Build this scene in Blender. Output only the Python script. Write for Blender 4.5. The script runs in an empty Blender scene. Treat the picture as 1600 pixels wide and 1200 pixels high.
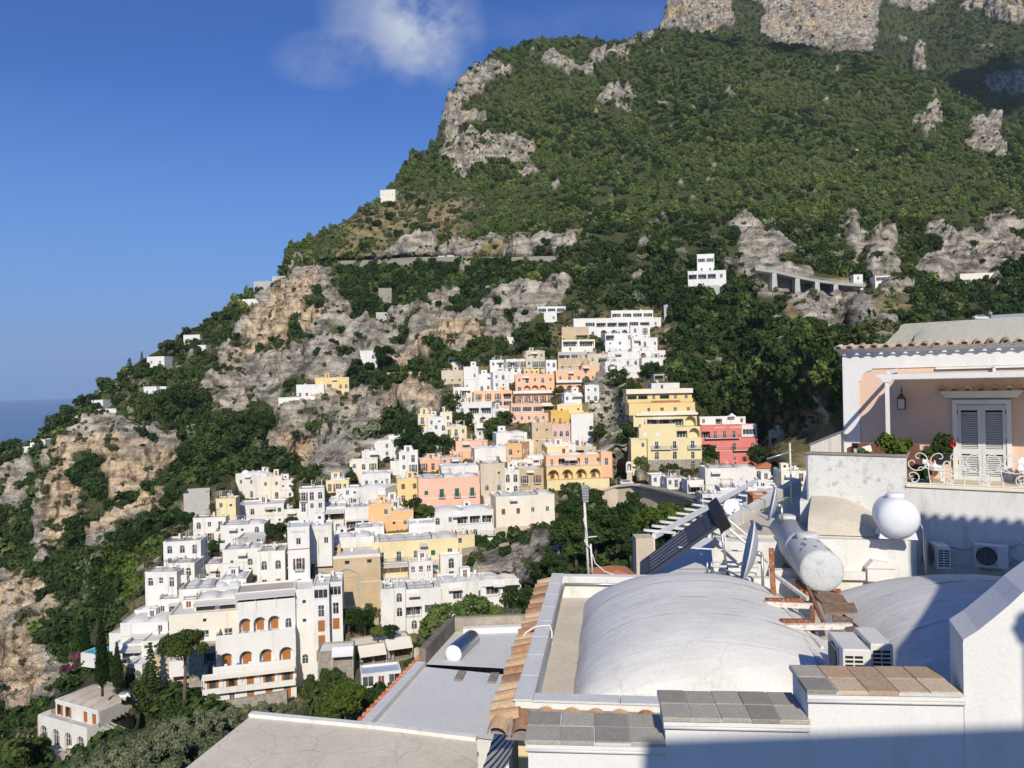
import bpy, bmesh, math, random
import numpy as np
from mathutils import Vector, Matrix
from mathutils.geometry import tessellate_polygon
R = math.radians
sc = bpy.context.scene
COL = sc.collection
random.seed(7)
F = 1200.0                       # focal length in photo pixels (1600 wide)
ROLL = R(1.2)
CX, CY = 800.0, 601.0
# ---------------------------------------------------------------- camera
cd = bpy.data.cameras.new('camera'); cam = bpy.data.objects.new('camera', cd); COL.objects.link(cam)
cd.sensor_fit = 'HORIZONTAL'; cd.sensor_width = 36.0; cd.lens = 36.0 * F / 1600.0
cd.shift_y = (CY - 600.0) / 1600.0
cd.clip_start = 0.2; cd.clip_end = 90000
cam.matrix_world = Matrix.Rotation(R(90), 4, 'X') @ Matrix.Rotation(-ROLL, 4, 'Z')
sc.camera = cam
# ---------------------------------------------------------------- sky and sun
SUN_AZ, SUN_EL = R(3), R(33)    # azimuth: to the right of straight behind the camera
world = bpy.data.worlds.new('World'); sc.world = world; world.use_nodes = True
wn, wl = world.node_tree.nodes, world.node_tree.links
wn.clear()
sky = wn.new('ShaderNodeTexSky'); sky.sky_type = 'NISHITA'; sky.sun_disc = False
sky.sun_elevation = SUN_EL
sky.sun_rotation = R(180) - SUN_AZ
sky.altitude = 90; sky.air_density = 1.0; sky.dust_density = 0.6; sky.ozone_density = 3.0
def wnode(t, **k):
    n = wn.new(t)
    for a, b in k.items(): setattr(n, a, b)
    return n
def wmath(op, a, b=None, c=None, clamp=False):
    n = wnode('ShaderNodeMath', operation=op, use_clamp=clamp)
    for i, v in enumerate((a, b, c)):
        if v is None: continue
        if isinstance(v, (int, float)): n.inputs[i].default_value = v
        else: wl.new(v, n.inputs[i])
    return n.outputs[0]
tcw = wnode('ShaderNodeTexCoord')
sep = wnode('ShaderNodeSeparateXYZ'); wl.new(tcw.outputs['Generated'], sep.inputs[0])
yy = wmath('MAXIMUM', wmath('ABSOLUTE', sep.outputs[1]), 0.15)
uu = wmath('DIVIDE', sep.outputs[0], yy); vv = wmath('DIVIDE', sep.outputs[2], yy)
cmb = wnode('ShaderNodeCombineXYZ'); wl.new(uu, cmb.inputs[0]); wl.new(vv, cmb.inputs[1]); wl.new(sep.outputs[1], cmb.inputs[2])
n1 = wnode('ShaderNodeTexNoise'); n1.inputs['Scale'].default_value = 8.0; n1.inputs['Detail'].default_value = 6; n1.inputs['Roughness'].default_value = 0.62
wl.new(cmb.outputs[0], n1.inputs['Vector'])
def blob(cu, cv, ru, rv):
    a = wmath('DIVIDE', wmath('SUBTRACT', uu, cu), ru); b = wmath('DIVIDE', wmath('SUBTRACT', vv, cv), rv)
    d = wmath('ADD', wmath('MULTIPLY', a, a), wmath('MULTIPLY', b, b))
    return wmath('SUBTRACT', 1.0, d, clamp=True)
BL = [(-.10, .468, .08, .085, 1.1), (-.15, .49, .10, .06, .8), (-.225, .43, .085, .045, .55), (.10, .47, .22, .03, .14), (-.11, .42, .06, .06, .35), (-.55, .05, .9, .03, .10)]
tot = None
for cu, cv, ru, rv, k in BL:
    b = wmath('MULTIPLY', blob(cu, cv, ru, rv), k)
    tot = b if tot is None else wmath('ADD', tot, b)
cl = wmath('MULTIPLY', tot, wmath('MULTIPLY_ADD', n1.outputs['Fac'], 4.4, -1.6, clamp=True))
cl = wmath('MULTIPLY', cl, 0.62, clamp=True)
hs = wnode('ShaderNodeHueSaturation'); hs.inputs['Saturation'].default_value = 1.2; hs.inputs['Value'].default_value = 1.0; hs.inputs['Hue'].default_value = 0.512
wl.new(sky.outputs[0], hs.inputs['Color'])
tint = wnode('ShaderNodeMix', data_type='RGBA', blend_type='MULTIPLY'); tint.inputs['Factor'].default_value = 1.0; tint.inputs[7].default_value = (.60, .96, 1.36, 1); wl.new(hs.outputs[0], tint.inputs[6])
hz = wnode('ShaderNodeMix', data_type='RGBA'); hz.inputs[7].default_value = (1.9, 3.8, 8.2, 1)
wl.new(tint.outputs[2], hz.inputs[6]); wl.new(wmath('MULTIPLY', wmath('SUBTRACT', 1.0, wmath('DIVIDE', wmath('ABSOLUTE', sep.outputs[2]), .34), clamp=True), .95, clamp=True), hz.inputs['Factor'])
mx = wnode('ShaderNodeMix', data_type='RGBA'); wl.new(cl, mx.inputs['Factor']); wl.new(hz.outputs[2], mx.inputs[6]); mx.inputs[7].default_value = (6.2, 6.9, 8.4, 1)
bg = wnode('ShaderNodeBackground'); bg.inputs['Strength'].default_value = 0.077
wl.new(mx.outputs[2], bg.inputs['Color'])
wo = wnode('ShaderNodeOutputWorld'); wl.new(bg.outputs[0], wo.inputs['Surface'])
sd = bpy.data.lights.new('sun', 'SUN'); sun = bpy.data.objects.new('sun', sd); COL.objects.link(sun)
sd.energy = 4.2; sd.angle = R(0.6); sd.color = (1.0, 0.92, 0.79)
SDIR = Vector((math.sin(SUN_AZ) * math.cos(SUN_EL), -math.cos(SUN_AZ) * math.cos(SUN_EL), math.sin(SUN_EL)))
sun.rotation_euler = SDIR.to_track_quat('Z', 'Y').to_euler()
sc.view_settings.view_transform = 'Standard'; sc.view_settings.look = 'None'; sc.view_settings.gamma = 1.0
sc.view_settings.exposure = 0.15
cy = sc.cycles
cy.use_adaptive_sampling = True; cy.adaptive_threshold = 0.02; cy.use_denoising = True
cy.max_bounces = 6; cy.diffuse_bounces = 3; cy.glossy_bounces = 2; cy.transmission_bounces = 2; cy.transparent_max_bounces = 6; cy.volume_bounces = 2
cy.caustics_reflective = False; cy.caustics_refractive = False

# ---------------------------------------------------------------- pixel <-> world
CR, SR = math.cos(ROLL), math.sin(ROLL)
def unroll(px, py):
    dx, dy = px - CX, py - CY
    return CR * dx - SR * dy, SR * dx + CR * dy
def P(px, py, Y):
    a, b = unroll(px, py)
    return Vector((a / F * Y, Y, -b / F * Y))
def Pz(px, py, z):
    a, b = unroll(px, py)
    return P(px, py, -z * F / b)
class Frame:
    """a building's own axes: x along its front, y into it, z up"""
    def __init__(s, o, yaw):
        s.o = Vector(o); s.yaw = R(yaw)
        s.u = Vector((math.cos(s.yaw), math.sin(s.yaw), 0)); s.v = Vector((-math.sin(s.yaw), math.cos(s.yaw), 0))
    def w(s, x, y, z): return s.o + s.u * x + s.v * y + Vector((0, 0, z))
    def l(s, p):
        d = Vector(p) - s.o
        return Vector((d.dot(s.u), d.dot(s.v), d.z))
    def on_y(s, px, py, y=0.0):
        r = P(px, py, 1.0); t = (s.o.dot(s.v) + y) / r.dot(s.v)
        return s.l(r * t)
    def on_z(s, px, py, z=0.0):
        r = P(px, py, 1.0); t = (s.o.z + z) / r.z
        return s.l(r * t)
    def mat(s): return Matrix.Translation(s.o) @ Matrix.Rotation(s.yaw, 4, 'Z')

# ---------------------------------------------------------------- mesh builder
class MB:
    def __init__(s): s.v = []; s.f = []; s.sm = []
    def add(s, vs, fs, smooth=False):
        b = len(s.v); s.v += [tuple(v) for v in vs]
        for f in fs: s.f.append(tuple(b + i for i in f)); s.sm.append(smooth)
        return s
    def box(s, x0, x1, y0, y1, z0, z1, M=None):
        vs = [Vector(p) for p in ((x0,y0,z0),(x1,y0,z0),(x1,y1,z0),(x0,y1,z0),(x0,y0,z1),(x1,y0,z1),(x1,y1,z1),(x0,y1,z1))]
        if M is not None: vs = [M @ v for v in vs]
        return s.add(vs, [(0,3,2,1),(4,5,6,7),(0,1,5,4),(1,2,6,5),(2,3,7,6),(3,0,4,7)])
    def bbox(s, x0, x1, y0, y1, z0, z1, b=0.02, M=None):
        """box with chamfered top edges"""
        vs = [(x0,y0,z0),(x1,y0,z0),(x1,y1,z0),(x0,y1,z0),(x0,y0,z1-b),(x1,y0,z1-b),(x1,y1,z1-b),(x0,y1,z1-b),
              (x0+b,y0+b,z1),(x1-b,y0+b,z1),(x1-b,y1-b,z1),(x0+b,y1-b,z1)]
        vs = [Vector(p) for p in vs]
        if M is not None: vs = [M @ v for v in vs]
        return s.add(vs, [(0,3,2,1),(8,9,10,11),(0,1,5,4),(1,2,6,5),(2,3,7,6),(3,0,4,7),(4,5,9,8),(5,6,10,9),(6,7,11,10),(7,4,8,11)])
    def quad(s, a, b, c, d): return s.add([a, b, c, d], [(0, 1, 2, 3)])
    def hexa(s, bot, top):
        return s.add(list(bot) + list(top), [(0,3,2,1),(4,5,6,7),(0,1,5,4),(1,2,6,5),(2,3,7,6),(3,0,4,7)])
    def bar(s, a, b, w, h=None, up=(0, 0, 1)):
        a, b = Vector(a), Vector(b); h = h or w; d = (b - a).normalized()
        x = d.cross(Vector(up))
        if x.length < 1e-4: x = d.cross(Vector((1, 0, 0)))
        x.normalize(); y = x.cross(d)
        c = [x * (i * w / 2) + y * (j * h / 2) for i, j in ((-1,-1),(1,-1),(1,1),(-1,1))]
        return s.hexa([a + q for q in c], [b + q for q in c])
    def tube(s, pts, r, n=8, cap=True, closed=False):
        pts = [Vector(p) for p in pts]; rs = r if isinstance(r, (list, tuple)) else [r] * len(pts)
        vs = []; prev = None
        for i, p in enumerate(pts):
            if closed: d = pts[(i + 1) % len(pts)] - pts[i - 1]
            else: d = pts[min(i + 1, len(pts) - 1)] - pts[max(i - 1, 0)]
            d.normalize()
            if prev is None:
                x = d.cross(Vector((0, 0, 1)))
                if x.length < 1e-3: x = d.cross(Vector((1, 0, 0)))
            else: x = prev - d * prev.dot(d)
            x.normalize(); prev = x; y = d.cross(x)
            vs += [p + (x * math.cos(2*math.pi*k/n) + y * math.sin(2*math.pi*k/n)) * rs[i] for k in range(n)]
        m = len(pts); fs = []
        for i in range(m if closed else m - 1):
            for k in range(n):
                j = (i + 1) % m
                fs.append((i*n+k, i*n+(k+1) % n, j*n+(k+1) % n, j*n+k))
        b = len(s.v); s.add(vs, fs, True)
        if cap and not closed:
            s.f.append(tuple(b + k for k in range(n))[::-1]); s.sm.append(False)
            s.f.append(tuple(b + (m-1)*n + k for k in range(n))); s.sm.append(False)
        return s
    def lathe(s, prof, n=24, M=None, smooth=True):
        vs = []; m = len(prof)
        for r, z in prof:
            for k in range(n):
                v = Vector((r * math.cos(2*math.pi*k/n), r * math.sin(2*math.pi*k/n), z))
                vs.append(M @ v if M is not None else v)
        fs = [(i*n+k, i*n+(k+1) % n, (i+1)*n+(k+1) % n, (i+1)*n+k) for i in range(m-1) for k in range(n)]
        return s.add(vs, fs, smooth)
    def grid(s, fn, nu, nv, smooth=True):
        vs = [fn(i / nu, j / nv) for j in range(nv + 1) for i in range(nu + 1)]
        w = nu + 1
        fs = [(j*w+i, j*w+i+1, (j+1)*w+i+1, (j+1)*w+i) for j in range(nv) for i in range(nu)]
        return s.add(vs, fs, smooth)
    def extrude(s, pts, y0, y1, M=None):
        """a polygon in (x, z) given thickness along y"""
        n = len(pts)
        vs = [Vector((x, y0, z)) for x, z in pts] + [Vector((x, y1, z)) for x, z in pts]
        if M is not None: vs = [M @ v for v in vs]
        tri = tessellate_polygon([[Vector((x, z, 0)) for x, z in pts]])
        fs = [tuple(t) for t in tri] + [tuple(i + n for i in t[::-1]) for t in tri]
        fs += [(i, (i + 1) % n, (i + 1) % n + n, i + n) for i in range(n)]
        return s.add(vs, fs)
    def mesh(s, name, mat=None, recalc=False):
        me = bpy.data.meshes.new(name); me.from_pydata(s.v, [], s.f)
        me.polygons.foreach_set('use_smooth', s.sm)
        if mat is not None: me.materials.append(mat)
        if recalc:
            bm = bmesh.new(); bm.from_mesh(me); bmesh.ops.recalc_face_normals(bm, faces=bm.faces); bm.to_mesh(me); bm.free()
        me.update(); return me
    def build(s, name, mat, parent=None, recalc=True, loc=None):
        return link(name, s.mesh(name, mat, recalc), parent, loc)
def link(name, me, parent=None, loc=None, rot=None):
    o = bpy.data.objects.new(name, me); COL.objects.link(o)
    if parent is not None: o.parent = parent
    if loc is not None: o.location = loc
    if rot is not None: o.rotation_euler = rot
    return o
def tag(o, label=None, cat=None, group=None, kind=None):
    if label: o['label'] = label
    if cat: o['category'] = cat
    if group: o['group'] = group
    if kind: o['kind'] = kind
    return o
def empty(name, loc=(0, 0, 0), rz=0.0, label=None, cat=None, group=None):
    o = bpy.data.objects.new(name, None); COL.objects.link(o); o.empty_display_size = 0.3
    o.location = loc; o.rotation_euler = (0, 0, rz)
    return tag(o, label, cat, group)
def thing_at(fr, name, label, cat, group=None):
    return empty(name, fr.o, fr.yaw, label, cat, group)

# ---------------------------------------------------------------- materials
MATS = {}
def N(nt, t, **k):
    n = nt.nodes.new(t)
    for a, b in k.items():
        if a == 'i':
            for q, v in b.items(): n.inputs[q].default_value = v
        else: setattr(n, a, b)
    return n
def rgb(c): return (c[0], c[1], c[2], 1.0)
def base(name, rough=0.8, spec=0.3, metal=0.0):
    m = bpy.data.materials.new(name); m.use_nodes = True; nt = m.node_tree; nt.nodes.clear()
    b = N(nt, 'ShaderNodeBsdfPrincipled'); o = N(nt, 'ShaderNodeOutputMaterial'); nt.links.new(b.outputs[0], o.inputs[0])
    b.inputs['Roughness'].default_value = rough; b.inputs['Metallic'].default_value = metal
    b.inputs['Specular IOR Level'].default_value = spec
    return m, nt, b
def noise(nt, vec, scale, detail=4, rough=0.55, stretch=None):
    n = N(nt, 'ShaderNodeTexNoise', i={'Scale': scale, 'Detail': detail, 'Roughness': rough})
    if stretch:
        mp = N(nt, 'ShaderNodeVectorMath', operation='MULTIPLY'); mp.inputs[1].default_value = stretch
        nt.links.new(vec, mp.inputs[0]); vec = mp.outputs[0]
    nt.links.new(vec, n.inputs['Vector']); return n.outputs['Fac']
def ramp(nt, fac, stops):
    r = N(nt, 'ShaderNodeValToRGB'); e = r.color_ramp.elements
    while len(e) < len(stops): e.new(0.5)
    for q, (p, c) in zip(e, stops): q.position = p; q.color = rgb(c) if not isinstance(c, (int, float)) else (c, c, c, 1)
    nt.links.new(fac, r.inputs[0]); return r.outputs[0]
def mixc(nt, fac, a, b, blend='MIX'):
    m = N(nt, 'ShaderNodeMix', data_type='RGBA', blend_type=blend)
    for sock, v in ((m.inputs['Factor'], fac), (m.inputs[6], a), (m.inputs[7], b)):
        if isinstance(v, (int, float)): sock.default_value = v
        elif isinstance(v, tuple): sock.default_value = rgb(v)
        else: nt.links.new(v, sock)
    return m.outputs[2]
def nmath(nt, op, a, b=0.0, clamp=False):
    m = N(nt, 'ShaderNodeMath', operation=op, use_clamp=clamp)
    for i, v in enumerate((a, b)):
        if isinstance(v, (int, float)): m.inputs[i].default_value = v
        else: nt.links.new(v, m.inputs[i])
    return m.outputs[0]
def bump(nt, b, h, strength=0.3, dist=0.05):
    n = N(nt, 'ShaderNodeBump', i={'Strength': strength, 'Distance': dist}); nt.links.new(h, n.inputs['Height'])
    nt.links.new(n.outputs[0], b.inputs['Normal'])
def pos(nt): return N(nt, 'ShaderNodeNewGeometry').outputs['Position']
def paint(name, c, var=0.10, sc1=0.25, dirt=(0.35, 0.32, 0.27), dirtk=0.25, rough=0.85, fine=6.0, bmp=0.15, streak=True):
    """plaster or paint with patches, fine grain and rain streaks"""
    if name in MATS: return MATS[name]
    m, nt, b = base(name, rough, 0.25); p = pos(nt)
    n1 = noise(nt, p, sc1, 5); n2 = noise(nt, p, fine, 4, 0.6)
    lo = tuple(v * (1 - var) for v in c)
    col = mixc(nt, ramp(nt, n1, [(0.35, 0), (0.65, 1)]), lo, c)
    if dirtk > 0:
        n3 = noise(nt, p, sc1 * 3.0, 5, 0.65, (1.0, 1.0, 0.22) if streak else None)
        k = ramp(nt, n3, [(0.52, 0), (0.74, dirtk)])
        col = mixc(nt, k, col, dirt)
    col = mixc(nt, 0.10, col, ramp(nt, n2, [(0.3, 0.0), (0.7, 1.0)]), 'OVERLAY')
    nt.links.new(col, b.inputs['Base Color'])
    if bmp: bump(nt, b, n2, bmp, 0.02)
    MATS[name] = m; return m
def plain(name, c, rough=0.6, metal=0.0, spec=0.4, var=0.08, scale=3.0):
    if name in MATS: return MATS[name]
    m, nt, b = base(name, rough, spec, metal)
    n1 = noise(nt, pos(nt), scale, 4)
    nt.links.new(mixc(nt, n1, tuple(v * (1 - var) for v in c), tuple(min(1, v * (1 + var)) for v in c)), b.inputs['Base Color'])
    MATS[name] = m; return m
def byobject(name, stops, rough=0.8, scale=8.0, bmp=0.2):
    """colour picked per object, with mottling"""
    m, nt, b = base(name, rough, 0.25)
    oi = N(nt, 'ShaderNodeObjectInfo'); p = pos(nt)
    n1 = noise(nt, p, scale, 5, 0.6); n2 = noise(nt, p, scale * 5, 3)
    f = nmath(nt, 'ADD', oi.outputs['Random'], nmath(nt, 'MULTIPLY', nmath(nt, 'SUBTRACT', n1, 0.5), 0.7), True)
    col = mixc(nt, 0.18, ramp(nt, f, stops), ramp(nt, n2, [(0.3, 0.0), (0.7, 1.0)]), 'OVERLAY')
    nt.links.new(col, b.inputs['Base Color']); bump(nt, b, n1, bmp, 0.02)
    MATS[name] = m; return m
WHITE = paint('white_limewash', (.72, .705, .67), .08, .22, (.44, .41, .36), .50)
WALL = {
 'white': WHITE,
 'white2': paint('old_white_plaster', (.74, .71, .65), .09, .3, (.40, .36, .30), .45),
 'cream': paint('cream_plaster', (.76, .70, .58), .07, .25, (.45, .40, .32), .30),
 'yellow': paint('yellow_plaster', (.75, .57, .26), .10, .2, (.55, .45, .28), .22),
 'lemon': paint('pale_yellow_plaster', (.74, .62, .36), .10, .2, (.50, .44, .30), .25),
 'ochre': paint('ochre_plaster', (.70, .44, .12), .1, .25, (.45, .33, .2), .25),
 'salmon': paint('salmon_plaster', (.76, .47, .34), .08, .2, (.55, .40, .32), .25),
 'peach': paint('peach_plaster', (.80, .46, .28), .07, .2, (.58, .42, .32), .2),
 'orange': paint('orange_plaster', (.76, .46, .22), .08, .2, (.52, .38, .25), .25),
 'red': paint('coral_plaster', (.66, .21, .18), .10, .2, (.5, .26, .22), .3),
 'pinkish': paint('faded_pink_plaster', (.66, .46, .38), .12, .3, (.42, .34, .28), .4),
 'tan': paint('tan_bare_plaster', (.56, .43, .27), .16, .35, (.33, .29, .23), .5),
 'tan2': paint('beige_bare_plaster', (.60, .51, .38), .14, .35, (.36, .32, .26), .55),
 'grey': paint('grey_cement', (.46, .45, .42), .12, .3, (.28, .26, .23), .4),
 'stone': paint('rubble_stone', (.36, .33, .27), .35, 1.4, (.17, .16, .13), .6, fine=2.5, bmp=.6, streak=False),
}
ROOFW = paint('pale_roof_coating', (.66, .65, .62), .10, .35, (.40, .37, .32), .35, streak=False)
ROOFT = paint('tan_roof_coating', (.47, .42, .35), .15, .35, (.30, .27, .23), .4, streak=False)
TRIM = plain('white_trim', (.70, .69, .67), .6)
WOODO = plain('orange_wood', (.36, .135, .035), .55, var=.25, scale=2.0)
WOODB = plain('brown_wood', (.16, .07, .04), .6, var=.2)
GREEN = plain('green_shutter_paint', (.02, .11, .075), .5)
BLUE = plain('blue_shutter_paint', (.06, .30, .62), .5)
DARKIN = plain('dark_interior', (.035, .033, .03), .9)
IRON = plain('dark_iron', (.05, .05, .055), .5, .6)
AWN = plain('grey_awning_cloth', (.52, .49, .46), .9, var=.1, scale=.8)
AWNC = plain('cream_awning_cloth', (.72, .68, .58), .9, var=.08, scale=.8)
TILE = plain('terracotta_roof_tile', (.46, .17, .08), .85, var=.3, scale=1.2)
BLUETILE = plain('blue_terrace_tiles', (.36, .42, .52), .6, var=.25, scale=2.5)
def glassmat():
    m, nt, b = base('window_glass', 0.08, 0.6)
    n = noise(nt, pos(nt), 0.35, 2)
    nt.links.new(ramp(nt, n, [(0.35, (.02, .024, .028)), (0.65, (.10, .115, .125))]), b.inputs['Base Color'])
    return m
GLASS = glassmat()
# ================================================================ houses: builder
def arch_pts(w, h, n=7):
    r = w / 2; s = h - r
    if s < 0.1: s = 0.1; 
    pts = [(-r, 0), (r, 0), (r, s)]
    pts += [(r * math.cos(a), s + (h - s) * math.sin(a)) for a in [math.pi * k / (n + 1) for k in range(1, n + 1)]]
    return pts + [(-r, s)]
def rect_pts(w, h): return [(-w/2, 0), (w/2, 0), (w/2, h), (-w/2, h)]
# kind: (width, height, sill above floor, recess, arched)
KINDS = {'w': (.95, 1.35, .9, .18, 0), 'W': (1.5, 1.4, .85, .18, 0), 'd': (1.15, 2.2, .05, .2, 0), 's': (1.25, 2.15, .08, .2, 0), 'S': (2.0, 2.15, .08, .2, 0),
 'g': (1.2, 2.3, .1, .15, 0), 'G': (1.0, 1.2, .9, .15, 0), 'u': (1.1, 1.3, .8, .15, 0), 'n': (1.0, 1.5, .7, .15, 0), 'b': (1.15, 2.25, .05, .18, 0), 'A': (1.2, 1.9, .35, .25, 1), 'D': (1.3, 2.4, .03, .3, 1),
 'a': (2.5, 2.9, .06, 1.5, 1), 'c': (3.4, 3.0, .06, 2.0, 1), 'B': (2.2, 3.3, .05, .35, 1), 'o': (.65, .65, 1.2, .4, 0), 'P': (0, 2.2, .06, 1.7, 0), 'V': (0, 1.7, .75, .15, 0), 'O': (1.0, .8, 1.4, .5, 0), 'N': (1.0, 2.1, .04, .2, 0)}
WCACHE = {}
def ring(mb, outer, inner, y0, y1):
    n = len(outer)
    vs = [(x, y0, z) for x, z in outer] + [(x, y0, z) for x, z in inner] + [(x, y1, z) for x, z in outer] + [(x, y1, z) for x, z in inner]
    fs = []
    for i in range(n):
        j = (i + 1) % n
        fs += [(i, j, n + j, n + i), (2*n + i, 3*n + i, 3*n + j, 2*n + j), (i, 2*n + i, 2*n + j, j), (n + i, n + j, 3*n + j, 3*n + i)]
    mb.add(vs, fs)
def shrink(pts, t):
    cx = sum(p[0] for p in pts) / len(pts); zs = [p[1] for p in pts]; h = max(zs)
    w = max(p[0] for p in pts) * 2
    return [(x * (w - 2*t) / w, t + z * (h - 2*t) / h) for x, z in pts]
def window_parts(kind, w, h, arched, trim, wood):
    key = (kind, round(w, 2), round(h, 2), arched, trim.name, wood.name if wood else '')
    if key in WCACHE: return WCACHE[key]
    pts = arch_pts(w, h) if arched else rect_pts(w, h); parts = []
    fr = MB(); ring(fr, pts, shrink(pts, .07), -.04, .05)
    inn = shrink(pts, .07)
    if kind in 'wWdbADBVN' or kind == 'P':
        nb = 1 if w < 1.8 else max(2, int(w / 1.1))
        for k in range(1, nb + 1):
            x = -w/2 + w * k / (nb + 1); fr.box(x - .03, x + .03, -.03, .04, .07, (h - .07) if not arched else h * .93)
        if h > 1.7 and kind != 'V': fr.box(-w/2 + .07, w/2 - .07, -.028, .038, h * .62, h * .62 + .05)
    if kind in 'wWnGuV': fr.box(-w/2 - .12, w/2 + .12, -.2, .0, -.09, -.003)
    frame = ('window' if kind in 'wWAVGunoO' else 'door', fr.mesh('frame', trim, True))
    gl = MB(); gl.add([(x, .03, z) for x, z in inn], [tuple(range(len(inn)))])
    parts.append(('pane', gl.mesh('pane', GLASS if kind not in 'N' else WOODB), (0, 0, 0), 0.0))
    if wood is not None and kind in 'sSgGunb' or (wood is not None and kind in 'w'):
        lw = w / 2 if kind != 'S' else w / 4
        sh = MB(); sh.box(0, lw - .01, -.035, .0, .03, h - .03)
        for k in range(int(h / .28)):
            z = .09 + k * .28; sh.box(.07, lw - .08, -.05, -.034, z, z + .2)
        me = sh.mesh('shutter', wood, True)
        if kind == 'S':
            for k, (x, a) in enumerate(((-w/2, -.25), (-w/4, .2), (w/4, -.15), (w/2, math.pi + .9))): 
                if k == 1: continue
                parts.append(('shutter', me, (x if k != 3 else w/2, -.06, 0), a if k != 3 else math.pi + .35))
        elif kind in 'b':
            parts.append(('shutter', me, (-w/2 - .02, -.07, 0), -2.7)); parts.append(('shutter', me, (w/2 + .02, -.07, 0), math.pi + 2.7))
        else:
            parts.append(('shutter', me, (-w/2 + .005, -.02, 0), 0.0)); parts.append(('shutter', me, (.005, -.02, 0), 0.0))
    WCACHE[key] = (frame, parts); return WCACHE[key]
def rail_mesh(mb, x0, x1, y0, y1, z, h=.95, solid=False):
    if solid: mb.box(x0, x1, y0, y0 + .12, z, z + h); mb.box(x0, x0 + .12, y0 + .121, y1, z, z + h); mb.box(x1 - .12, x1, y0 + .121, y1, z, z + h); return
    for a, b in (((x0, y0), (x1, y0)), ((x0, y0), (x0, y1)), ((x1, y0), (x1, y1))):
        L = math.hypot(b[0]-a[0], b[1]-a[1]); n = max(2, int(L / .22))
        mb.bar((a[0], a[1], z + h), (b[0], b[1], z + h), .05); mb.bar((a[0], a[1], z + .08), (b[0], b[1], z + .08), .04)
        for k in range(n + 1):
            t = k / n; x, y = a[0] + (b[0]-a[0]) * t, a[1] + (b[1]-a[1]) * t; mb.bar((x, y, z), (x, y, z + h), .025, .025, (0, 1, 0))
HREG = []; BREG = []      # where houses meet the ground: the hillside is shaped to carry them
def proj(p):
    a, b = p.x / p.y * F, -p.z / p.y * F
    return CX + CR * a + SR * b, CY - SR * a + CR * b
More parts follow.
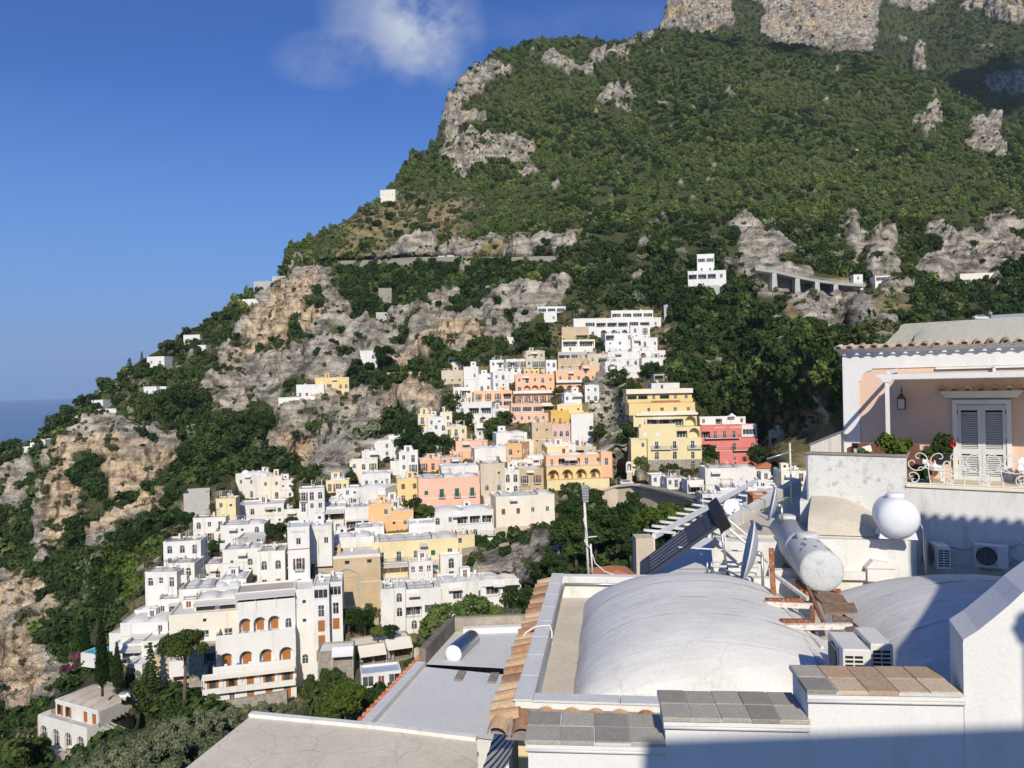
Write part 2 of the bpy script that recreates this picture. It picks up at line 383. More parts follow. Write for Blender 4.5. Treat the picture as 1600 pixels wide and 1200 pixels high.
class House:
    def __init__(s, name, label, px, py, Y, yaw, cat='house', group=None):
        s.o = P(px, py, Y); s.Y = Y; s.yaw = yaw; s.fr = Frame(s.o, yaw)
        s.e = empty(name, s.o, R(yaw), label, cat, group)
    def block(s, x0, x1, y, z0, z1, d, col, rows=None, roof='f', side=None, trim=TRIM, wood=WOODO, base=4.0, found=True, inner=None, doorcol=None, par=.35, roofm=None, rail='iron'):
        """one volume: front at local y, between x0..x1, floor z0, top z1, depth d"""
        wm = WALL[col] if isinstance(col, str) else col
        if s.Y > 60:
            zb_ = z0 - .3
            for fc in (((x0,y,zb_),(x1,y,zb_),(x1,y,z1),(x0,y,z1)), ((x0,y,z1),(x1,y,z1),(x1,y+d,z1+.8),(x0,y+d,z1+.8)), ((x1,y,zb_),(x1,y+d,zb_+2),(x1,y+d,z1),(x1,y,z1)), ((x0,y,zb_),(x0,y+d,zb_+2),(x0,y+d,z1),(x0,y,z1))):
                ws = [s.fr.w(*q) for q in fc]; BREG.append(([proj(q) for q in ws], max(q.y for q in ws) + .5))
            for xx in (x0 + .1*(x1-x0), x0 + .9*(x1-x0)):
                if found and base > .5:
                    q = s.fr.w(xx, y - .3, z0 + .1); u_, v_ = proj(q); HREG.append((u_, v_, q.y))
                q = s.fr.w(xx, y, z1); u_, v_ = proj(q); HREG.append((u_, v_, q.y + d * .9 + 1.5))
        w = x1 - x0; h = z1 - z0; zb = -base if found else 0
        mb = MB(); T = Matrix.Translation((x0 + w/2, y, z0))
        holes = []; wins = []
        rows = rows or []
        nr = len(rows); sh = h / nr if nr else h
        for ri, row in enumerate(rows):
            cells = row.split(); nc = len(cells); fz = h - (ri + 1) * sh
            for ci, c in enumerate(cells):
                if c == '.': continue
                k = c[0]; ww, hh, sill, rec, arc = KINDS[k]; cw = w / nc
                if ww == 0: ww = cw * .88
                ww = min(ww, cw * .86); hh = min(hh, sh * .86); sill = min(sill, max(.03, (sh - hh) * .7))
                cx = -w/2 + cw * (ci + .5); pts = arch_pts(ww, hh) if arc else rect_pts(ww, hh)
                holes.append(([(cx + x, fz + sill + z) for x, z in pts], rec, k, arc)); wins.append((k, cx, fz + sill, ww, hh, rec, arc, fz))
        outer = [(-w/2, zb), (w/2, zb), (w/2, h), (-w/2, h)]
        polys = [[Vector((x, z, 0)) for x, z in outer]] + [[Vector((x, z, 0)) for x, z in q[0]] for q in holes]
        flat = [p for q in polys for p in q]; tri = tessellate_polygon(polys)
        mb.add([T @ Vector((p.x, 0, p.y)) for p in flat], [tuple(t) for t in tri])
        for pts, rec, k, arc in holes:
            n = len(pts); mb.add([T @ Vector((x, 0, z)) for x, z in pts] + [T @ Vector((x, rec, z)) for x, z in pts], [(i, (i+1) % n, (i+1) % n + n, i + n) for i in range(n)])
            if rec > 1 or k in 'oO' and False: mb.add([T @ Vector((x, rec, z)) for x, z in pts], [tuple(range(n))])
        # sides, back
        sidew = []
        def sidewall(sg):
            rws = (side or {}).get('R' if sg > 0 else 'L')
            xx = sg * w/2
            mb.add([T @ Vector((xx, 0, zb)), T @ Vector((xx, d, zb)), T @ Vector((xx, d, h)), T @ Vector((xx, 0, h))], [(0, 1, 2, 3)])
            if rws:
                n2 = len(rws); s2 = h / n2
                for ri, row in enumerate(rws):
                    cells = row.split(); cw = d / len(cells)
                    for ci, c in enumerate(cells):
                        if c == '.': continue
                        ww, hh, sill, rec, arc = KINDS[c[0]]; ww = min(ww or cw * .8, cw * .8); hh = min(hh, s2 * .8)
                        sidew.append((c[0], xx, cw * (ci + .5) if sg > 0 else d - cw * (ci + .5), h - (ri+1) * s2 + min(sill, (s2 - hh) * .7), ww, hh, arc, sg))
        sidewall(1); sidewall(-1)
        mb.add([T @ Vector((w/2, d, zb)), T @ Vector((-w/2, d, zb)), T @ Vector((-w/2, d, h)), T @ Vector((w/2, d, h))], [(0, 1, 2, 3)])
        mb.build('wall', wm, s.e)
        # windows and doors
        for k, cx, wz, ww, hh, rec, arc, fz in wins:
            L = Vector((x0 + w/2 + cx, y + rec - .05, z0 + wz))
            wd = wood
            if k in 'gG': wd = GREEN
            if k == 'u': wd = BLUE
            if k == 'n': wd = WOODB
            if k in 'ac':
                ik = inner or 's'
                if ik == '-': continue
                iw, ih = min(1.5 if ik in 'sS' else 1.2, ww * .6), min(2.1, hh * .74)
                s.win(ik, L + Vector((0, -.02, .02)), iw, ih, 0, trim, wd)
                continue
            if k == 'P':
                L.y = y + rec - .06
                s.win('V', L + Vector((0, 0, .05)), ww * .9, hh * .85, 0, trim, None); continue
            if k in 'oO':
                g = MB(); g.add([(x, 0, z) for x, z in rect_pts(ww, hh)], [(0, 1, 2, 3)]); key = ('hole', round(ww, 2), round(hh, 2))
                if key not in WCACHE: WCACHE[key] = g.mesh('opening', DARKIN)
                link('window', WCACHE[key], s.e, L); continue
            s.win(k, L, ww, hh, arc, trim, wd if k in 'sSgGunb' or (k == 'w' and doorcol) else None)
            if k in 'bg':
                bm = MB(); bx = ww/2 + .35; bm.box(L.x - bx, L.x + bx, y - .75, y - .003, z0 + wz - .16, z0 + wz - .03)
                b = bm.build('balcony', trim, s.e); rm = MB(); rail_mesh(rm, L.x - bx + .05, L.x + bx - .05, y - .7, y - .05, z0 + wz - .03); rm.build('railing', IRON, b)
        for k, xx, yy_, wz, ww, hh, arc, sg in sidew:
            wd = {'g': GREEN, 'G': GREEN, 'u': BLUE, 'n': WOODB}.get(k, wood)
            frame, parts = window_parts(k if k not in 'oO' else 'w', ww, hh, arc, trim, wd if k in 'sSgGunb' else None)
            q = link(frame[0], frame[1], s.e, (x0 + w/2 + xx + sg * .035, y + yy_, z0 + wz), (0, 0, sg * math.pi/2))
            for nm, me, off, a in parts: link(nm, me, q, off, (0, 0, a))
        s.roof(x0, x1, y, z0 + h, d, roof, wm, par, roofm)
        return s
    def win(s, k, L, ww, hh, arc, trim, wood):
        frame, parts = window_parts(k, ww, hh, arc, trim, wood)
        q = link(frame[0], frame[1], s.e, L)
        for nm, me, off, a in parts: link(nm, me, q, off, (0, 0, a))
        return q
    def roof(s, x0, x1, y, z, d, kind, wm, par=.35, roofm=None):
        w = x1 - x0; rm = roofm or ROOFW
        if kind == 'n': return
        if kind[0] == 't':
            mb = MB(); e = .3; hgt = min(w, d) * .22
            a = [(x0-e, y-e, z), (x1+e, y-e, z), (x1+e, y+d+e, z), (x0-e, y+d+e, z)]; i = min(w, d) * .45
            if w > d: t = [(x0+i, y+d/2, z+hgt), (x1-i, y+d/2, z+hgt)]; f = [(0,1,5,4),(1,2,5),(2,3,4,5),(3,0,4),(0,3,2,1)]
            else: t = [(x0+w/2, y+i, z+hgt), (x0+w/2, y+d-i, z+hgt)]; f = [(0,1,4),(1,2,5,4),(2,3,5),(3,0,4,5),(0,3,2,1)]
            mb.add(a + t, f); mb.build('roof', TILE if kind == 't' else (roofm or TRIM), s.e); return
        mb = MB(); mb.add([(x0, y, z), (x1, y, z), (x1, y+d, z), (x0, y+d, z)], [(0, 1, 2, 3)])
        r = mb.build('roof', rm, s.e)
        if par > 0:
            pm = MB(); t = .22
            pm.box(x0-.04, x1+.04, y-.04, y+t, z-.06, z+par); pm.box(x0-.04, x1+.04, y+d-t, y+d+.04, z-.06, z+par); pm.box(x0-.04, x0+t, y+t, y+d-t, z-.06, z+par-.003); pm.box(x1-t, x1+.04, y+t, y+d-t, z-.06, z+par-.003)
            pm.build('parapet', wm, r)
        if kind[0] == 'v':
            n = int(kind[1:] or 1); m = .5
            rise = float(min(1.0, w / n * .17)) * (1.7 if n == 4 else 1)
            for k in range(n):
                a0 = x0 + m + (w - 2*m) * k / n + .1; a1 = x0 + m + (w - 2*m) * (k+1) / n - .1
                def fn(u, v, a0=a0, a1=a1):
                    q = (1 - abs(2*u-1)**2.3) ** .6 * (1 - abs(2*v-1)**2.6) ** .6
                    return (a0 + (a1-a0)*u, y + m + (d-2*m)*v, z + .01 + rise * q)
                vm = MB(); vm.grid(fn, 10, 10); vm.build('vault', rm, r)
    def awning(s, x0, x1, y, z, out, drop, mat=AWN, name='awning', valance=.25, poles=True):
        mb = MB(); a, b = Vector((x0, y-.02, z)), Vector((x1, y-.02, z)); c, d = Vector((x1, y-out, z-drop)), Vector((x0, y-out, z-drop))
        n = max(3, int((x1-x0) / .8))
        def fn(u, v): 
            p = a.lerp(b, u).lerp(d.lerp(c, u), v); p.z -= .05 * math.sin(math.pi * v) * (1 + .3 * math.cos(u * n * 6.283)); return p
        mb.grid(fn, 3*n, 5)
        o = mb.build(name, mat, s.e)
        vm = MB(); vm.box(x0, x1, y-out-.03, y-out, z-drop-valance, z-drop-.002); 
        vm.build('valance', mat, o)
        np_ = max(1, int((x1-x0)/2.8))
        for k in range(np_ + 1 if poles else 0):
            x = x0 + .05 + (x1-x0-.1) * k / np_; pm = MB(); pm.bar((x, y-out, z-drop-.01), (x, y-out, z-drop-2.0), .05); pm.build('pole', TRIM, o)
        return o
    def terrace(s, x0, x1, y, z, out, mat=None, solid=True, floor=None, base=5.0):
        mb = MB(); mb.box(x0, x1, y-out, y-.004, z-base, z-.02); t = mb.build('terrace', mat or WHITE, s.e)
        fm = MB(); fm.add([(x0+.02, y-out+.02, z-.012), (x1-.02, y-out+.02, z-.012), (x1-.02, y-.01, z-.012), (x0+.02, y-.01, z-.012)], [(0, 1, 2, 3)]); fm.build('floor', floor or ROOFW, t)
        rm = MB(); rail_mesh(rm, x0+.002, x1-.002, y-out+.002, y-.02, z-.01, .85, solid); rm.build('parapet' if solid else 'railing', (mat or WHITE) if solid else TRIM, t)
        return t
    def balcony(s, x0, x1, y, z, out=1.1, solid=True, mat=None):
        mb = MB(); mb.box(x0, x1, y-out, y-.004, z-.2, z-.02); t = mb.build('balcony', mat or WHITE, s.e)
        rm = MB(); rail_mesh(rm, x0+.002, x1-.002, y-out+.002, y-.02, z-.018, .9, solid); rm.build('parapet' if solid else 'railing', (mat or WHITE) if solid else IRON, t)
    def chimney(s, x, y, z, w=.5, h=.9, mat=None):
        mb = MB(); mb.box(x-w/2, x+w/2, y-w/2, y+w/2, z-.05, z+h); mb.box(x-w/2-.07, x+w/2+.07, y-w/2-.07, y+w/2+.07, z+h, z+h+.1); mb.build('chimney', mat or WHITE, s.e)
    def tank(s, x, y, z, r=.3, l=1.1, a=0.3):
        M = Matrix.Translation((x, y, z + r + .15)) @ Matrix.Rotation(a, 4, 'Z') @ Matrix.Rotation(R(90), 4, 'Y')
        mb = MB(); mb.lathe([(.001, -l/2), (r*.8, -l/2), (r, -l/2+.08), (r, l/2-.08), (r*.8, l/2), (.001, l/2)], 12, M); mb.box(x-.3, x+.3, y-.15, y+.15, z, z+.2); mb.build('water_tank', TRIM, s.e)
    def strip(s, x0, x1, y, z0, z1, mat, name='trim', t=.05):
        mb = MB(); mb.box(x0, x1, y-t, y-.003, z0, z1); return mb.build(name, mat, s.e)
def wmcol(c): return TRIM if c != 'white' else WALL['tan2']
def H(name, label, x0, y0, x1, y1, Y, yaw, d, col, rows, roof='f', cat='house', clutter=1, group=None, **k):
    """a house from where its front stands in the photo"""
    h = House(name, label, (x0 + x1) / 2, y1, Y, yaw, cat, group)
    w = (x1 - x0) / F * Y / math.cos(R(yaw)); ht = (y1 - y0) / F * Y
    rr = random.Random(int(x0 * 7 + y0 * 13))
    if col not in ('stone', 'grey') and roof != 'n' and cat != 'building' and 'plain' not in label and w > 3:      # lived-in houses: more openings
        rows = [' '.join(rr.choice('owwAd') if c == '.' and rr.random() < .42 and w / max(1, len(r.split())) > 1.6 else c for c in r.split()) for r in rows]
        k.setdefault('side', {'R': [rr.choice(('. w', 'o .', 'w o', '. A')) for _ in rows], 'L': [rr.choice(('. w', 'o .', 'w .')) for _ in rows]} if d > 5 else None)
    h.w, h.h, h.d = w, ht, d
    h.block(-w/2, w/2, 0, 0, ht, d, col, rows, roof, **k)
    if clutter and w > 4.5 and roof[0] in 'fv' and Y < 330:
        q = rr.random()
        if q < .45:
            a = rr.uniform(-w*.4, w*.4 - 2.2); h.block(a, a + rr.uniform(1.6, 2.6), d*.55, ht, ht + rr.uniform(1.5, 2.3), 2.0, col if isinstance(col, str) else 'white', [rr.choice('No')], 'f', found=False, par=.12)
        if q > .3:
            mb = MB(); a, b = -w*.42, rr.uniform(-.1, .42) * w; rail_mesh(mb, a, b, .12, d*.6, ht + .3, .8); mb.build('roof_railing', IRON if q > .6 else TRIM, h.e)
        if q > .55:
            a = rr.uniform(-w*.4, w*.1); pz = ht + 2.1
            for i in (0, 1):
                for j in (0, 1): mb = MB(); mb.bar((a + i*2.6, d*.35 + j*2.2, ht), (a + i*2.6, d*.35 + j*2.2, pz), .09); mb.build('pergola_post', TRIM if q > .75 else WOODB, h.e)
            for i in range(6): mb = MB(); mb.bar((a - .2 + i*.6, d*.35 - .2, pz), (a - .2 + i*.6, d*.35 + 2.4, pz), .08); mb.build('pergola_slat', TRIM if q > .75 else WOODB, h.e)
        mb = MB(); x = rr.uniform(-w*.4, w*.4); mb.tube([(x, -.06, -1), (x, -.06, ht - .1)], .05, 6); mb.build('drain_pipe', WALL['tan2'], h.e)
        if rr.random() < .6: mb = MB(); mb.lathe([(.01, 0), (.35, .08), (.42, .13)], 12, Matrix.Translation((rr.uniform(-w*.4, w*.4), d*.3, ht + .9)) @ Matrix.Rotation(R(-70), 4, 'X')); mb.tube([(0, 0, 0), (0, 0, .01)], .01, 4); mb.build('dish', TRIM, h.e)
        if rr.random() < .4 and ht > 3: a = rr.uniform(-w*.45, w*.1); h.awning(a, a + rr.uniform(1.8, 3.2), -.01, ht - rr.uniform(.2, .5), rr.uniform(.9, 1.5), .45, rr.choice((AWN, AWNC, TRIM, AWNC)), 'window_awning', .18, False)
        if rr.random() < .35: a = rr.uniform(-w*.5, 0); h.terrace(a, a + w*rr.uniform(.35, .5), -.02, .15, rr.uniform(1.2, 2.2), None, rr.random() < .6, rr.choice((ROOFW, ROOFT)), 3.0)
        if rr.random() < .5: h.strip(-w/2 - .02, w/2 + .02, -.003, ht*.5 - .05, ht*.5 + .07, wmcol(col), 'string_course', .05)
    for _ in range(clutter):
        if roof[0] == 'f' or roof[0] == 'v': h.chimney(rr.uniform(-w*.4, w*.4), rr.uniform(d*.6, d*.9), ht, rr.uniform(.35, .6), rr.uniform(.6, 1.2))
    if clutter and rr.random() < .35 and roof[0] == 'f': h.tank(rr.uniform(-w*.3, w*.3), d*.5, ht, a=rr.uniform(-.6, .9))
    return h
# ================================================================ the town
STO = WALL['stone']
# ---- white villa by the cove (faces the sea)
v = House('villa', 'white seaside villa with tan domed roof and row of arched windows, above the cove', 120, 1126, 150, -27)
vw = 13.2
v.block(-vw/2, vw/2, 0, 0, 2.9, 10.5, 'white', ['S S . s s'], 'v4', roofm=ROOFT, side={'R': ['. . w']}, par=.18, base=1)
v.strip(-vw/2 - .06, vw/2 + .06, -.002, 2.72, 2.95, TRIM, 'cornice', .12)
v.block(-vw/2 - 1.6, vw/2 + .3, -2.6, -4.4, -.06, 10.0, 'white', ['B B B B'], 'n', base=6, inner='-')
v.terrace(-vw/2 - 1.5, vw/2 + .2, -.01, 0.0, 2.5, floor=WALL['grey'], base=.3)
v.terrace(-vw/2 - 3.2, vw/2 - 5, -2.62, -4.5, 8.5, floor=WALL['grey'], base=6)
v.block(vw/2 - 4.7, vw/2 + 1, -7.5, -6.5, -3.6, 4.8, 'white', ['. .'], 'f', roofm=ROOFT, base=4)
v.strip(-vw/2 - 1.75, -vw/2 - 1.45, 4, -4.3, .6, WALL['tan'], 'tan_wall', 6.6)
gm = MB(); gm.add([(vw/2+.012, .3, -.5), (vw/2+.012, 10.4, -.5), (vw/2+.012, 10.4, 2.7), (vw/2+.012, .3, 2.7)], [(0, 1, 2, 3)]); gm.build('side_sheet', WALL['grey'], v.e)  # flat grey sheet laid over most of the villa's right side wall
for q in (0, 1): v.tank(vw/2 - 1.4 + .8*q, 5.6 + .3*q, 3.0, .35, 1.1, .3)
v.chimney(-vw/2 + 3.6, 7.2, 2.9)
for q in range(6):
    lm = MB(); x = -vw/2 - 2.4 + 1.25*q; lm.box(x, x+.55, -9.4+.3*q, -7.7+.3*q, -4.25, -4.15); lm.box(x, x+.55, -7.69+.3*q, -7.6+.3*q, -4.2, -3.75)
    tag(lm.build('sun_lounger', TRIM), ('first', 'second', 'third', 'fourth', 'fifth', 'sixth')[q] + ' white lounger from the left on the villa\'s lower sea terrace', 'lounger', 'loungers on the villa terrace').matrix_world = v.fr.mat()
# ---- arcaded hotel
h = House('hotel', 'tall white hotel with arched loggias and orange wooden shutters', 392, 1098, 141, 15, 'hotel')
a0, a1 = -8.1, 8.1
h.block(a0, a1, 0, 0, 5.9, 12, 'white', ['S S s S S', 's w s s s'], 'n', base=6)
h.balcony(a0, a1 - .1, 0, 2.95, 1.3); h.awning(a0 - .1, a1 - .2, 0, 6.05, 1.5, .35, AWNC, 'canopy')
h.block(a0 + 2.0, a1, 2.2, 5.9, 11.2, 11, 'white', ['a a a a'], 'n', base=0.02, found=False)
h.terrace(a0 + 1.6, a1 - .05, 2.2, 6.1, 1.5, base=.5)
h.block(a0 + 5.7, a1, 5.0, 11.2, 16.3, 9, 'white', ['a a a A'], 'n', found=False)
h.terrace(a0 + 2.0, a1 - .05, 5.0, 11.3, 2.7, base=.2, floor=BLUETILE)
h.block(a0 + 5.4, a1, 6.4, 16.3, 18.4, 7, 'white', ['P P'], 'f', found=False, roofm=ROOFT)
h.terrace(a0 + 5.4, a1 - .05, 6.4, 16.4, 1.3, base=.2)
h.awning(a0 + 5.3, a1, 6.4, 18.6, 2.2, .5, AWN)
h.block(a1, a1 + 3.3, 5.8, 0, 18.2, 7.5, 'white', ['o', 'o', '.', 'A', '.'], 'f', base=4)
for x, y_, z, n in ((a0+1.0, -.9, 0.05, 6), (a0+3.5, 1.3, 6.2, 5), (a0+5, 3.0, 11.4, 5)):
    for q in range(n):
        mb = MB(); xx = x + q*2.1; mb.box(xx, xx+.5, y_-.2, y_+.25, z+.3, z+.38); mb.box(xx, xx+.5, y_+.25, y_+.32, z+.38, z+.85)
        for i, j in ((0,0),(.45,0),(0,.4),(.45,.4)): mb.box(xx+i, xx+i+.05, y_-.2+j, y_-.15+j, z, z+.299)
        tag(mb.build('terrace_chair', BLUE if q % 2 else TRIM), ('first', 'second', 'third', 'fourth', 'fifth', 'sixth')[q] + (' from left, blue' if q % 2 else ' from left, white') + ' chair on the arcaded hotel\'s ' + ('ground' if z < 1 else 'middle' if z < 8 else 'upper') + ' terrace', 'chair', 'chairs on the hotel terraces').matrix_world = h.fr.mat()
H('house', 'narrow white tower block with stacked shutters joined to the arcaded hotel', 492, 918, 516, 1058, 144, 10, 9, 'white', ['V', 'd', 's', 's', 'S', '.'], 'f', base=5)
H('house', 'white block with glazed attic right of the hotel\'s narrow tower', 517, 912, 537, 1056, 147, 10, 8, 'white', ['V', 'd', 's', '.', 'd', '.'], 'f', roofm=ROOFT, base=5)
k = H('house', 'small stone house with white slatted pergola roof below the hotel tower', 498, 1020, 552, 1068, 136, 8, 5, 'stone', ['. . .', 'o . .'], 'f', roofm=WHITE, clutter=0)
k.awning(-.5, 3.2, -.2, 6.5, 1.6, 1.0, TRIM, 'pergola_roof')
c = H('house', 'cream hotel wing with two square windows above the grey sheds', 270, 960, 372, 1024, 149, 12, 10, 'cream', ['. . .', '. W W', 'c . .'], 'f', base=4, inner='-'); 
c.block(-c.w/2 + 4.2, c.w/2, 2.5, c.h, c.h + 2.0, 7, 'cream', ['P P'], 'v2', found=False)
c.awning(-c.w/2 + 4.2, c.w/2 - 4.2, 2.4, c.h + 2.1, 1.7, .5, AWN); c.awning(-c.w/2 + 8.3, c.w/2 - .2, 2.4, c.h + 2.1, 1.7, .5, AWN, 'sunshade')
H('house', 'long white house with a row of grey vaults behind the cream wing', 284, 921, 376, 962, 161, 10, 9, 'white', ['w . . .'], 'v4', base=5)
H('house', 'white vaulted house just under the arched-window house', 345, 908, 384, 938, 165, 10, 9, 'white', ['. .'], 'v2', base=5)
H('house', 'white cube with one big pavilion dome at the seaward end of the cluster', 210, 956, 240, 984, 170, -6, 6, 'white', ['. .'], 'v1', clutter=0)
k = H('house', 'low white house with brown awning over its seaward terrace', 190, 975, 262, 1012, 163, 4, 8, 'white', ['. . w', '. P .'], 'v2'); k.awning(-2.5, 2.2, -.05, 3.0, 1.6, .4, AWN)
k = H('house', 'small white house with green glass terrace above the pool garden', 192, 1008, 226, 1044, 158, 4, 7, 'white', ['P P', '. .']); k.awning(-2.2, 2.2, -.05, 4.4, 1.6, .5, AWN)
H('house', 'white cube with grey flat roof behind the fir tree', 222, 1004, 250, 1040, 157, 6, 6, 'white', ['o o', '. .'])
H('house', 'small white cottage with white hipped roof by the cypresses', 192, 1040, 224, 1062, 152, -12, 6, 'white', ['. d .'], 'p', roofm=TRIM)
H('house', 'low white stepped house at the cluster\'s seaward edge', 170, 992, 200, 1024, 168, -8, 7, 'white', ['. w'])
H('house', 'tan stone house with blue shutters behind the umbrella pine', 236, 1026, 322, 1082, 148, 6, 7, 'tan', ['. w . w', '. u . u'], 'f', roofm=WALL['grey'])
H('house', 'grey roofed shed with dark awning beside the arcaded hotel', 296, 1010, 338, 1040, 146, 8, 5, 'stone', ['. P'], 'f', roofm=WALL['grey'], clutter=0)
# ---- houses over the hotel
t = H('tower_house', 'tall narrow white guest house tower with lettering under its roof terrace', 452, 826, 484, 922, 156, 14, 8, 'white', ['w', 'b', 'w'], 'f', wood=WOODB, side={'L': ['. .', 'o o', 'o o', 'o o']}, base=5)
t.strip(-t.w/2-.05, t.w/2+.05, -.002, t.h*.66, t.h*.675, TILE, 'string_course', .06)
def sign(h, txt, x, y, z, size, mat, name='lettering', sx=1.0):
    cu = bpy.data.curves.new(name, 'FONT'); cu.body = txt; cu.size = size; cu.extrude = .015; cu.align_x = 'CENTER'; cu.space_character = sx
    o = bpy.data.objects.new(name, cu); COL.objects.link(o); o.parent = h.e; o.location = (x, y - .03, z); o.rotation_euler = (R(90), 0, 0); cu.materials.append(mat); me = bpy.data.meshes.new_from_object(o); bpy.data.objects.remove(o); o = link(name, me, h.e, (x, y - .03, z), (R(90), 0, 0)); return o
LETTER = plain('faded_red_lettering', (.50, .38, .33), .8)
sign(t, 'PENSIONE', 0, 0, t.h - .85, .62, LETTER)
u = H('house', 'white house with faded lettering behind the guest house tower', 484, 824, 518, 856, 164, 10, 7, 'white', ['. .'], 'f'); sign(u, 'M  ALUN', 0, 0, u.h - .9, .62, LETTER)
H('house', 'white house with two large arched windows beside the guest house tower', 404, 864, 445, 922, 158, 12, 8, 'white2', ['A A', 'w w'], 'f', roofm=ROOFT, base=5)
H('house', 'white gabled house with tiny windows left of the arched-window house', 350, 860, 404, 898, 182, 8, 8, 'white', ['. .', 'o A', '. o'], 'v2')
H('house', 'white vaulted house among terraces behind the lawn garden', 346, 822, 412, 852, 200, 6, 8, 'white', ['. o A', '. . .'], 'v2')
H('house', 'grey walled house with a small yellow shed front', 372, 842, 414, 862, 192, 6, 7, 'grey', ['. w', '. .'], clutter=0)
H('house', 'long white house with arched side windows above the terraces', 376, 790, 442, 822, 222, 12, 10, 'white', ['. A . G G', '. d . . .'], side={'L': ['A A A', '. . .']})
H('house', 'low white house with pink edged roof beside the long white house', 442, 797, 480, 820, 224, 10, 7, 'white', ['. w .'], roofm=ROOFW)
k = H('house', 'white house with brown sunshades under its flat roof, above the guest house', 490, 794, 540, 832, 205, 10, 9, 'white', ['P P', '. .'], 'f'); k.awning(-4, 4, -.05, k.h - .3, 2.0, .7, AWN)
k = H('house', 'white house with a conservatory of curtained windows', 540, 794, 578, 830, 202, 10, 8, 'white', ['. .', 'V V']); k.strip(-2.9, 2.9, -.5, 2.9, 3.1, ROOFW, 'sun_roof', .9)
H('house', 'flat orange house with square grey windows', 577, 790, 612, 830, 192, 10, 8, 'orange', ['. w', '. .'], 'f'); H('house', 'low orange extension with small windows beside the flat orange house', 612, 800, 646, 826, 193, 10, 6, 'orange', ['o . w o'], 'f')
k = H('church_annex', 'big tan block with wavy moulding and three dark openings', 494, 872, 594, 950, 166, 12, 9, 'tan', ['O O O', '. . .', '. . .', '. . .'], 'f', cat='building', base=6)
wv = []
for i in range(25):
    u_ = i / 24; x = -k.w/2 + .1 + u_ * k.w * .64; zz = k.h * (.80 - .10 * min(1, u_ * 2) + .10 * max(0, math.sin((u_ - .5) * 2 * math.pi)) if u_ > .5 else .80 - .14 * u_ * 2 * u_ * 2); wv.append((x, zz))
mb = MB()
for (xa, za), (xb, zb) in zip(wv, wv[1:]): mb.hexa([(xa, -.3, za-.2), (xb, -.3, zb-.2), (xb, -.002, zb-.2), (xa, -.002, za-.2)], [(xa, -.3, za+.2), (xb, -.3, zb+.2), (xb, -.002, zb+.2), (xa, -.002, za+.2)])
mb.box(k.w*.14, k.w*.14+.5, -.28, -.002, -3, k.h*.70); mb.build('moulding', WALL['grey'], k.e)
mb = MB(); mb.box(-k.w*.10, k.w*.139, -.55, -.004, -4, k.h*.62); mb.build('buttress', WALL['tan'], k.e)
k.strip(-k.w/2, k.w/2, -.002, k.h-.1, k.h+.6, WALL['cream'], 'coping', .1)
H('house', 'white vaulted house with arched bell niche above the tan block', 520, 842, 584, 872, 176, 11, 8, 'white', ['. . d'], 'v2')
b = House('bell_niche', 'small arched masonry bell gable on the roof above the tan block', 514, 846, 171, 10, 'bell gable')
mb = MB(); pts = arch_pts(2.2, 3.4); inn = [(x*.5, .7 + z*.55) for x, z in pts]; ring(mb, pts, inn, -.3, .3); mb.build('gable', WALL['tan2'], b.e)
mb = MB(); mb.lathe([(.02, 1.9), (.18, 1.85), (.22, 1.6), (.35, 1.3), (.36, 1.22)], 14); mb.build('bell', IRON, b.e)
# ---- yellow apartments and neighbours
y = H('apartment_house', 'yellow apartment house with balconies and blue terrace parasols', 586, 846, 716, 905, 177, 12, 10, 'lemon', ['b b d G .', '. . . . .'], 'v5', wood=TRIM, base=6)
y.balcony(-y.w/2, y.w/2 - 9, 0, y.h*.5 + .1, 1.2, False); y.awning(-y.w/2 + .3, y.w/2 - 5, 0, y.h*.5, 2.6, .5, AWN, 'long_awning')
y.terrace(-y.w/2 + .2, y.w/2 - 4.6, 0, .8, 3.4, WALL['yellow'], False)
y.block(y.w/2 - 4.6, y.w/2 + .4, -3.2, -.2, 5.4, 3.1, 'white', ['D', 'd'], 'f', base=4)
y.block(-y.w/2 + .6, y.w/2 - 4.7, -3.9, -4.4, .55, .5, 'yellow', ['P P d . .'], 'n', base=5); y.awning(1.5, 5.5, -3.95, -.6, 1.3, .8, AWNC, 'drop_awning')
y.terrace(-y.w/2 - .5, y.w/2 + 1.0, -4.5, -4.6, 2.2, WALL['tan2'], True)
for q, x in enumerate((-1.2, .8, 2.4, 3.6)):
    mb = MB(); mb.tube([(x, -2.0, .8), (x, -2.0, 2.9)], .03, 6); mb.lathe([(1.0, 2.5), (.6, 2.8), (.02, 3.05)], 8, Matrix.Translation((x, -2.0, 0))); 
    o = tag(mb.build('parasol', BLUE), ('leftmost', 'second', 'third', 'rightmost')[q] + ' blue parasol on the yellow apartment terrace', 'parasol', 'blue parasols'); o.matrix_world = y.fr.mat()
k = H('house', 'white two-level house with long glazed veranda and brown doors', 676, 800, 772, 862, 198, 10, 9, 'white', ['A . P P P', '. . . . .', 'N . D o N'], 'v2', base=5, inner='-')
k.balcony(-1.5, k.w/2, 0, k.h*.40, 1.0, False)
k = H('long_house', 'long beige house on a grey stone base with square brown windows', 776, 776, 868, 836, 208, 12, 9, 'cream', ['n n w w', '. . c .'], 'v3', base=8, inner='-')
k.strip(-k.w/2 - .08, k.w/2 + .08, -.003, -7, k.h*.46, STO, 'stone_base', .07) if False else None
H('house', 'beige return wing of the long beige house', 757, 778, 778, 806, 214, -30, 6, 'cream', ['.'], 'f', clutter=0)
H('house', 'grey stone cellar house with small windows under the long beige house', 770, 822, 866, 838, 207.2, 12, 5, 'tan2', ['. w . o w'], 'n', base=9, clutter=0)
k = H('house', 'salmon pink house with green shutters and small balconies', 656, 748, 750, 806, 213, 12, 10, 'salmon', ['G g g g', '. . G G'], 'v3', base=4)
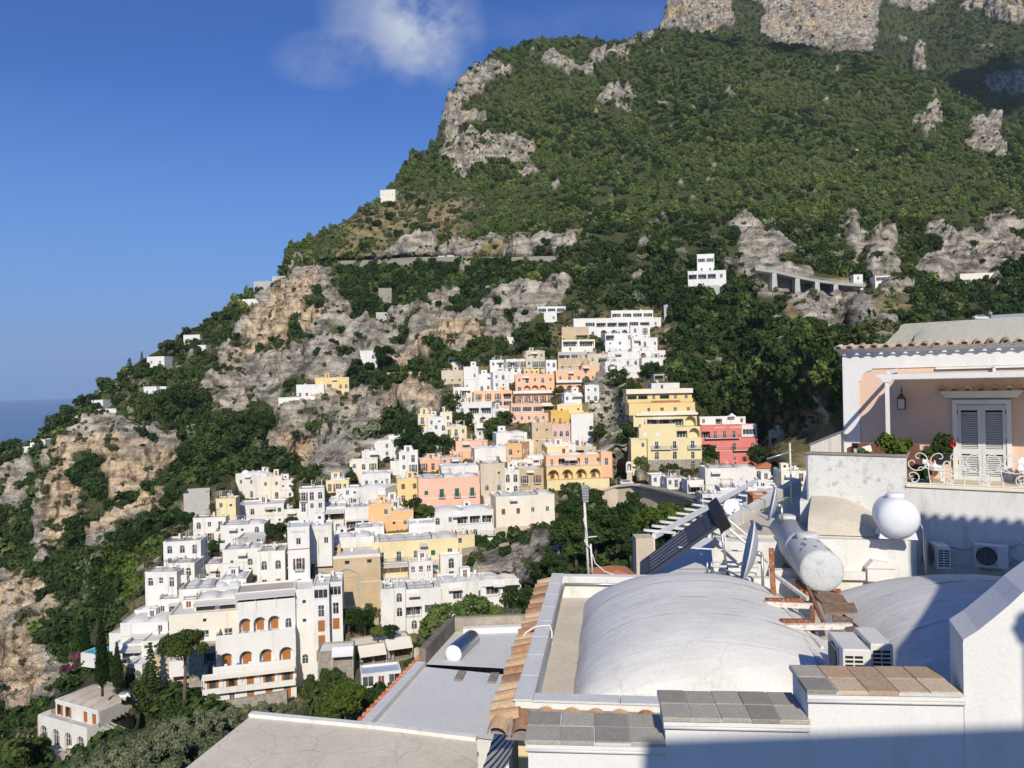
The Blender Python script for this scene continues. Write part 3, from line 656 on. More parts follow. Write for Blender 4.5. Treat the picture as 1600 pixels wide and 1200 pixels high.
k = H('house', 'yellow house with brown shutters left of the salmon house', 622, 750, 657, 786, 215, 12, 8, 'yellow', ['n n', '. D'], 'f')
H('house', 'white house with smooth barrel vault beside the yellow house', 556, 764, 604, 800, 214, -14, 9, 'white', ['. .', '. .'], 'v1')
H('house', 'small white house with outside stairs left of the barrel vault house', 538, 764, 560, 792, 222, 8, 7, 'white', ['w .', '. d'])
H('house', 'low white house with domed roofs behind the barrel vault house', 566, 742, 610, 762, 230, 8, 8, 'white', ['. w .'], 'v2')
H('house', 'tall beige house with arched windows right of the salmon house', 752, 726, 790, 790, 224, 12, 8, 'tan2', ['. o', 'A A', '. o'], 'f', base=5)
H('house', 'weathered white loggia house between the tall beige house and the brown shutter house', 788, 736, 812, 772, 228, 10, 6, 'white2', ['D D', 'o D'], 'f')
H('house', 'tan house with two domes and brown balcony doors', 810, 734, 850, 776, 230, 10, 8, 'tan', ['b b', '. D'], 'v2', wood=WOODB)
H('house', 'white vaulted house with one arched brown window and a solar panel', 742, 702, 800, 724, 240, 10, 8, 'white2', ['. . A o'], 'v2')
H('house', 'ochre walled house with dark side wall on the alley', 792, 694, 816, 732, 238, -18, 8, 'orange', ['. .', '. .'], 'f', roofm=ROOFT)
H('house', 'white house with long brown french window above the ochre house', 776, 678, 824, 704, 250, 10, 8, 'white2', ['. n . w .'], 'v2')
H('house', 'flat salmon house with white pilasters and three doors', 713, 690, 762, 716, 248, 10, 9, 'salmon', ['N N d'], 'f')
H('house', 'small pink arched porch below the flat salmon house', 704, 708, 722, 722, 243, 10, 4, 'peach', ['D'], 'f', clutter=0)
k = House('arcade_house', 'orange and yellow house with four great arches and planted terrace', 905, 764, 236, 8)
k.block(-10, 9.6, 0, 0, 3.0, 9, 'lemon', ['. o . o . .'], 'n', base=5)
k.block(-10, 7.4, .6, 3.0, 6.9, 8, 'yellow', ['c c c c'], 'n', found=False, inner='S')
k.block(-9.5, 8.8, 3.4, 6.9, 9.9, 6, 'peach', ['N P P d w'], 'v3', found=False); k.terrace(-9.8, 7.2, 3.38, 6.95, 2.6, WALL['yellow'], False, WALL['grey'], .2); k.awning(-4, 0, 3.3, 9.4, 2.2, .4, TRIM)
k.block(-8.5, -1.5, 6.5, 9.9, 12.2, 4, 'lemon', ['. n'], 'f', found=False)
k.block(7.4, 11.0, 1.4, 3.0, 10.6, 7, 'peach', ['d', '.'], 'v1', found=False)
k = H('house', 'old stone house with small windows between the ochre and pink houses', 832, 662, 863, 712, 256, 6, 8, 'tan', ['w o', '. w', '. o'], 'f', base=4)
k = H('house', 'faded pink house with three arched windows under a yellow attic', 863, 664, 892, 704, 256, 6, 8, 'pinkish', ['A A A', 'd'], 'f', base=3); k.block(-k.w/2, k.w/2, 1.5, k.h, k.h + 4.4, 6, 'ochre', ['w N .'], 'f', found=False)
k = H('house', 'yellow and white house with dark balcony and great arched window', 893, 648, 928, 698, 259, 4, 8, 'white', ['.', '.', 'A .'], 'f', base=3)
k.block(-k.w/2, k.w/2, .4, k.h*.36, k.h*.66, 7, 'white', ['P'], 'n', found=False); k.block(-k.w/2-2, k.w/2, 1.2, k.h*.66, k.h*1.02, 7, 'ochre', ['P P V'], 'f', found=False); k.block(-k.w/2-4, k.w/2-3, 4, k.h*1.02, k.h*1.28, 6, 'yellow', ['o . o'], 'v1', found=False)
# ---- peach hotel group and houses about it
k = H('house', 'white house with two big ground floor arches and upper balcony', 713, 630, 769, 664, 281, -4, 9, 'white', ['A P P', 'a a'], 'f', side={'R': ['. o', '. .']}, inner='d', base=4)
k = H('hotel', 'peach hotel wing with loggias and terrace parasols', 806, 586, 867, 628, 293, 2, 9, 'peach', ['w A w A w', 'D a a a .', 'b b b b b'], 'f', cat='hotel', wood=WOODB, inner='-'); k.balcony(-k.w/2-1, k.w/2, 0, k.h*.34, 1.4); k.block(-4, 2, 3, k.h, k.h+2, 5, 'yellow', ['o o o'], 'f', found=False)
k = H('hotel', 'upper peach hotel wing with curved arches below a white roof', 869, 580, 912, 614, 297, 2, 9, 'peach', ['w A A', 'a a a'], 'v2', cat='hotel', inner='-'); k.balcony(-k.w/2, k.w/2, 0, k.h*.5, 1.2)
H('hotel', 'lower peach hotel wing with rows of french windows', 741, 612, 801, 650, 290, 2, 9, 'peach', ['b b b P', '. . V V', '. . o o'], 'f', cat='hotel', wood=WOODB)
k = H('restaurant', 'salmon restaurant with long window band under a pale awning', 799, 632, 866, 660, 279, 3, 9, 'salmon', ['V V V P', 'w w w w w w'], 'f', cat='restaurant'); k.awning(3, 8.0, 0, k.h+.3, 1.6, .7, AWNC)
H('house', 'small white house with arched stair below the lower peach wing', 770, 640, 796, 664, 282, 14, 7, 'white', ['N .', '. .'])
H('house', 'square white house left of the peach hotel', 725, 574, 748, 612, 306, -4, 8, 'white', ['. w', '. .'], 'f'); H('house', 'white house with one arched doorway and outside stair beside the square white house', 748, 586, 778, 612, 304, 4, 8, 'white', ['A . .'], 'f')
k = H('house', 'white garage with green canopy on the ledge left of the peach hotel', 700, 566, 730, 582, 322, 4, 6, 'white', ['V V'], 'f', clutter=0); k.awning(-3.6, 0, -.05, 6.2, 2, .4, GREEN)
# ---- upper houses under the wood
U = [('long cream villa with panelled windows at the top of the upper cluster', 955, 486, 1021, 498, 348, 4, 7, 'cream', ['V V V V'], 'f'),
 ('long white terrace house with balconies under the cream villa', 896, 498, 1034, 512, 342, 4, 8, 'white2', ['. V P P P V P w'], 'f'),
 ('white house with row of arches below the long terrace house', 918, 511, 985, 526, 337, 4, 6, 'white', ['D a a a'], 'n'),
 ('white house with tall arched window right of the row of arches', 985, 510, 1016, 532, 336, 4, 7, 'white', ['A b', '. .'], 'f'),
 ('stone house with reed roof at the left of the upper cluster', 878, 512, 920, 532, 334, 2, 6, 'tan', ['. P'], 'f'),
 ('beige house with vine hung balcony in the upper cluster', 878, 532, 930, 551, 326, 4, 8, 'cream', ['P P', '. .'], 'f'),
 ('grey house with washing on its balcony under the vine balcony', 872, 551, 930, 563, 319, 4, 8, 'grey', ['P V .'], 'f'),
 ('tan stone house with pale blue door at the foot of the upper cluster', 872, 561, 922, 580, 314, 4, 8, 'tan', ['. w . w'], 'f'),
 ('white stepped house with dark porch in the upper cluster', 946, 522, 992, 552, 325, 4, 9, 'white', ['P . .', 'o w .', '. o o'], 'f'),
 ('tall white house with plain walls at the right of the upper cluster', 988, 529, 1028, 556, 322, 4, 8, 'white', ['. n d . w', '. . . . .'], 'f'),
 ('white house with pointed arched windows in the upper cluster', 950, 551, 1000, 572, 316, 4, 8, 'white', ['. A A A'], 'f'),
 ('white house with loggia over green shutters', 1000, 549, 1040, 562, 316, 2, 7, 'white', ['a . d o'], 'f'),
 ('lowest white house of the upper cluster with green doors', 1003, 560, 1043, 573, 311, 2, 7, 'white', ['. g G g'], 'f'),
 ('tall white wall house beside the crag at the foot of the upper cluster', 946, 566, 980, 594, 306, 10, 7, 'white', ['. . o', '. . .'], 'f'),
 ('beige flat house with brown pergola behind the tall white wall house', 918, 554, 950, 568, 314, 4, 7, 'tan2', ['. P'], 'f'),
 ('thin ruined tower with paired windows at the wood\'s edge', 1038, 478, 1048, 502, 345, -10, 5, 'grey', ['d', '.'], 'f'),
 ('white terrace house under the cave cliff', 840, 480, 884, 490, 362, 4, 6, 'white', ['V V V'], 'f'),
 ('white cottage under vines at the cliff foot', 782, 528, 806, 540, 342, 10, 6, 'white', ['w w w'], 'f'),
 ('lower white house of the cave cliff terrace', 850, 488, 870, 502, 357, -8, 5, 'white', ['. w'], 'f')]
for lb, *q in U: H('house', lb, *q)
# ---- yellow hotel
k = House('hotel', 'large yellow hotel of six floors with white window surrounds and terrace parasols', 1046, 718, 236, 0, 'hotel')
k.block(-6.6, 10.0, 0, 0, 6.6, 10, 'lemon', ['b b b', 'D D d'], 'n', wood=TRIM, base=.1); k.block(-6.6, 10, .08, -3, 0, 9, 'stone', ['. . D'], 'n', inner='-')
k.block(-9.0, 10.0, 1.2, 6.4, 10.0, 10, 'lemon', ['w w . P c'], 'n', found=False, wood=TRIM, doorcol=True, inner='-')
k.block(-11.5, -6.6, 1.4, 2.9, 6.4, 8, 'lemon', ['. w'], 'f', base=5); k.block(-11.0, -6.8, 2.4, -1.0, 3, 6, 'lemon', ['. D'], 'n')
k.block(-10.2, 9.6, 3.8, 10.0, 13.6, 8, 'lemon', ['. P P P c'], 'n', found=False, inner='-'); k.terrace(-8.4, 2.4, 3.8, 10.1, 2.4, WALL['lemon'], True, None, .3)
k.strip(-9.6, 9.8, 3.78, 13.5, 14.3, WALL['cream'], 'cornice', .8)
k.block(-11.4, 9.3, 4.6, 13.6, 17.4, 8, 'yellow', ['. w d d w'], 'n', found=False, wood=TRIM); k.balcony(-8, 9.2, 4.6, 13.9, 1.0, True, WALL['lemon'])
k.block(-11.9, 8.6, 5.8, 17.4, 21.4, 7, 'yellow', ['P P w P w w'], 'f', found=False, roofm=TILE); k.balcony(-11.8, 8.7, 5.8, 17.7, 1.1, True, WALL['yellow']); k.strip(-12.1, 8.8, 5.7, 20.3, 21.7, WALL['cream'], 'fascia', .9)
k.strip(-4.4, 4.6, 4.68, 17.55, 18.1, TILE, 'tile_sign', .06)
k.balcony(-5.6, .6, 0, 3.35, .9, False); k.balcony(5.6, 9.8, 0, 3.35, .9, False)
for q, x in enumerate((-6.6, -2.6, .6)):
    mb = MB(); mb.tube([(x, 2.6, 10.1), (x, 2.6, 12.6)], .04, 6)
    mb.lathe([(1.7, 12.3), (.9, 12.65), (.02, 12.95)] if q else [(.22, 10.9), (.34, 11.6), (.05, 13.1)], 10, Matrix.Translation((x, 2.6, 0)))
    tag(mb.build('parasol', AWNC), ('folded cream parasol at the left of the yellow hotel terrace', 'middle open cream parasol on the yellow hotel terrace', 'right open cream parasol on the yellow hotel terrace')[q], 'parasol', 'cream hotel parasols').matrix_world = k.fr.mat()
k = H('house', 'small white house on the crag above the yellow hotel', 1018, 600, 1062, 610, 256, 2, 5, 'white', ['. w . .'], 'f', roofm=ROOFT)
H('house', 'cream hut with one window beside the wood above the yellow hotel', 1040, 585, 1056, 594, 270, 2, 4, 'lemon', ['w'], 'f', clutter=0); H('shed', 'dark wooden shelter above the yellow hotel', 1022, 586, 1038, 594, 268, 2, 4, 'grey', ['P'], 'f', cat='shed', clutter=0)
# ---- coral hotel
k = House('hotel', 'coral red hotel with white balconies and a glazed corner room', 1143, 721, 246, 2, 'hotel')
k.block(-9.6, 8.6, 0, 3.4, 11.6, 9, 'red', ['P d d d . .', 'P w . D . D'], 'f', base=2, inner='-'); k.block(-4.2, 8.6, -1.4, -.6, 3.6, 8, 'red', ['. w S w'], 'n'); k.block(.5, 7, -2.6, -2.5, .2, 3, 'red', ['. c'], 'n', inner='-')
k.balcony(-8.6, 2.6, 0, 7.7, 1.2, False, TRIM); k.balcony(-5.5, -.2, 0, 3.7, 1.2, False, TRIM); k.balcony(0, 8.6, -1.4, 3.8, 1.2, False, TRIM)
k.block(3.4, 8.2, -.3, 7.8, 11.4, 6, TRIM, ['V'], 'p', found=False, roofm=TRIM)
k.block(-9, 6, 3.5, 11.6, 13.8, 5, 'white', ['w . P . . w'], 'f', found=False)
for x0_, n_ in ((-5.2, 8), (-.2, 11)):      # two white words too small to read from here
    mb = MB()
    for q in range(n_): x = x0_ + q*.42; mb.box(x, x + .08, -.04, -.003, 10.75, 11.25); mb.box(x + .2, x + .28, -.04, -.003, 10.75, 11.25 if q % 3 else 11.05); mb.box(x + .081, x + .199, -.04, -.003, (10.75, 11.0, 11.17)[q % 3], (10.83, 11.08, 11.25)[q % 3])
    mb.build('lettering', TRIM, k.e)
for x in (-3.2, -.3):
    mb = MB(); mb.lathe([(1.6, 14.4), (.8, 14.9), (.05, 15.4)], 4, Matrix.Translation((x + 1.5, 2.6, 0)) @ Matrix.Rotation(.785, 4, 'Z'), False); mb.bar((x + 1.5, 2.6, 11.7), (x + 1.5, 2.6, 15), .1)
    if x > -1: mb.build('gazebo', TRIM, k.e)
# ---- road side buildings
H('house', 'long flat white building with green shutters above the roadside cafes', 1103, 733, 1181, 772, 208, -2, 8, 'white2', ['. . . .', '. d d n .'], 'v3', base=4)
k = H('cafe', 'roadside cafe with long white awning', 1126, 764, 1180, 790, 196, -4, 7, 'white', ['P P'], 'f', cat='cafe'); k.awning(-4.4, 4.4, 0, k.h, 3.0, .9, TRIM)
H('shop', 'white roadside shop with blue door', 1018, 744, 1042, 758, 224, 4, 6, 'white', ['w d'], 'f', cat='shop'); H('shop', 'white roadside shop with two dark windows', 1042, 748, 1072, 762, 217, 4, 6, 'white', ['w d w'], 'f', cat='shop')
k = H('shop', 'white roadside shop with rounded cream awning', 1074, 752, 1100, 770, 209, 2, 6, 'white', ['P'], 'f', cat='shop'); k.awning(-2, 2, 0, k.h-.2, 1.6, .9, AWNC)
H('house', 'white house with dark red tiled roof below the coral hotel', 1182, 732, 1218, 748, 218, -12, 7, 'white', ['. w w w'], 't')
H('house', 'cream house with flat roof at the right end of the road', 1222, 738, 1262, 768, 190, -6, 8, 'cream', ['. .', '. .'], 'f')
H('house', 'flat white roof terrace beside the pergola', 1168, 770, 1222, 800, 165, -6, 8, 'white', ['. . .'], 'f')
# ---- houses along the sea ridge
S = [('white two-storey villa high on the sea ridge with stone ground floor', 229, 558, 258, 583, 408, -8, 8, 'white', ['w d', 'd d'], 'f'), ('white villa with red roof edge on the sea ridge', 224, 605, 246, 630, 384, -10, 8, 'white', ['d d', 'D .'], 'f'),
 ('lower white wing of the red edged villa', 246, 605, 260, 618, 386, -6, 6, 'white', ['d'], 'f'), ('small white villa behind a round tree on the sea ridge', 142, 626, 162, 640, 380, -10, 7, 'white', ['. .'], 'f'), ('long white terrace wall house below the round tree', 150, 640, 188, 650, 372, -4, 5, 'white', ['. . .'], 'f'),
 ('white pavilion at the ridge with open porch', 112, 650, 134, 660, 370, -8, 6, 'white', ['P w'], 'f'), ('white house by the flat topped pine at the point', 46, 688, 72, 702, 362, -8, 7, 'white', ['w . w'], 'f'), ('low white terrace at the very point of the ridge', 26, 700, 50, 708, 358, -6, 5, 'white', ['. .'], 'f'),
 ('white house with paired windows on the upper sea ridge', 286, 524, 313, 538, 446, -8, 7, 'white', ['d d .'], 'f'), ('white cabin half hidden in trees on the upper ridge', 308, 540, 322, 555, 430, -8, 5, 'white', ['w'], 'f'), ('white house with two doors under the ridge restaurant', 372, 468, 404, 482, 486, -4, 8, 'white', ['. d d'], 'f'),
 ('grey house with gabled roof on the ridge', 396, 440, 428, 460, 500, -6, 8, 'grey', ['. .', 'P .'], 'f'), ('ridge restaurant with long white awning', 425, 432, 450, 446, 505, -4, 8, 'grey', ['P'], 'f'),
 ('pale ruined farmhouse alone high on the mountain ridge', 594, 297, 618, 317, 632, -10, 9, 'cream', ['o . o', '. . .'], 'f'), ('white house with arched door below the big cliff', 563, 549, 590, 575, 364, 0, 8, 'white', ['. A', 'd d'], 'f'),
 ('yellow house on the cliff knob with arched windows', 493, 591, 545, 609, 327, 4, 7, 'yellow', ['. A V . A .'], 'f'), ('white house with roof posts beside the yellow cliff house', 464, 602, 506, 622, 324, 6, 7, 'white', ['. n . w'], 'f'), ('white terrace at the tip of the cliff knob', 436, 622, 482, 634, 321, 6, 6, 'white', ['. . P .'], 'f'),
 ('white hillside house with stepped terraces by the viaduct', 1076, 424, 1134, 448, 352, -6, 9, 'white', ['P P P .', '. . . .'], 'f'), ('upper white storey house behind the stepped hillside house', 1090, 398, 1116, 426, 358, -6, 8, 'white', ['V V', 'w w'], 'f'), ('grey stone base house under the stepped hillside house', 1084, 446, 1124, 464, 349, -6, 6, 'grey', ['. .'], 'n'),
 ('grey box house at the far end of the viaduct', 1368, 432, 1390, 450, 362, -4, 6, 'white2', ['V', '.'], 'f'), ('white roadside hut just past the viaduct', 1334, 430, 1348, 440, 368, -4, 4, 'white', ['w'], 'f'), ('long pale house with balcony on the road to the right', 1502, 428, 1552, 444, 378, -6, 6, 'cream', ['V V V'], 'f'),
 ('orange cabin among bushes below the viaduct', 1310, 508, 1330, 516, 318, -4, 4, 'orange', ['w .'], 'f'), ('white hut at the viaduct foot', 1290, 466, 1300, 478, 350, -4, 4, 'white', ['o'], 'f'), ('second white hut at the viaduct foot', 1314, 462, 1326, 478, 348, -4, 4, 'white2', ['o', '.'], 'f'),
 ('white domed house with arched gate on the terrace under the knob cliff', 366, 742, 420, 778, 274, -16, 8, 'white', ['w w w', '. D .'], 'v1'), ('cream front of the white domed house', 408, 746, 440, 780, 270, 14, 8, 'cream', ['w w', '. D'], 'f'), ('white annex with stairs beside the cream front', 438, 752, 458, 780, 271, 14, 6, 'white', ['o .', '. .'], 'f'),
 ('stepped white house in the trees below the knob', 586, 692, 624, 716, 254, 8, 7, 'white', ['. w w', '. . .'], 'f'), ('upper white house in the trees below the knob', 608, 682, 648, 700, 258, 8, 7, 'white', ['w . w'], 'f'), ('little white chapel house with arched door', 610, 722, 634, 742, 242, -8, 5, 'white', ['. D'], 'f'), ('white garden house in the trees right of the stepped white house', 656, 694, 680, 712, 250, 8, 5, 'white', ['. o'], 'f'),
 ('grey concrete water tank above the lawn garden', 290, 770, 326, 812, 244, 18, 12, 'grey', ['.'], 'n'), ('stone ruin with arches in the wood', 592, 450, 612, 470, 452, 10, 6, 'stone', ['D D'], 'n'), ('square stone tower base in the wood', 588, 488, 612, 505, 430, 10, 6, 'grey', ['.'], 'n'),
 ('white lower cluster tower with arched windows', 597, 922, 634, 990, 156, 10, 7, 'white', ['. A', '. A', '. .'], 'f'), ('white house with glazed balcony and vaults in the lower cluster', 634, 922, 690, 985, 158, 12, 8, 'white', ['. .', 'P V', 'A .'], 'v3'), ('long white vaulted house of the lower cluster behind the leafy tree', 690, 912, 760, 970, 161, 12, 8, 'white', ['. V . w', '. . . .'], 'v3'), ('white end house of the lower cluster with awning balcony', 752, 908, 816, 956, 162, 8, 7, 'white', ['P P', '. V'], 'v2')]
for lb, *q in S: H('water_tank' if 'tank' in lb else 'house', lb, *q, **({'clutter': 0} if q[0] > 1270 or q[4] > 350 else {}))
FILL = [('white house with slatted roof frames behind the guest house tower', 476, 803, 512, 832, 212, 8, 7, 'white', ['w . w', '. d .'], 'f'), ('white stepped house above the lawn garden', 336, 832, 372, 858, 204, 4, 7, 'white', ['. w', 'o .'], 'f'), ('small white cube between the long white house and the vaulted one', 394, 824, 416, 842, 206, 8, 6, 'white', ['w .'], 'f'),
 ('low white house with sun terrace behind the conservatory', 515, 782, 548, 800, 218, 8, 7, 'white', ['w . w'], 'f'), ('white house on the slope above the barrel vault', 545, 744, 572, 766, 240, 4, 7, 'white', ['A w'], 'v1'), ('white terrace house below the barrel vault house', 588, 784, 624, 806, 207, 8, 7, 'white', ['w . d', '. o .'], 'f'),
 ('white arcade under the salmon house with dark arches', 650, 800, 682, 826, 204, 10, 6, 'white', ['D D', '. .'], 'f'), ('weathered pink ruin below the flat salmon house', 690, 716, 722, 740, 236, 8, 6, 'pinkish', ['o . o', '. w .'], 'f'), ('white domed roofs behind the salmon house', 690, 730, 752, 750, 226, 10, 8, 'white', ['. o . o'], 'v3'),
 ('white roofs crowded left of the tan double dome house', 798, 720, 834, 738, 237, 8, 7, 'white2', ['w . w'], 'v2'), ('white terraced house between the stone house and the arcade', 852, 696, 900, 714, 248, 6, 7, 'white', ['w P .'], 'f'), ('stone house with arbour above the arcade house', 896, 700, 932, 714, 249, 4, 6, 'tan2', ['P .'], 'f'), ('white block with chimneys between the orange and yellow houses', 556, 826, 600, 850, 184, 10, 7, 'white', ['w . w'], 'v2'),
 ('white house with terrace behind the yellow apartments', 640, 820, 680, 848, 186, 10, 7, 'white', ['A w N'], 'f'), ('small yellow annex right of the yellow apartments', 712, 838, 742, 868, 186, 10, 6, 'lemon', ['w .', '. o'], 'f'), ('low white vaulted house right of the lawn garden', 300, 884, 348, 908, 184, 6, 8, 'white', ['. o .'], 'v3'), ('white house with grey vaults above the brown awning house', 248, 938, 288, 962, 170, 6, 7, 'white', ['w . o'], 'v2'), ('white cube stepping down to the pool garden', 176, 1008, 202, 1036, 164, -4, 6, 'white', ['w .', '. d'], 'f'),
 ('white cafe terrace house beside the road', 1098, 774, 1130, 792, 190, 0, 6, 'white', ['P .'], 'f'), ('white house with flat roof below the red tiled house', 1186, 752, 1226, 768, 196, -8, 6, 'white', ['w . w'], 'f'), ('white terrace roof at the right end above the pergola', 1204, 770, 1244, 788, 176, -8, 6, 'white2', ['. .'], 'f'), ('beige house under the tall beige arched house', 756, 778, 778, 800, 218, 10, 5, 'tan2', ['o .'], 'f'),
 ('white house under the white arched-window house of the peach hotel', 742, 664, 776, 684, 268, 6, 6, 'white', ['w A'], 'f'), ('white chapel like house below the two dark trees', 664, 700, 690, 722, 246, 6, 6, 'white', ['A .'], 'v1'), ('white garden house left of the stepped white house', 566, 706, 590, 726, 252, 6, 6, 'white', ['w .'], 'f'), ('cream house squeezed beside the stone house', 816, 690, 834, 716, 252, 4, 6, 'cream', ['w', 'd'], 'f'),
 ('white house behind the cream hotel wing with a roof terrace', 384, 926, 414, 950, 160, 10, 6, 'white', ['w .'], 'f'), ('white house below the white two-level house', 640, 880, 676, 900, 172, 12, 5, 'white2', ['w . w'], 'f'), ('white guest rooms right of the tall white wall house', 976, 574, 1004, 590, 304, 4, 6, 'white', ['w w'], 'f'), ('grey house left of the square white house', 690, 580, 724, 600, 316, 2, 6, 'tan2', ['w . w'], 'f')]
for lb, *q in FILL: H('house', lb, *q)
# the small houses crowded into every gap between these
GAPS = [(345,830),(380,770),(480,800),(560,742),(620,690),(715,645),(735,600),(860,562),(935,600),(905,690),(955,740),(870,770),(745,815),(722,880),(640,920),(560,960),(480,905),(380,900),(330,960),(230,935)]
def gapfill():
    r = random.Random(21); hb = np.array(HREG); fronts = []
    for pl, Ym in BREG: xs_ = [q[0] for q in pl]; ys_ = [q[1] for q in pl]; fronts.append((min(xs_), min(ys_), max(xs_), max(ys_)))
    fr_ = np.array(fronts); roots = [(o['label'], proj(o.matrix_world.translation if False else o.location)) for o in COL.objects if o.type == 'EMPTY' and o.get('category') in ('house', 'hotel') and o.location.y > 100]
    used = set(); made = 0; tries = 0
    gp = GAPS
    def inside(x, y_):
        c = False; j = len(gp) - 1
        for i in range(len(gp)):
            (xi, yi), (xj, yj) = gp[i], gp[j]
            if (yi > y_) != (yj > y_) and x < (xj - xi) * (y_ - yi) / (yj - yi) + xi: c = not c
            j = i
        return c
    while made < 64 and tries < 6000:
        tries += 1; x, y_ = r.uniform(240, 950), r.uniform(560, 960)
        if not inside(x, y_): continue
        d2 = ((hb[:, :2] - (x, y_)) ** 2).sum(1); k = np.argsort(d2)[:6]; wgt = 1 / (d2[k] + 20); Y = float((hb[k, 2] * wgt).sum() / wgt.sum())
        wm_, hm_ = r.uniform(4.2, 8.5), r.choice((3.0, 3.2, 5.8, 6.2)); wp, hp = wm_ / Y * F, hm_ / Y * F
        a0, b0, a1, b1 = x - wp/2, y_ - hp, x + wp/2, y_
        ov = (np.clip(np.minimum(fr_[:, 2], a1) - np.maximum(fr_[:, 0], a0), 0, None) * np.clip(np.minimum(fr_[:, 3], b1) - np.maximum(fr_[:, 1], b0), 0, None)).max()
        if ov > .22 * wp * hp: continue
        col = r.choice(('white', 'white', 'white', 'white', 'white2', 'cream', 'tan2', 'peach', 'lemon')); n = 2 if wm_ < 6 else 3; tall = hm_ > 4
        rows = [' '.join(r.choice('wwAdo.b') for _ in range(n)) for _ in range(2 if tall else 1)]; roof = r.choice(('f', 'f', 'v1', 'v2'))
        nl, (nx, ny) = min(roots, key=lambda q: (q[1][0] - x) ** 2 + (q[1][1] - y_) ** 2)
        side = ('left of' if x < nx else 'right of') if abs(x - nx) > abs(y_ - ny) else ('above' if y_ < ny else 'below')
        cname = {'white': 'white', 'white2': 'weathered white', 'cream': 'cream', 'tan2': 'beige', 'peach': 'peach', 'lemon': 'pale yellow'}[col]
        lb = ('tall ' if tall else 'low ') + cname + (' house ' if roof == 'f' else ' vaulted house ') + 'just ' + side + ' the ' + ' '.join(nl.replace('the ', '').split()[:7])
        while lb.split()[-1] in ('with', 'and', 'of', 'a', 'its', 'by', 'in', 'at', 'under', 'behind', 'between', 'beside', 'two', 'one', 'below', 'above', 'left', 'right', 'big', 'small'): lb = lb.rsplit(' ', 1)[0]
        if lb in used: continue
        used.add(lb); made += 1
        H('house', lb, a0, b0, a1, b1, Y, r.uniform(-2, 14), r.uniform(4.5, 7), col, rows, roof, wood=r.choice((WOODB, GREEN, TRIM, WOODO)), roofm=r.choice((ROOFW, ROOFW, ROOFT)), clutter=1 if wm_ > 5 else 0)
        fr_ = np.r_[fr_, [(a0, b0, a1, b1)]]
    return made
gapfill()
# lower awnings and shed
k = H('restaurant', 'terrace restaurant with cream awnings below the lower cluster', 556, 1006, 642, 1034, 146, 20, 5, 'stone', ['P P P'], 'f', cat='restaurant', clutter=0, roofm=AWNC); k.awning(-4.8, 0.2, 0, 3.6, 2.6, 1.1, AWNC); k.awning(.4, 5.2, 0, 4.2, 2.6, 1.1, AWNC, 'second_awning')
H('house', 'little white house with pale blue sheet roof behind the orange tile edge', 567, 1054, 626, 1092, 118, 14, 4, 'white', ['V N V', '. d d'], 'f', roofm=BLUETILE, clutter=0)
# dome on the white domed house
k = House('dome', 'small white dome on the house under the knob cliff', 384, 744, 277, 0, 'dome'); mb = MB(); mb.lathe([(1.7, -.5), (1.7, .5), (1.5, 1.3), (1.0, 1.9), (.4, 2.2), (.01, 2.3)], 16); mb.build('drum', WHITE, k.e)
# ---- road, retaining wall, grotto shrine
def ribbon(name, pts, w, mat, z=0.0, kind='structure'):
    mb = MB(); vs = []
    for i, p in enumerate(pts):
        d = (pts[min(i+1, len(pts)-1)] - pts[max(i-1, 0)]); d.z = 0; d.normalize(); s = Vector((-d.y, d.x, 0)); vs += [p - s*w/2 + Vector((0,0,z)), p + s*w/2 + Vector((0,0,z))]
    mb.add(vs, [(2*i, 2*i+2, 2*i+3, 2*i+1) for i in range(len(pts)-1)]); o = mb.build(name, mat); tag(o, kind=kind); return o
ASPH = paint('asphalt', (.075, .075, .078), .2, .3, (.12, .12, .12), .4, streak=False)
RD = [(930,772,234),(965,762,232),(1000,760,226),(1040,768,214),(1085,780,200),(1130,796,186),(1165,812,172)]
rp = [P(*q) for q in RD]
ribbon('road', [p + Vector((1.2, 3.2, .12)) for p in rp], 8.5, ASPH)
mb = MB()
for a, b in zip(rp, rp[1:]): mb.hexa([a+Vector((0,-.6,-18)), b+Vector((0,-.6,-18)), b+Vector((0,.2,-18)), a+Vector((0,.2,-18))], [a+Vector((0,-.25,.9)), b+Vector((0,-.25,.9)), b+Vector((0,.2,.9)), a+Vector((0,.2,.9))])
tag(mb.build('retaining_wall', WALL['tan2']), 'tall old retaining wall holding up the town road', 'wall')
def car(px, py, Y, yaw, col, label):
    e = empty('parked_car', P(px, py, Y), R(yaw), label, 'car', 'cars on the roads'); body = plain('car_' + col, {'white': (.75, .75, .75), 'black': (.02, .02, .022), 'silver': (.4, .41, .42)}[col], .25, .2)
    mb = MB(); pr = [(-2.1, .35), (2.1, .35), (2.15, .75), (1.3, .92), (.6, 1.42), (-1.2, 1.45), (-1.95, 1.0), (-2.15, .8)]; mb.extrude(pr, -.85, .85); mb.build('body', body, e)
    mb = MB(); mb.extrude([(1.1, .95), (.55, 1.36), (-1.15, 1.38), (-1.75, 1.0)], -.87, .87); mb.build('window_band', GLASS, e)
    for x in (-1.3, 1.3):
        for y_ in (-.8, .62):
            mb = MB(); mb.lathe([(.01, 0), (.33, 0), (.33, .2), (.01, .2)], 12, Matrix.Translation((x, y_, .33)) @ Matrix.Rotation(R(-90), 4, 'X')); mb.build('wheel', IRON, e)
car(979, 757, 236, 10, 'white', 'white car on the road before the grotto'); car(1007, 757, 230, -50, 'black', 'black car by the grotto bend')
car(690, 403, 474, 5, 'white', 'white car parked on the high coast road, left one'); car(704, 402, 472, 5, 'white', 'white car parked on the high coast road, right one'); car(1434, 444, 372, -4, 'white', 'white car on the road right of the viaduct'); car(1532, 500, 230, 0, 'white', 'white van roof behind the pink house')
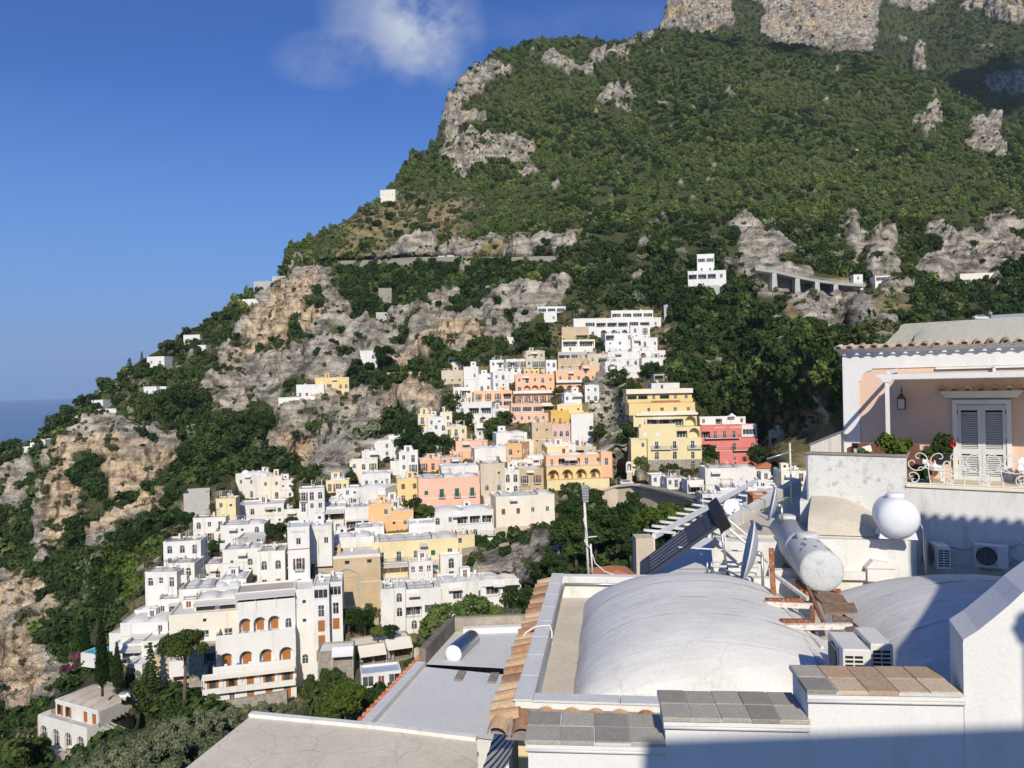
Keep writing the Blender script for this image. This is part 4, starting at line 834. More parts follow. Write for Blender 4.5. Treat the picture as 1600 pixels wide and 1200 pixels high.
# ---- viaduct
VD = [(1180,419,366),(1215,424,365),(1248,432,364),(1280,438,364),(1312,442,364),(1352,445,363)]
vp = [P(*q) for q in VD]; e = empty('viaduct', vp[0], 0, 'grey concrete road viaduct on piers along the rocky slope', 'viaduct'); M0 = -vp[0]
mb = MB()
for a, b in zip(vp, vp[1:]): mb.hexa([a+M0+Vector((0,0,-1.0)), b+M0+Vector((0,0,-1.0)), b+M0+Vector((0,7,-1.0)), a+M0+Vector((0,7,-1.0))], [a+M0+Vector((0,-.4,.3)), b+M0+Vector((0,-.4,.3)), b+M0+Vector((0,7,.3)), a+M0+Vector((0,7,.3))])
mb.build('deck', WALL['grey'], e)
mb = MB()
for a, b in zip(vp, vp[1:]): mb.bar(a+M0+Vector((0,-.2,1.2)), b+M0+Vector((0,-.2,1.2)), .12); mb.bar(a+M0+Vector((0,-.2,.75)), b+M0+Vector((0,-.2,.75)), .08)
mb.build('railing', WALL['grey'], e)
for q, (px, py) in enumerate(((1210,424),(1246,432),(1277,437),(1306,441))):
    b = P(px, py, 364) + M0; mb = MB(); mb.hexa([b+Vector((-1.7,0,-16)), b+Vector((1.7,0,-16)), b+Vector((1.7,4,-16)), b+Vector((-1.7,4,-16))], [b+Vector((-1.0,0,-.9)), b+Vector((1.0,0,-.9)), b+Vector((1.0,4,-.9)), b+Vector((-1.0,4,-.9))]); mb.build('pier', WALL['grey'], e)
# coast road above the wood
up = [P(*q) for q in ((470,418,522),(520,410,516),(580,408,500),(650,404,480),(720,403,466),(800,404,446),(880,402,432))]
mb = MB()
for a, b in zip(up, up[1:]): mb.hexa([a+Vector((0,0,-4)), b+Vector((0,0,-4)), b+Vector((0,.5,-4)), a+Vector((0,.5,-4))], [a+Vector((0,0,.9)), b+Vector((0,0,.9)), b+Vector((0,.5,.9)), a+Vector((0,.5,.9))])
tag(mb.build('road_wall', WALL['stone']), 'low pale wall along the high coast road', 'wall')
ribbon('coast_road', [p + Vector((0, 4, .25)) for p in up], 7, ASPH)
# row of white dishes, shrine, cave
for q in range(6):
    c = P(1216 + q*8, 668 - q*1.1, 238); mb = MB(); mb.lathe([(.01, -.12), (.5, -.08), (.85, .0), (.88, .03)], 16, Matrix.Rotation(R(62), 4, 'X'))
    e = empty('terrace_parasol', c, 0, ('first', 'second', 'third', 'fourth', 'fifth', 'sixth')[q] + ' from left of the pale discs on the stone terrace', 'parasol', 'row of pale discs'); mb.build('disc', TRIM, e); mb = MB(); mb.tube([(0, .05, 0), (0, .1, -3)], .05, 6); mb.build('pole', TRIM, e)
def wallstrip(label, x0, y0, x1, y1, Y, hpx, mat, Y2=None):
    a, b = P(x0, y0, Y), P(x1, y1, Y2 or Y); hz = hpx / F * Y; mb = MB()
    mb.hexa([a+Vector((0,0,-3)), b+Vector((0,0,-3)), b+Vector((0,1.2,-3)), a+Vector((0,1.2,-3))], [a+Vector((0,.2,hz)), b+Vector((0,.2,hz)), b+Vector((0,.9,hz)), a+Vector((0,.9,hz))])
    tag(mb.build('terrace_wall', mat), label, 'wall')
wallstrip('stone terrace wall under the row of pale discs', 1203, 688, 1262, 690, 236, 16, STO, 228); wallstrip('long grey garden wall behind the coral hotel', 1098, 660, 1170, 652, 262, 9, STO)
wallstrip('stone garden wall left of the peach hotel', 778, 612, 808, 610, 306, 9, STO); wallstrip('upper stone terrace wall by the concrete tank', 318, 812, 366, 806, 236, 8, STO); wallstrip('middle stone terrace wall by the concrete tank', 318, 828, 366, 824, 226, 8, STO); wallstrip('lower stone terrace wall by the concrete tank', 316, 846, 350, 842, 216, 8, STO)
wallstrip('stone wall below the long beige house', 768, 858, 872, 850, 203, 22, WALL['tan2']); wallstrip('grey stone wall below the white two-level house', 722, 900, 796, 890, 184, 42, STO); wallstrip('hotel forecourt wall of grey stone', 330, 1112, 448, 1092, 134, 12, STO, 137); wallstrip('stone terrace wall on the ledge of the white arched-door house', 590, 590, 700, 585, 345, 7, WALL['tan2']); wallstrip('garden wall beside the chapel cottage below the knob', 572, 742, 612, 740, 240, 6, WHITE)
# lawn garden with white colonnade
e = empty('garden_terrace', P(300, 878, 212), R(-14), 'white colonnaded garden terrace with a small lawn', 'terrace'); mb = MB(); mb.box(-5.5, 5.5, 0, 9, -3, .1); mb.build('base', WHITE, e); mb = MB(); mb.add([(-5.3, .2, .13), (5.3, .2, .13), (5.3, 8.8, .13), (-5.3, 8.8, .13)], [(0,1,2,3)]); mb.build('lawn', plain('lawn', (.06, .11, .025), .95), e)
for q in range(9):
    mb = MB(); mb.box(-5.75, -5.45, q, q+.35, -3, 1.6); mb.build('post', WHITE, e)
mb = MB(); mb.box(-5.5, 5.5, -.3, -.003, -3, .9); mb.build('parapet', WHITE, e)
# swimming pool
e = empty('swimming_pool', P(142, 1022, 168), R(-20), 'turquoise swimming pool half hidden behind the tallest cypress', 'pool'); mb = MB(); mb.box(-3, 3, 0, 7, -3, 0); mb.build('surround', WHITE, e); pw = plain('pool_water', (.05, .42, .46), .1); mb = MB(); mb.add([(-2.6,.4,.01),(2.6,.4,.01),(2.6,6.6,.01),(-2.6,6.6,.01)],[(0,1,2,3)]); mb.build('water', pw, e)

BREG.append(([(1176, 408), (1356, 436), (1356, 468), (1300, 470), (1200, 462), (1176, 440)], 373))
for (xa, ya, Ya), (xb, yb, Yb) in zip(RD, RD[1:]): BREG.append(([(xa, ya - 9), (xb, yb - 9), (xb, yb + 40), (xa, ya + 40)], max(Ya, Yb) + 9))
for (xa, ya), (xb, yb), Ya in (((470,418),(520,410),523),((520,410),(580,408),518),((580,408),(650,404),502),((650,404),(720,403),482),((720,403),(800,404),468),((800,404),(880,402),448)): BREG.append(([(xa, ya - 6), (xb, yb - 6), (xb, yb + 6), (xa, ya + 6)], Ya + 8))

# ---- grotto with a shrine beside the road
gq = P(978, 752, 243); e = empty('grotto', gq, R(8), 'dark rock grotto arching over the roadside shrine', 'cave'); rr = random.Random(8); CAVE = paint('cave_rock', (.26, .235, .20), .4, .5, (.08, .075, .065), .6, fine=1.5, bmp=.8, streak=False)
def cav(u, v):
    a = math.pi * u; w_, h_ = 6.0 * (1 - .35*v), 13.5 * (1 - .45*v) + 1.2*math.sin(u*9)*(1-v); j = .5*math.sin(u*23 + v*11)
    return (math.cos(a)*(w_ + j) - 1.0*math.sin(a), 11.0*v, max(-2, math.sin(a)**.8*(h_ + j) - .8))
mb = MB(); mb.grid(cav, 24, 8); mb.build('hollow', CAVE, e)
BREG.append(([(957, 752), (960, 716), (976, 698), (994, 710), (998, 752)], 262))
q = P(983, 738, 238); e = empty('shrine', q, R(6), 'small white niche shrine in the grotto', 'shrine'); mb = MB(); pts = arch_pts(2.0, 3.4); ring(mb, pts, [(x*.6, .5 + z*.66) for x, z in pts], -.4, .4); mb.build('niche', WHITE, e); mb = MB(); mb.box(-.8, .8, -.5, .5, -3, -.003); mb.build('base', WALL['tan2'], e); mb = MB(); mb.lathe([(.28, .5), (.22, 1.2), (.26, 1.6), (.1, 1.85), (.14, 2.0), (.13, 2.2), (.01, 2.3)], 10); mb.build('statue', TRIM, e)
# ================================================================ terrain
rng = np.random.default_rng(11)
def _hash(ix, iy, iz, seed):
    h = (ix.astype(np.int64) * 374761393 + iy.astype(np.int64) * 668265263 + iz.astype(np.int64) * 2147483647 + seed * 1274126177) & 0xffffffff
    h = ((h ^ (h >> 13)) * 1274126177) & 0xffffffff
    h = (h ^ (h >> 16)) & 0xffff
    return h / 65535.0
def vnoise(p, seed=0):
    i = np.floor(p).astype(np.int64); f = p - i; f = f * f * (3 - 2 * f)
    out = 0
    for a in (0, 1):
        wa = f[:, 0] if a else 1 - f[:, 0]
        for b in (0, 1):
            wb = f[:, 1] if b else 1 - f[:, 1]
            for c in (0, 1):
                wc = f[:, 2] if c else 1 - f[:, 2]
                out = out + wa * wb * wc * _hash(i[:, 0] + a, i[:, 1] + b, i[:, 2] + c, seed)
    return out
def fbm(p, scale, octv=4, seed=0, ridged=False):
    s = 0; amp = 1; tot = 0; q = p / scale
    for o in range(octv):
        n = vnoise(q, seed + o)
        if ridged: n = 1 - np.abs(2 * n - 1)
        s = s + n * amp; tot += amp; amp *= 0.5; q = q * 2.03 + 13.1
    return s / tot
def inpoly(px, py, poly):
    c = np.zeros(px.shape, bool); n = len(poly); j = n - 1
    for i in range(n):
        xi, yi = poly[i]; xj, yj = poly[j]
        k = ((yi > py) != (yj > py)) & (px < (xj - xi) * (py - yi) / (yj - yi + 1e-9) + xi)
        c ^= k; j = i
    return c
class TPS:
    def __init__(s, pts, lam=0.02):
        a = np.array(pts, float); s.x = a[:, :2] / 100.0; n = len(a); y = np.log(a[:, 2])
        K = s.U(s.x, s.x) + lam * np.eye(n); Pm = np.c_[np.ones(n), s.x]
        A = np.block([[K, Pm], [Pm.T, np.zeros((3, 3))]])
        s.w = np.linalg.solve(A, np.r_[y, 0, 0, 0])
    def U(s, a, b):
        d2 = ((a[:, None, :] - b[None]) ** 2).sum(-1)
        return 0.5 * d2 * np.log(d2 + 1e-12)
    def __call__(s, px, py):
        q = np.c_[np.ravel(px), np.ravel(py)] / 100.0; n = len(s.x); out = np.empty(len(q))
        for i in range(0, len(q), 20000):
            b = q[i:i + 20000]
            out[i:i + 20000] = s.U(b, s.x) @ s.w[:n] + s.w[n] + b @ s.w[n + 1:]
        return np.exp(out).reshape(np.shape(px))
TOWN = [(330,1112),(160,1010),(200,940),(320,880),(340,800),(360,745),(460,745),(520,775),(590,700),(700,640),(700,575),(850,545),(860,495),(1050,475),(1050,600),(1100,660),(1300,640),(1330,900),(1150,830),(1000,765),(880,770),(870,835),(730,850),(740,900),(830,920),(830,990),(640,1060),(560,1110)]
RIDGE = [(-400,790,300),(-200,750,330),(-60,716,345),(0,703,355),(20,697,358),(45,688,362),(70,672,366),(100,648,372),(140,628,380),(165,604,388),(215,566,405),(245,548,412),(290,522,440),
 (330,497,455),(380,463,478),(425,437,495),(442,425,500),(452,388,540),(500,366,570),(560,337,600),(600,306,630),(622,275,660),(650,245,680),(680,222,700),(690,185,740),(720,132,800),(760,95,860),(800,78,900),
 (850,62,930),(900,60,940),(950,72,950),(985,64,990),(1035,54,1050),(1090,52,1080),(1145,52,1090),(1190,64,1080),(1240,74,1060),(1340,87,1020),(1375,100,1000),(1420,112,980),(1460,132,960),(1500,152,930),(1560,176,900),(1600,192,880),(1700,230,830),(1800,260,800),(2000,330,700)]
CTRL = [(x, y, d) for x, y, d in RIDGE] + [
 # nearest ground, under and in front of the houses below
 (-300,1260,120),(0,1260,78),(200,1260,62),(400,1260,55),(600,1260,50),(800,1260,48),(1100,1260,48),(1400,1260,48),(1900,1260,48),
 (100,1200,100),(200,1200,88),(300,1190,88),(450,1180,84),(600,1140,95),(700,1080,105),(800,1040,110),(1000,1000,105),(1300,960,90),(1600,900,90),(1900,800,110),
 (60,1165,140),(150,1160,140),(230,1120,144),(330,1108,139),(460,1095,138),(530,1070,136),(600,1050,130),(650,1000,140),(720,990,142),(800,980,138),(860,940,138),(950,900,140),(1050,860,130),(1150,820,140),(1250,780,160),
 # cove and rocks on the left
 (-300,1080,250),(-100,1080,245),(0,1095,222),(40,1060,243),(20,1010,258),(0,960,275),(70,960,262),(30,880,300),(110,1040,200),(130,990,212),(190,1000,178),(170,930,222),(250,960,178),
 # town
 (220,1050,158),(320,1030,150),(420,1000,150),(180,990,172),(260,930,176),(350,900,182),(330,960,164),(430,930,158),(520,960,160),(600,930,165),(700,920,168),(760,880,172),(800,900,158),(850,880,158),
 (420,850,190),(500,830,182),(600,810,192),(650,850,178),(700,850,188),(740,820,202),(800,835,204),(870,830,200),(860,780,225),(930,790,222),(930,840,175),(1000,830,165),
 (300,860,208),(320,800,235),(370,780,255),(420,780,262),(430,820,212),(500,790,215),(560,780,218),(620,790,208),(700,780,212),(640,750,225),(700,730,232),(560,740,255),(620,710,252),(690,700,255),(760,740,225),(820,720,240),
 (900,760,232),(950,765,230),(1000,758,222),(1060,775,205),(1120,795,190),(1160,770,200),(1230,740,205),(800,690,258),(860,700,258),(920,695,262),(740,665,278),(830,655,280),(900,650,284),(960,690,258),(960,640,270),
 (730,608,305),(800,600,305),(860,590,306),(920,590,305),(980,620,285),(1000,575,305),(1040,720,236),(1040,620,258),(1150,720,243),(1150,660,255),(1230,680,230),(960,560,318),(900,545,322),(1030,540,318),(960,510,340),(1030,490,345),(900,490,350),
 # knob and cliffs
 (430,700,305),(480,745,290),(470,660,312),(520,700,300),(560,640,315),(590,690,290),(440,635,328),(520,608,326),(600,610,325),(660,600,325),
 (340,660,350),(300,700,335),(250,720,330),(330,600,385),(400,600,388),(420,520,425),(470,470,450),(480,560,392),(540,540,380),(580,570,362),(650,560,362),(650,510,385),(720,520,372),(800,520,352),(780,470,392),(860,450,390),
 (560,450,450),(620,440,450),(700,430,450),(600,410,480),(520,410,515),(690,402,470),(800,410,440),(880,400,425),(950,430,385),(1010,440,370),
 (90,760,330),(180,760,318),(240,780,305),(120,850,305),(60,900,290),(200,840,275),(260,830,245),(200,690,338),(110,700,345),(20,800,330),(-100,850,320),(-100,960,280),(-300,950,270),(280,760,290),(250,640,372),(300,580,400),(300,640,362),
 # wooded ravine side that faces the sea
 (1060,560,300),(1100,600,286),(1150,600,266),(1200,600,245),(1250,600,224),(1300,560,212),(1310,640,200),(1150,500,318),(1250,500,275),(1350,520,240),(1080,470,345),
 (1100,440,355),(1160,430,372),(1250,430,365),(1340,445,352),(1400,480,320),(1500,450,370),(1600,440,370),(1450,400,410),(1560,390,420),(1200,380,420),(1300,380,430),(1600,540,260),(1800,500,280),
 # mountain
 (560,370,545),(640,340,580),(700,380,500),(820,370,480),(950,370,470),(1100,370,440),(720,280,640),(850,300,590),(1000,300,570),(1150,300,560),(1300,300,560),(1450,300,580),(1600,320,540),(800,200,730),(950,200,740),(1100,200,740),(1250,200,760),(1400,210,770),(1550,260,680),
 (850,120,840),(1000,120,880),(1150,110,950),(1300,130,920),(740,180,740),(720,230,690)]
_h = np.array(HREG); _t = np.array(CTRL, float)
_t = _t[(~inpoly(_t[:, 0], _t[:, 1], TOWN)) | (np.sqrt(((_t[:, None, :2] - _h[None, :, :2]) ** 2).sum(-1)).min(1) > 26)]
_d = np.sqrt(((_t[:, None, :2] - _h[None, :, :2]) ** 2).sum(-1)).min(1)
_t = _t[(_d > 9) | (np.arange(len(_t)) < len(RIDGE))]
tps = TPS(np.r_[_t, _h], .012)
RX = np.array([r[0] for r in RIDGE], float); RY = np.array([r[1] for r in RIDGE], float)
def ridge_y(px): return np.interp(px, RX, RY)
# what covers the ground, as outlines on the hillside
ROCK = [
 [(676,228),(686,180),(716,126),(752,98),(792,92),(770,128),(770,160),(735,182),(712,212),(692,240)],
 [(694,278),(700,250),(730,222),(770,226),(792,212),(848,236),(838,256),(800,262),(760,262),(720,278)],
 [(925,160),(955,140),(984,146),(986,172),(950,170)], [(835,112),(860,100),(905,96),(960,80),(982,92),(940,108),(870,118)],
 [(976,66),(1030,54),(1034,66),(1000,76)],
 [(1126,408),(1148,370),(1180,358),(1222,380),(1266,412),(1268,424),(1190,424),(1140,432)],
 [(1190,424),(1350,440),(1350,470),(1420,500),(1400,520),(1280,520),(1230,470),(1190,470)],
 [(1316,350),(1340,336),(1360,352),(1400,372),(1410,402),(1380,414),(1345,420),(1330,380)],
 [(1450,356),(1490,346),(1500,372),(1560,340),(1600,350),(1600,440),(1540,440),(1480,440),(1440,410),(1470,390)],
 [(1512,205),(1546,200),(1566,232),(1540,240),(1515,232)], [(1440,175),(1465,168),(1470,200),(1450,225),(1430,215)],
 [(1360,420),(1420,410),(1440,440),(1430,470),(1380,470)],
 [(318,612),(352,560),(376,545),(420,486),(446,440),(470,430),(520,425),(512,470),(540,488),(568,520),(540,590),(470,600),(430,650),(372,668),(318,690),(330,640)],
 [(560,500),(592,520),(640,490),(690,468),(740,480),(790,450),(850,430),(892,428),(890,470),(850,480),(810,520),(770,548),(700,556),(640,556),(590,566),(560,560)],
 [(418,668),(440,642),(500,612),(560,615),(610,590),(700,600),(690,650),(610,650),(604,700),(560,720),(530,745),(496,770),(455,742),(424,714)],
 [(66,760),(74,722),(110,690),(190,668),(282,672),(280,700),(262,752),(226,770),(262,762),(268,800),(215,830),(150,850),(90,870),(40,890),(62,820)],
 [(0,880),(30,884),(60,900),(100,930),(110,960),(80,1000),(60,1040),(40,1090),(0,1100),(-200,1100),(-200,900)], [(-60,1000),(60,1000),(115,1040),(110,1080),(50,1110),(-60,1130)], [(0,720),(40,716),(66,740),(50,790),(20,800),(0,790)],
 [(896,600),(930,575),(972,590),(995,640),(1005,700),(985,745),(960,752),(940,706),(925,650)],
 [(735,845),(870,830),(880,880),(860,900),(790,910),(735,900)],
 [(505,412),(640,392),(760,382),(900,384),(900,396),(700,404),(560,416)],
]
TANS = [[(340,600),(380,540),(440,450),(500,430),(500,520),(420,560)],[(640,560),(700,500),(740,500),(770,550)],[(420,740),(440,690),(480,690),(500,760)],
        [(60,860),(80,700),(280,680),(270,800)],[(0,880),(110,930),(60,1100),(0,1100)],[(560,640),(700,600),(690,650)]]
DRY = [[(270,780),(330,760),(400,780),(340,880),(250,870)],[(560,330),(760,360),(900,370),(900,396),(500,412)],[(1120,640),(1250,650),(1260,690),(1100,660)],[(1190,440),(1430,450),(1400,540),(1230,520)],[(600,300),(760,330),(700,370),(560,370)]]
def build_grid(xs, rows, ridge_fn, bottom, depth_fn):
    px = np.repeat(xs[None], rows, 0); t = np.linspace(0, 1, rows)[:, None]
    rid = ridge_fn(xs)[None]; py = bottom + (rid - bottom) * t
    return px, py, depth_fn(px, py)
def to3d(px, py, Y):
    dx, dy = px - CX, py - CY
    a = CR * dx - SR * dy; b = SR * dx + CR * dy
    return np.stack([a / F * Y, Y, -b / F * Y], -1)
def normals(V):
    du = np.gradient(V, axis=1); dv = np.gradient(V, axis=0)
    n = np.cross(du, dv); n /= np.linalg.norm(n, axis=-1, keepdims=True) + 1e-9
    s = np.sign(-(n * V).sum(-1, keepdims=True)); return n * np.where(s == 0, 1, s)
def soft(mask):
    m = mask.astype(float)
    for _ in range(2):
        m = (m + np.roll(m, 1, 0) + np.roll(m, -1, 0) + np.roll(m, 1, 1) + np.roll(m, -1, 1)) / 5
    return m
def polymask(px, py, polys, w, V, seed):
    """membership with a ragged edge"""
    f = V.reshape(-1, 3)
    jx = (fbm(f, 28, 3, seed).reshape(px.shape) - .5) * w; jy = (fbm(f, 28, 3, seed + 50).reshape(px.shape) - .5) * w
    m = np.zeros(px.shape, bool)
    for p in polys: m |= inpoly(px + jx, py + jy, p)
    return m
def grid_mesh(name, V, cols, mat, back=True):
    rows, n = V.shape[:2]
    if back:
        top = V[-1]; b1 = top * 1.03; b1[:, 2] = top[:, 2] - 0.01 * top[:, 1]; b2 = top * 1.3; b2[:, 2] = top[:, 2] - .35 * top[:, 1]
        V = np.concatenate([V, b1[None], b2[None]]); cols = np.concatenate([cols, cols[-1:], cols[-1:]]); rows += 2
    idx = np.arange(rows * n).reshape(rows, n)
    q = np.stack([idx[:-1, :-1], idx[:-1, 1:], idx[1:, 1:], idx[1:, :-1]], -1).reshape(-1, 4)
    me = bpy.data.meshes.new(name); me.vertices.add(rows * n); me.vertices.foreach_set('co', V.reshape(-1).astype(np.float32))
    me.loops.add(q.size); me.loops.foreach_set('vertex_index', q.reshape(-1).astype(np.int32))
    me.polygons.add(len(q)); me.polygons.foreach_set('loop_start', np.arange(0, q.size, 4, dtype=np.int32))
    me.update(calc_edges=True); me.validate()
    me.polygons.foreach_set('use_smooth', np.ones(len(q), bool))
    ca = me.color_attributes.new('cover', 'FLOAT_COLOR', 'POINT')
    c4 = np.ones((rows * n, 4), np.float32); c4[:, :3] = cols.reshape(-1, 3); ca.data.foreach_set('color', c4.reshape(-1))
    me.materials.append(mat)
    return link(name, me)
def ground_material():
    m, nt, b = base('hillside', 0.95, 0.15); p = pos(nt)
    at = N(nt, 'ShaderNodeVertexColor', layer_name='cover'); sp = N(nt, 'ShaderNodeSeparateColor'); nt.links.new(at.outputs[0], sp.inputs[0])
    big = noise(nt, p, .035, 6, .6); med = noise(nt, p, .14, 6, .62); fine = noise(nt, p, 1.1, 5, .65)
    streak = noise(nt, p, .30, 5, .6, (1, 1, .10)); strata = noise(nt, p, .16, 5, .7, (.5, .5, 2.2))
    grey = ramp(nt, med, [(.34, (.10, .088, .070)), (.46, (.27, .24, .195)), (.60, (.43, .385, .31))])
    tan = ramp(nt, streak, [(.36, (.13, .10, .07)), (.45, (.36, .27, .17)), (.55, (.54, .41, .265)), (.66, (.38, .335, .27))])
    tf = nmath(nt, 'ADD', nmath(nt, 'ADD', nmath(nt, 'MULTIPLY', sp.outputs[1], .65), .10), nmath(nt, 'MULTIPLY', nmath(nt, 'SUBTRACT', big, .5), 2.6), True)
    rock = mixc(nt, ramp(nt, tf, [(.30, 0.0), (.62, 1.0)]), grey, tan)
    rock = mixc(nt, .55, rock, ramp(nt, strata, [(.40, .10), (.50, .5), (.60, .74)]), 'OVERLAY')
    rock = mixc(nt, .35, rock, ramp(nt, fine, [(.3, .1), (.7, .9)]), 'OVERLAY')
    soil = ramp(nt, fine, [(.30, (.035, .045, .018)), (.55, (.07, .08, .03)), (.75, (.14, .12, .06))])
    dry = ramp(nt, med, [(.30, (.10, .11, .04)), (.50, (.24, .19, .09)), (.70, (.34, .28, .18))])
    g = mixc(nt, sp.outputs[2], soil, dry)
    rf = nmath(nt, 'ADD', sp.outputs[0], nmath(nt, 'MULTIPLY', nmath(nt, 'SUBTRACT', fine, .5), .6), True)
    col = mixc(nt, ramp(nt, rf, [(.35, 0.0), (.6, 1.0)]), g, rock)
    nt.links.new(col, b.inputs['Base Color'])
    h = nmath(nt, 'ADD', nmath(nt, 'MULTIPLY', med, 2.0), nmath(nt, 'ADD', nmath(nt, 'MULTIPLY', strata, 1.4), nmath(nt, 'MULTIPLY', fine, .6)))
    bump(nt, b, nmath(nt, 'ADD', h, nmath(nt, 'MULTIPLY', streak, 1.6)), .8, 1.5)
    return m
GROUND = ground_material()
def displaced(px, py, Y, seed, rock, town, amp=1.0):
    V = to3d(px, py, Y); nrm = normals(V); f = V.reshape(-1, 3)
    sh = px.shape; k = np.clip(Y / 350.0, .5, 3.0)
    b1 = (fbm(f, 38, 5, seed).reshape(sh) - .5) * 11 * k
    r1 = (fbm(f * np.array([1, 1, .16]), 12, 5, seed + 9, True).reshape(sh) - .5) * 13 * k
    st = (fbm(f * np.array([.3, .3, 2.0]), 10, 4, seed + 21, True).reshape(sh) - .5) * 5.5 * k
    q = (fbm(f * np.array([1, 1, .35]), 4.2, 3, seed + 33, True).reshape(sh) - .5) * 2.2
    tz = (f[:, 2] / 9.0 + fbm(f, 45, 3, seed + 41) * 5.0 + f[:, 0] * .012).reshape(sh); saw = tz - np.floor(tz); st = st + (saw ** 2.5 - .3) * 4.2 * k * fbm(f, 30, 2, seed + 47).reshape(sh)
    d = b1 * (1 - .96 * town) + (r1 + st + q) * rock * (1 - .7 * town)
    return V + nrm * (d * amp)[..., None]
GX = np.arange(-240, 1841, 3.25); GR = 330
gpx, gpy, gY = build_grid(GX, GR, ridge_y, 1260.0, tps)
built = np.zeros(gpx.shape, bool)
for pl, Ym in sorted(BREG, key=lambda q: q[1]):
    xs_ = [q[0] for q in pl]; ys_ = [q[1] for q in pl]
    i0, i1 = np.searchsorted(GX, [min(xs_) - 4, max(xs_) + 4])
    if i1 <= i0: continue
    sub = inpoly(gpx[:, i0:i1], gpy[:, i0:i1], pl)
    built[:, i0:i1] |= sub; g_ = gY[:, i0:i1]; g_[sub] = np.maximum(g_[sub], Ym)
V0 = to3d(gpx, gpy, gY)
mrock = polymask(gpx, gpy, ROCK, 75, V0, 3)
_k = fbm(V0.reshape(-1, 3), 16, 4, 140).reshape(gpx.shape); _k2 = fbm(V0.reshape(-1, 3), 11, 4, 150).reshape(gpx.shape)
mrock = (mrock & (_k > .36)) | ((_k2 > .70) & (gpy < 900)); mrock = soft(mrock); mtan = soft(polymask(gpx, gpy, TANS, 70, V0, 5)); mtown = soft(inpoly(gpx, gpy, TOWN)); mdry = soft(polymask(gpx, gpy, DRY, 80, V0, 8))
mdry = np.clip(mdry + mtown * .8, 0, 1)
GV = displaced(gpx, gpy, gY, 2, mrock, np.maximum(mtown, soft(soft(built))))
# the nearest slope must stay clear of the terrace
terrain = tag(grid_mesh('terrain', GV, np.stack([mrock, mtan, mdry], -1), GROUND), kind='structure')
# ---- far summit
FR = [(900,140,1500),(960,90,1500),(1020,48,1500),(1034,40,1500),(1040,8,1500),(1052,-20,1510),(1120,-45,1530),(1250,-70,1560),(1400,-60,1700),(1600,-80,1500),(1800,-90,1400),(2000,-60,1300)]
FC = FR + [(900,300,1400),(1040,60,1480),(1150,60,1470),(1250,70,1455),(1340,85,1450),(1370,60,1470),(1380,20,1560),(1400,110,1560),(1470,80,1500),(1430,40,1600),(1500,20,1560),(1600,20,1420),(1600,100,1250),(1600,200,1080),(1500,160,1300),(1700,150,1080),(1800,300,900),(1400,300,1250),(1150,0,1500),(1300,0,1510)]
ftps = TPS(FC); FX = np.arange(900, 1881, 3.25)
fpx, fpy, fY = build_grid(FX, 120, lambda x: np.interp(x, [r[0] for r in FR], [r[1] for r in FR]), 300.0, ftps)
FROCK = [[(1034,52),(1040,5),(1060,-30),(1140,-40),(1146,44),(1100,50)],[(1150,-30),(1260,-70),(1372,-60),(1368,70),(1340,86),(1240,74),(1186,60),(1190,20)],[(1424,62),(1446,60),(1444,112),(1424,108)],[(1380,10),(1420,-10),(1470,5),(1440,16)],[(1500,20),(1540,-40),(1600,-40),(1600,40),(1560,35),(1530,12)],[(1400,50),(1420,60),(1410,75)],[(1530,130),(1600,110),(1640,130),(1560,150)],[(1520,70),(1560,68),(1550,80)]]
FV0 = to3d(fpx, fpy, fY); frock = soft(polymask(fpx, fpy, FROCK, 26, FV0, 71)); ftan = soft(polymask(fpx, fpy, FROCK, 60, FV0, 75)) * .3
FV = displaced(fpx, fpy, fY, 60, frock, frock * 0, .9)
tag(grid_mesh('mountain', FV, np.stack([frock, ftan, frock * 0], -1), GROUND), kind='structure')
# ---- sea
def sea():
    m, nt, b = base('sea_water', 0.22, 0.5); p = pos(nt)
    n = noise(nt, p, .0012, 5, .6, (1, .35, 1)); w = noise(nt, p, .25, 5, .6); w2 = noise(nt, p, .02, 4, .6, (1, .5, 1))
    nt.links.new(ramp(nt, n, [(.35, (.016, .060, .135)), (.65, (.026, .085, .165))]), b.inputs['Base Color'])
    bump(nt, b, nmath(nt, 'ADD', w, nmath(nt, 'MULTIPLY', w2, 4)), .35, 1.0)
    mb = MB(); mb.add([(-8500, 150, -90), (8500, 150, -90), (8500, 15500, -90), (-8500, 15500, -90)], [(0, 1, 2, 3)])
    return tag(mb.build('sea', m), kind='structure')
sea()
# dry-stone terracing between the houses
def terraces():
    r = random.Random(9); mb = MB()
    for _ in range(420):
        px, py = r.uniform(180, 1060), r.uniform(520, 1080)
        if not inpoly(np.array([px]), np.array([py]), TOWN)[0]: continue
        i = int(np.clip(round((py - 1260.0) / (float(ridge_y(px)) - 1260.0) * (GR - 1)), 2, GR - 3)); j = int(np.clip(round((px - GX[0]) / 3.25), 4, len(GX) - 5))
        if built[i, j - 3:j + 4].any(): continue
        n = r.randint(2, 4); hh = r.uniform(.7, 1.8)
        for q in range(-n, n):
            a, b = Vector(GV[i, j + q]), Vector(GV[i, j + q + 1])
            if abs(a.y - b.y) > 6: continue
            z = (a.z + b.z) / 2 * 0 + Vector(GV[i, j]).z; a.z = b.z = max(min(z, a.z + 1.2), a.z - .4)
            mb.hexa([a + Vector((0, -.3, -2.5)), b + Vector((0, -.3, -2.5)), b + Vector((0, .3, -2.5)), a + Vector((0, .3, -2.5))], [a + Vector((0, -.15, hh)), b + Vector((0, -.15, hh)), b + Vector((0, .3, hh)), a + Vector((0, .3, hh))])
    tag(mb.build('garden_terracing', WALL['tan2']), 'weathered stone terracing between the houses of the town', None, None, 'stuff')
terraces()
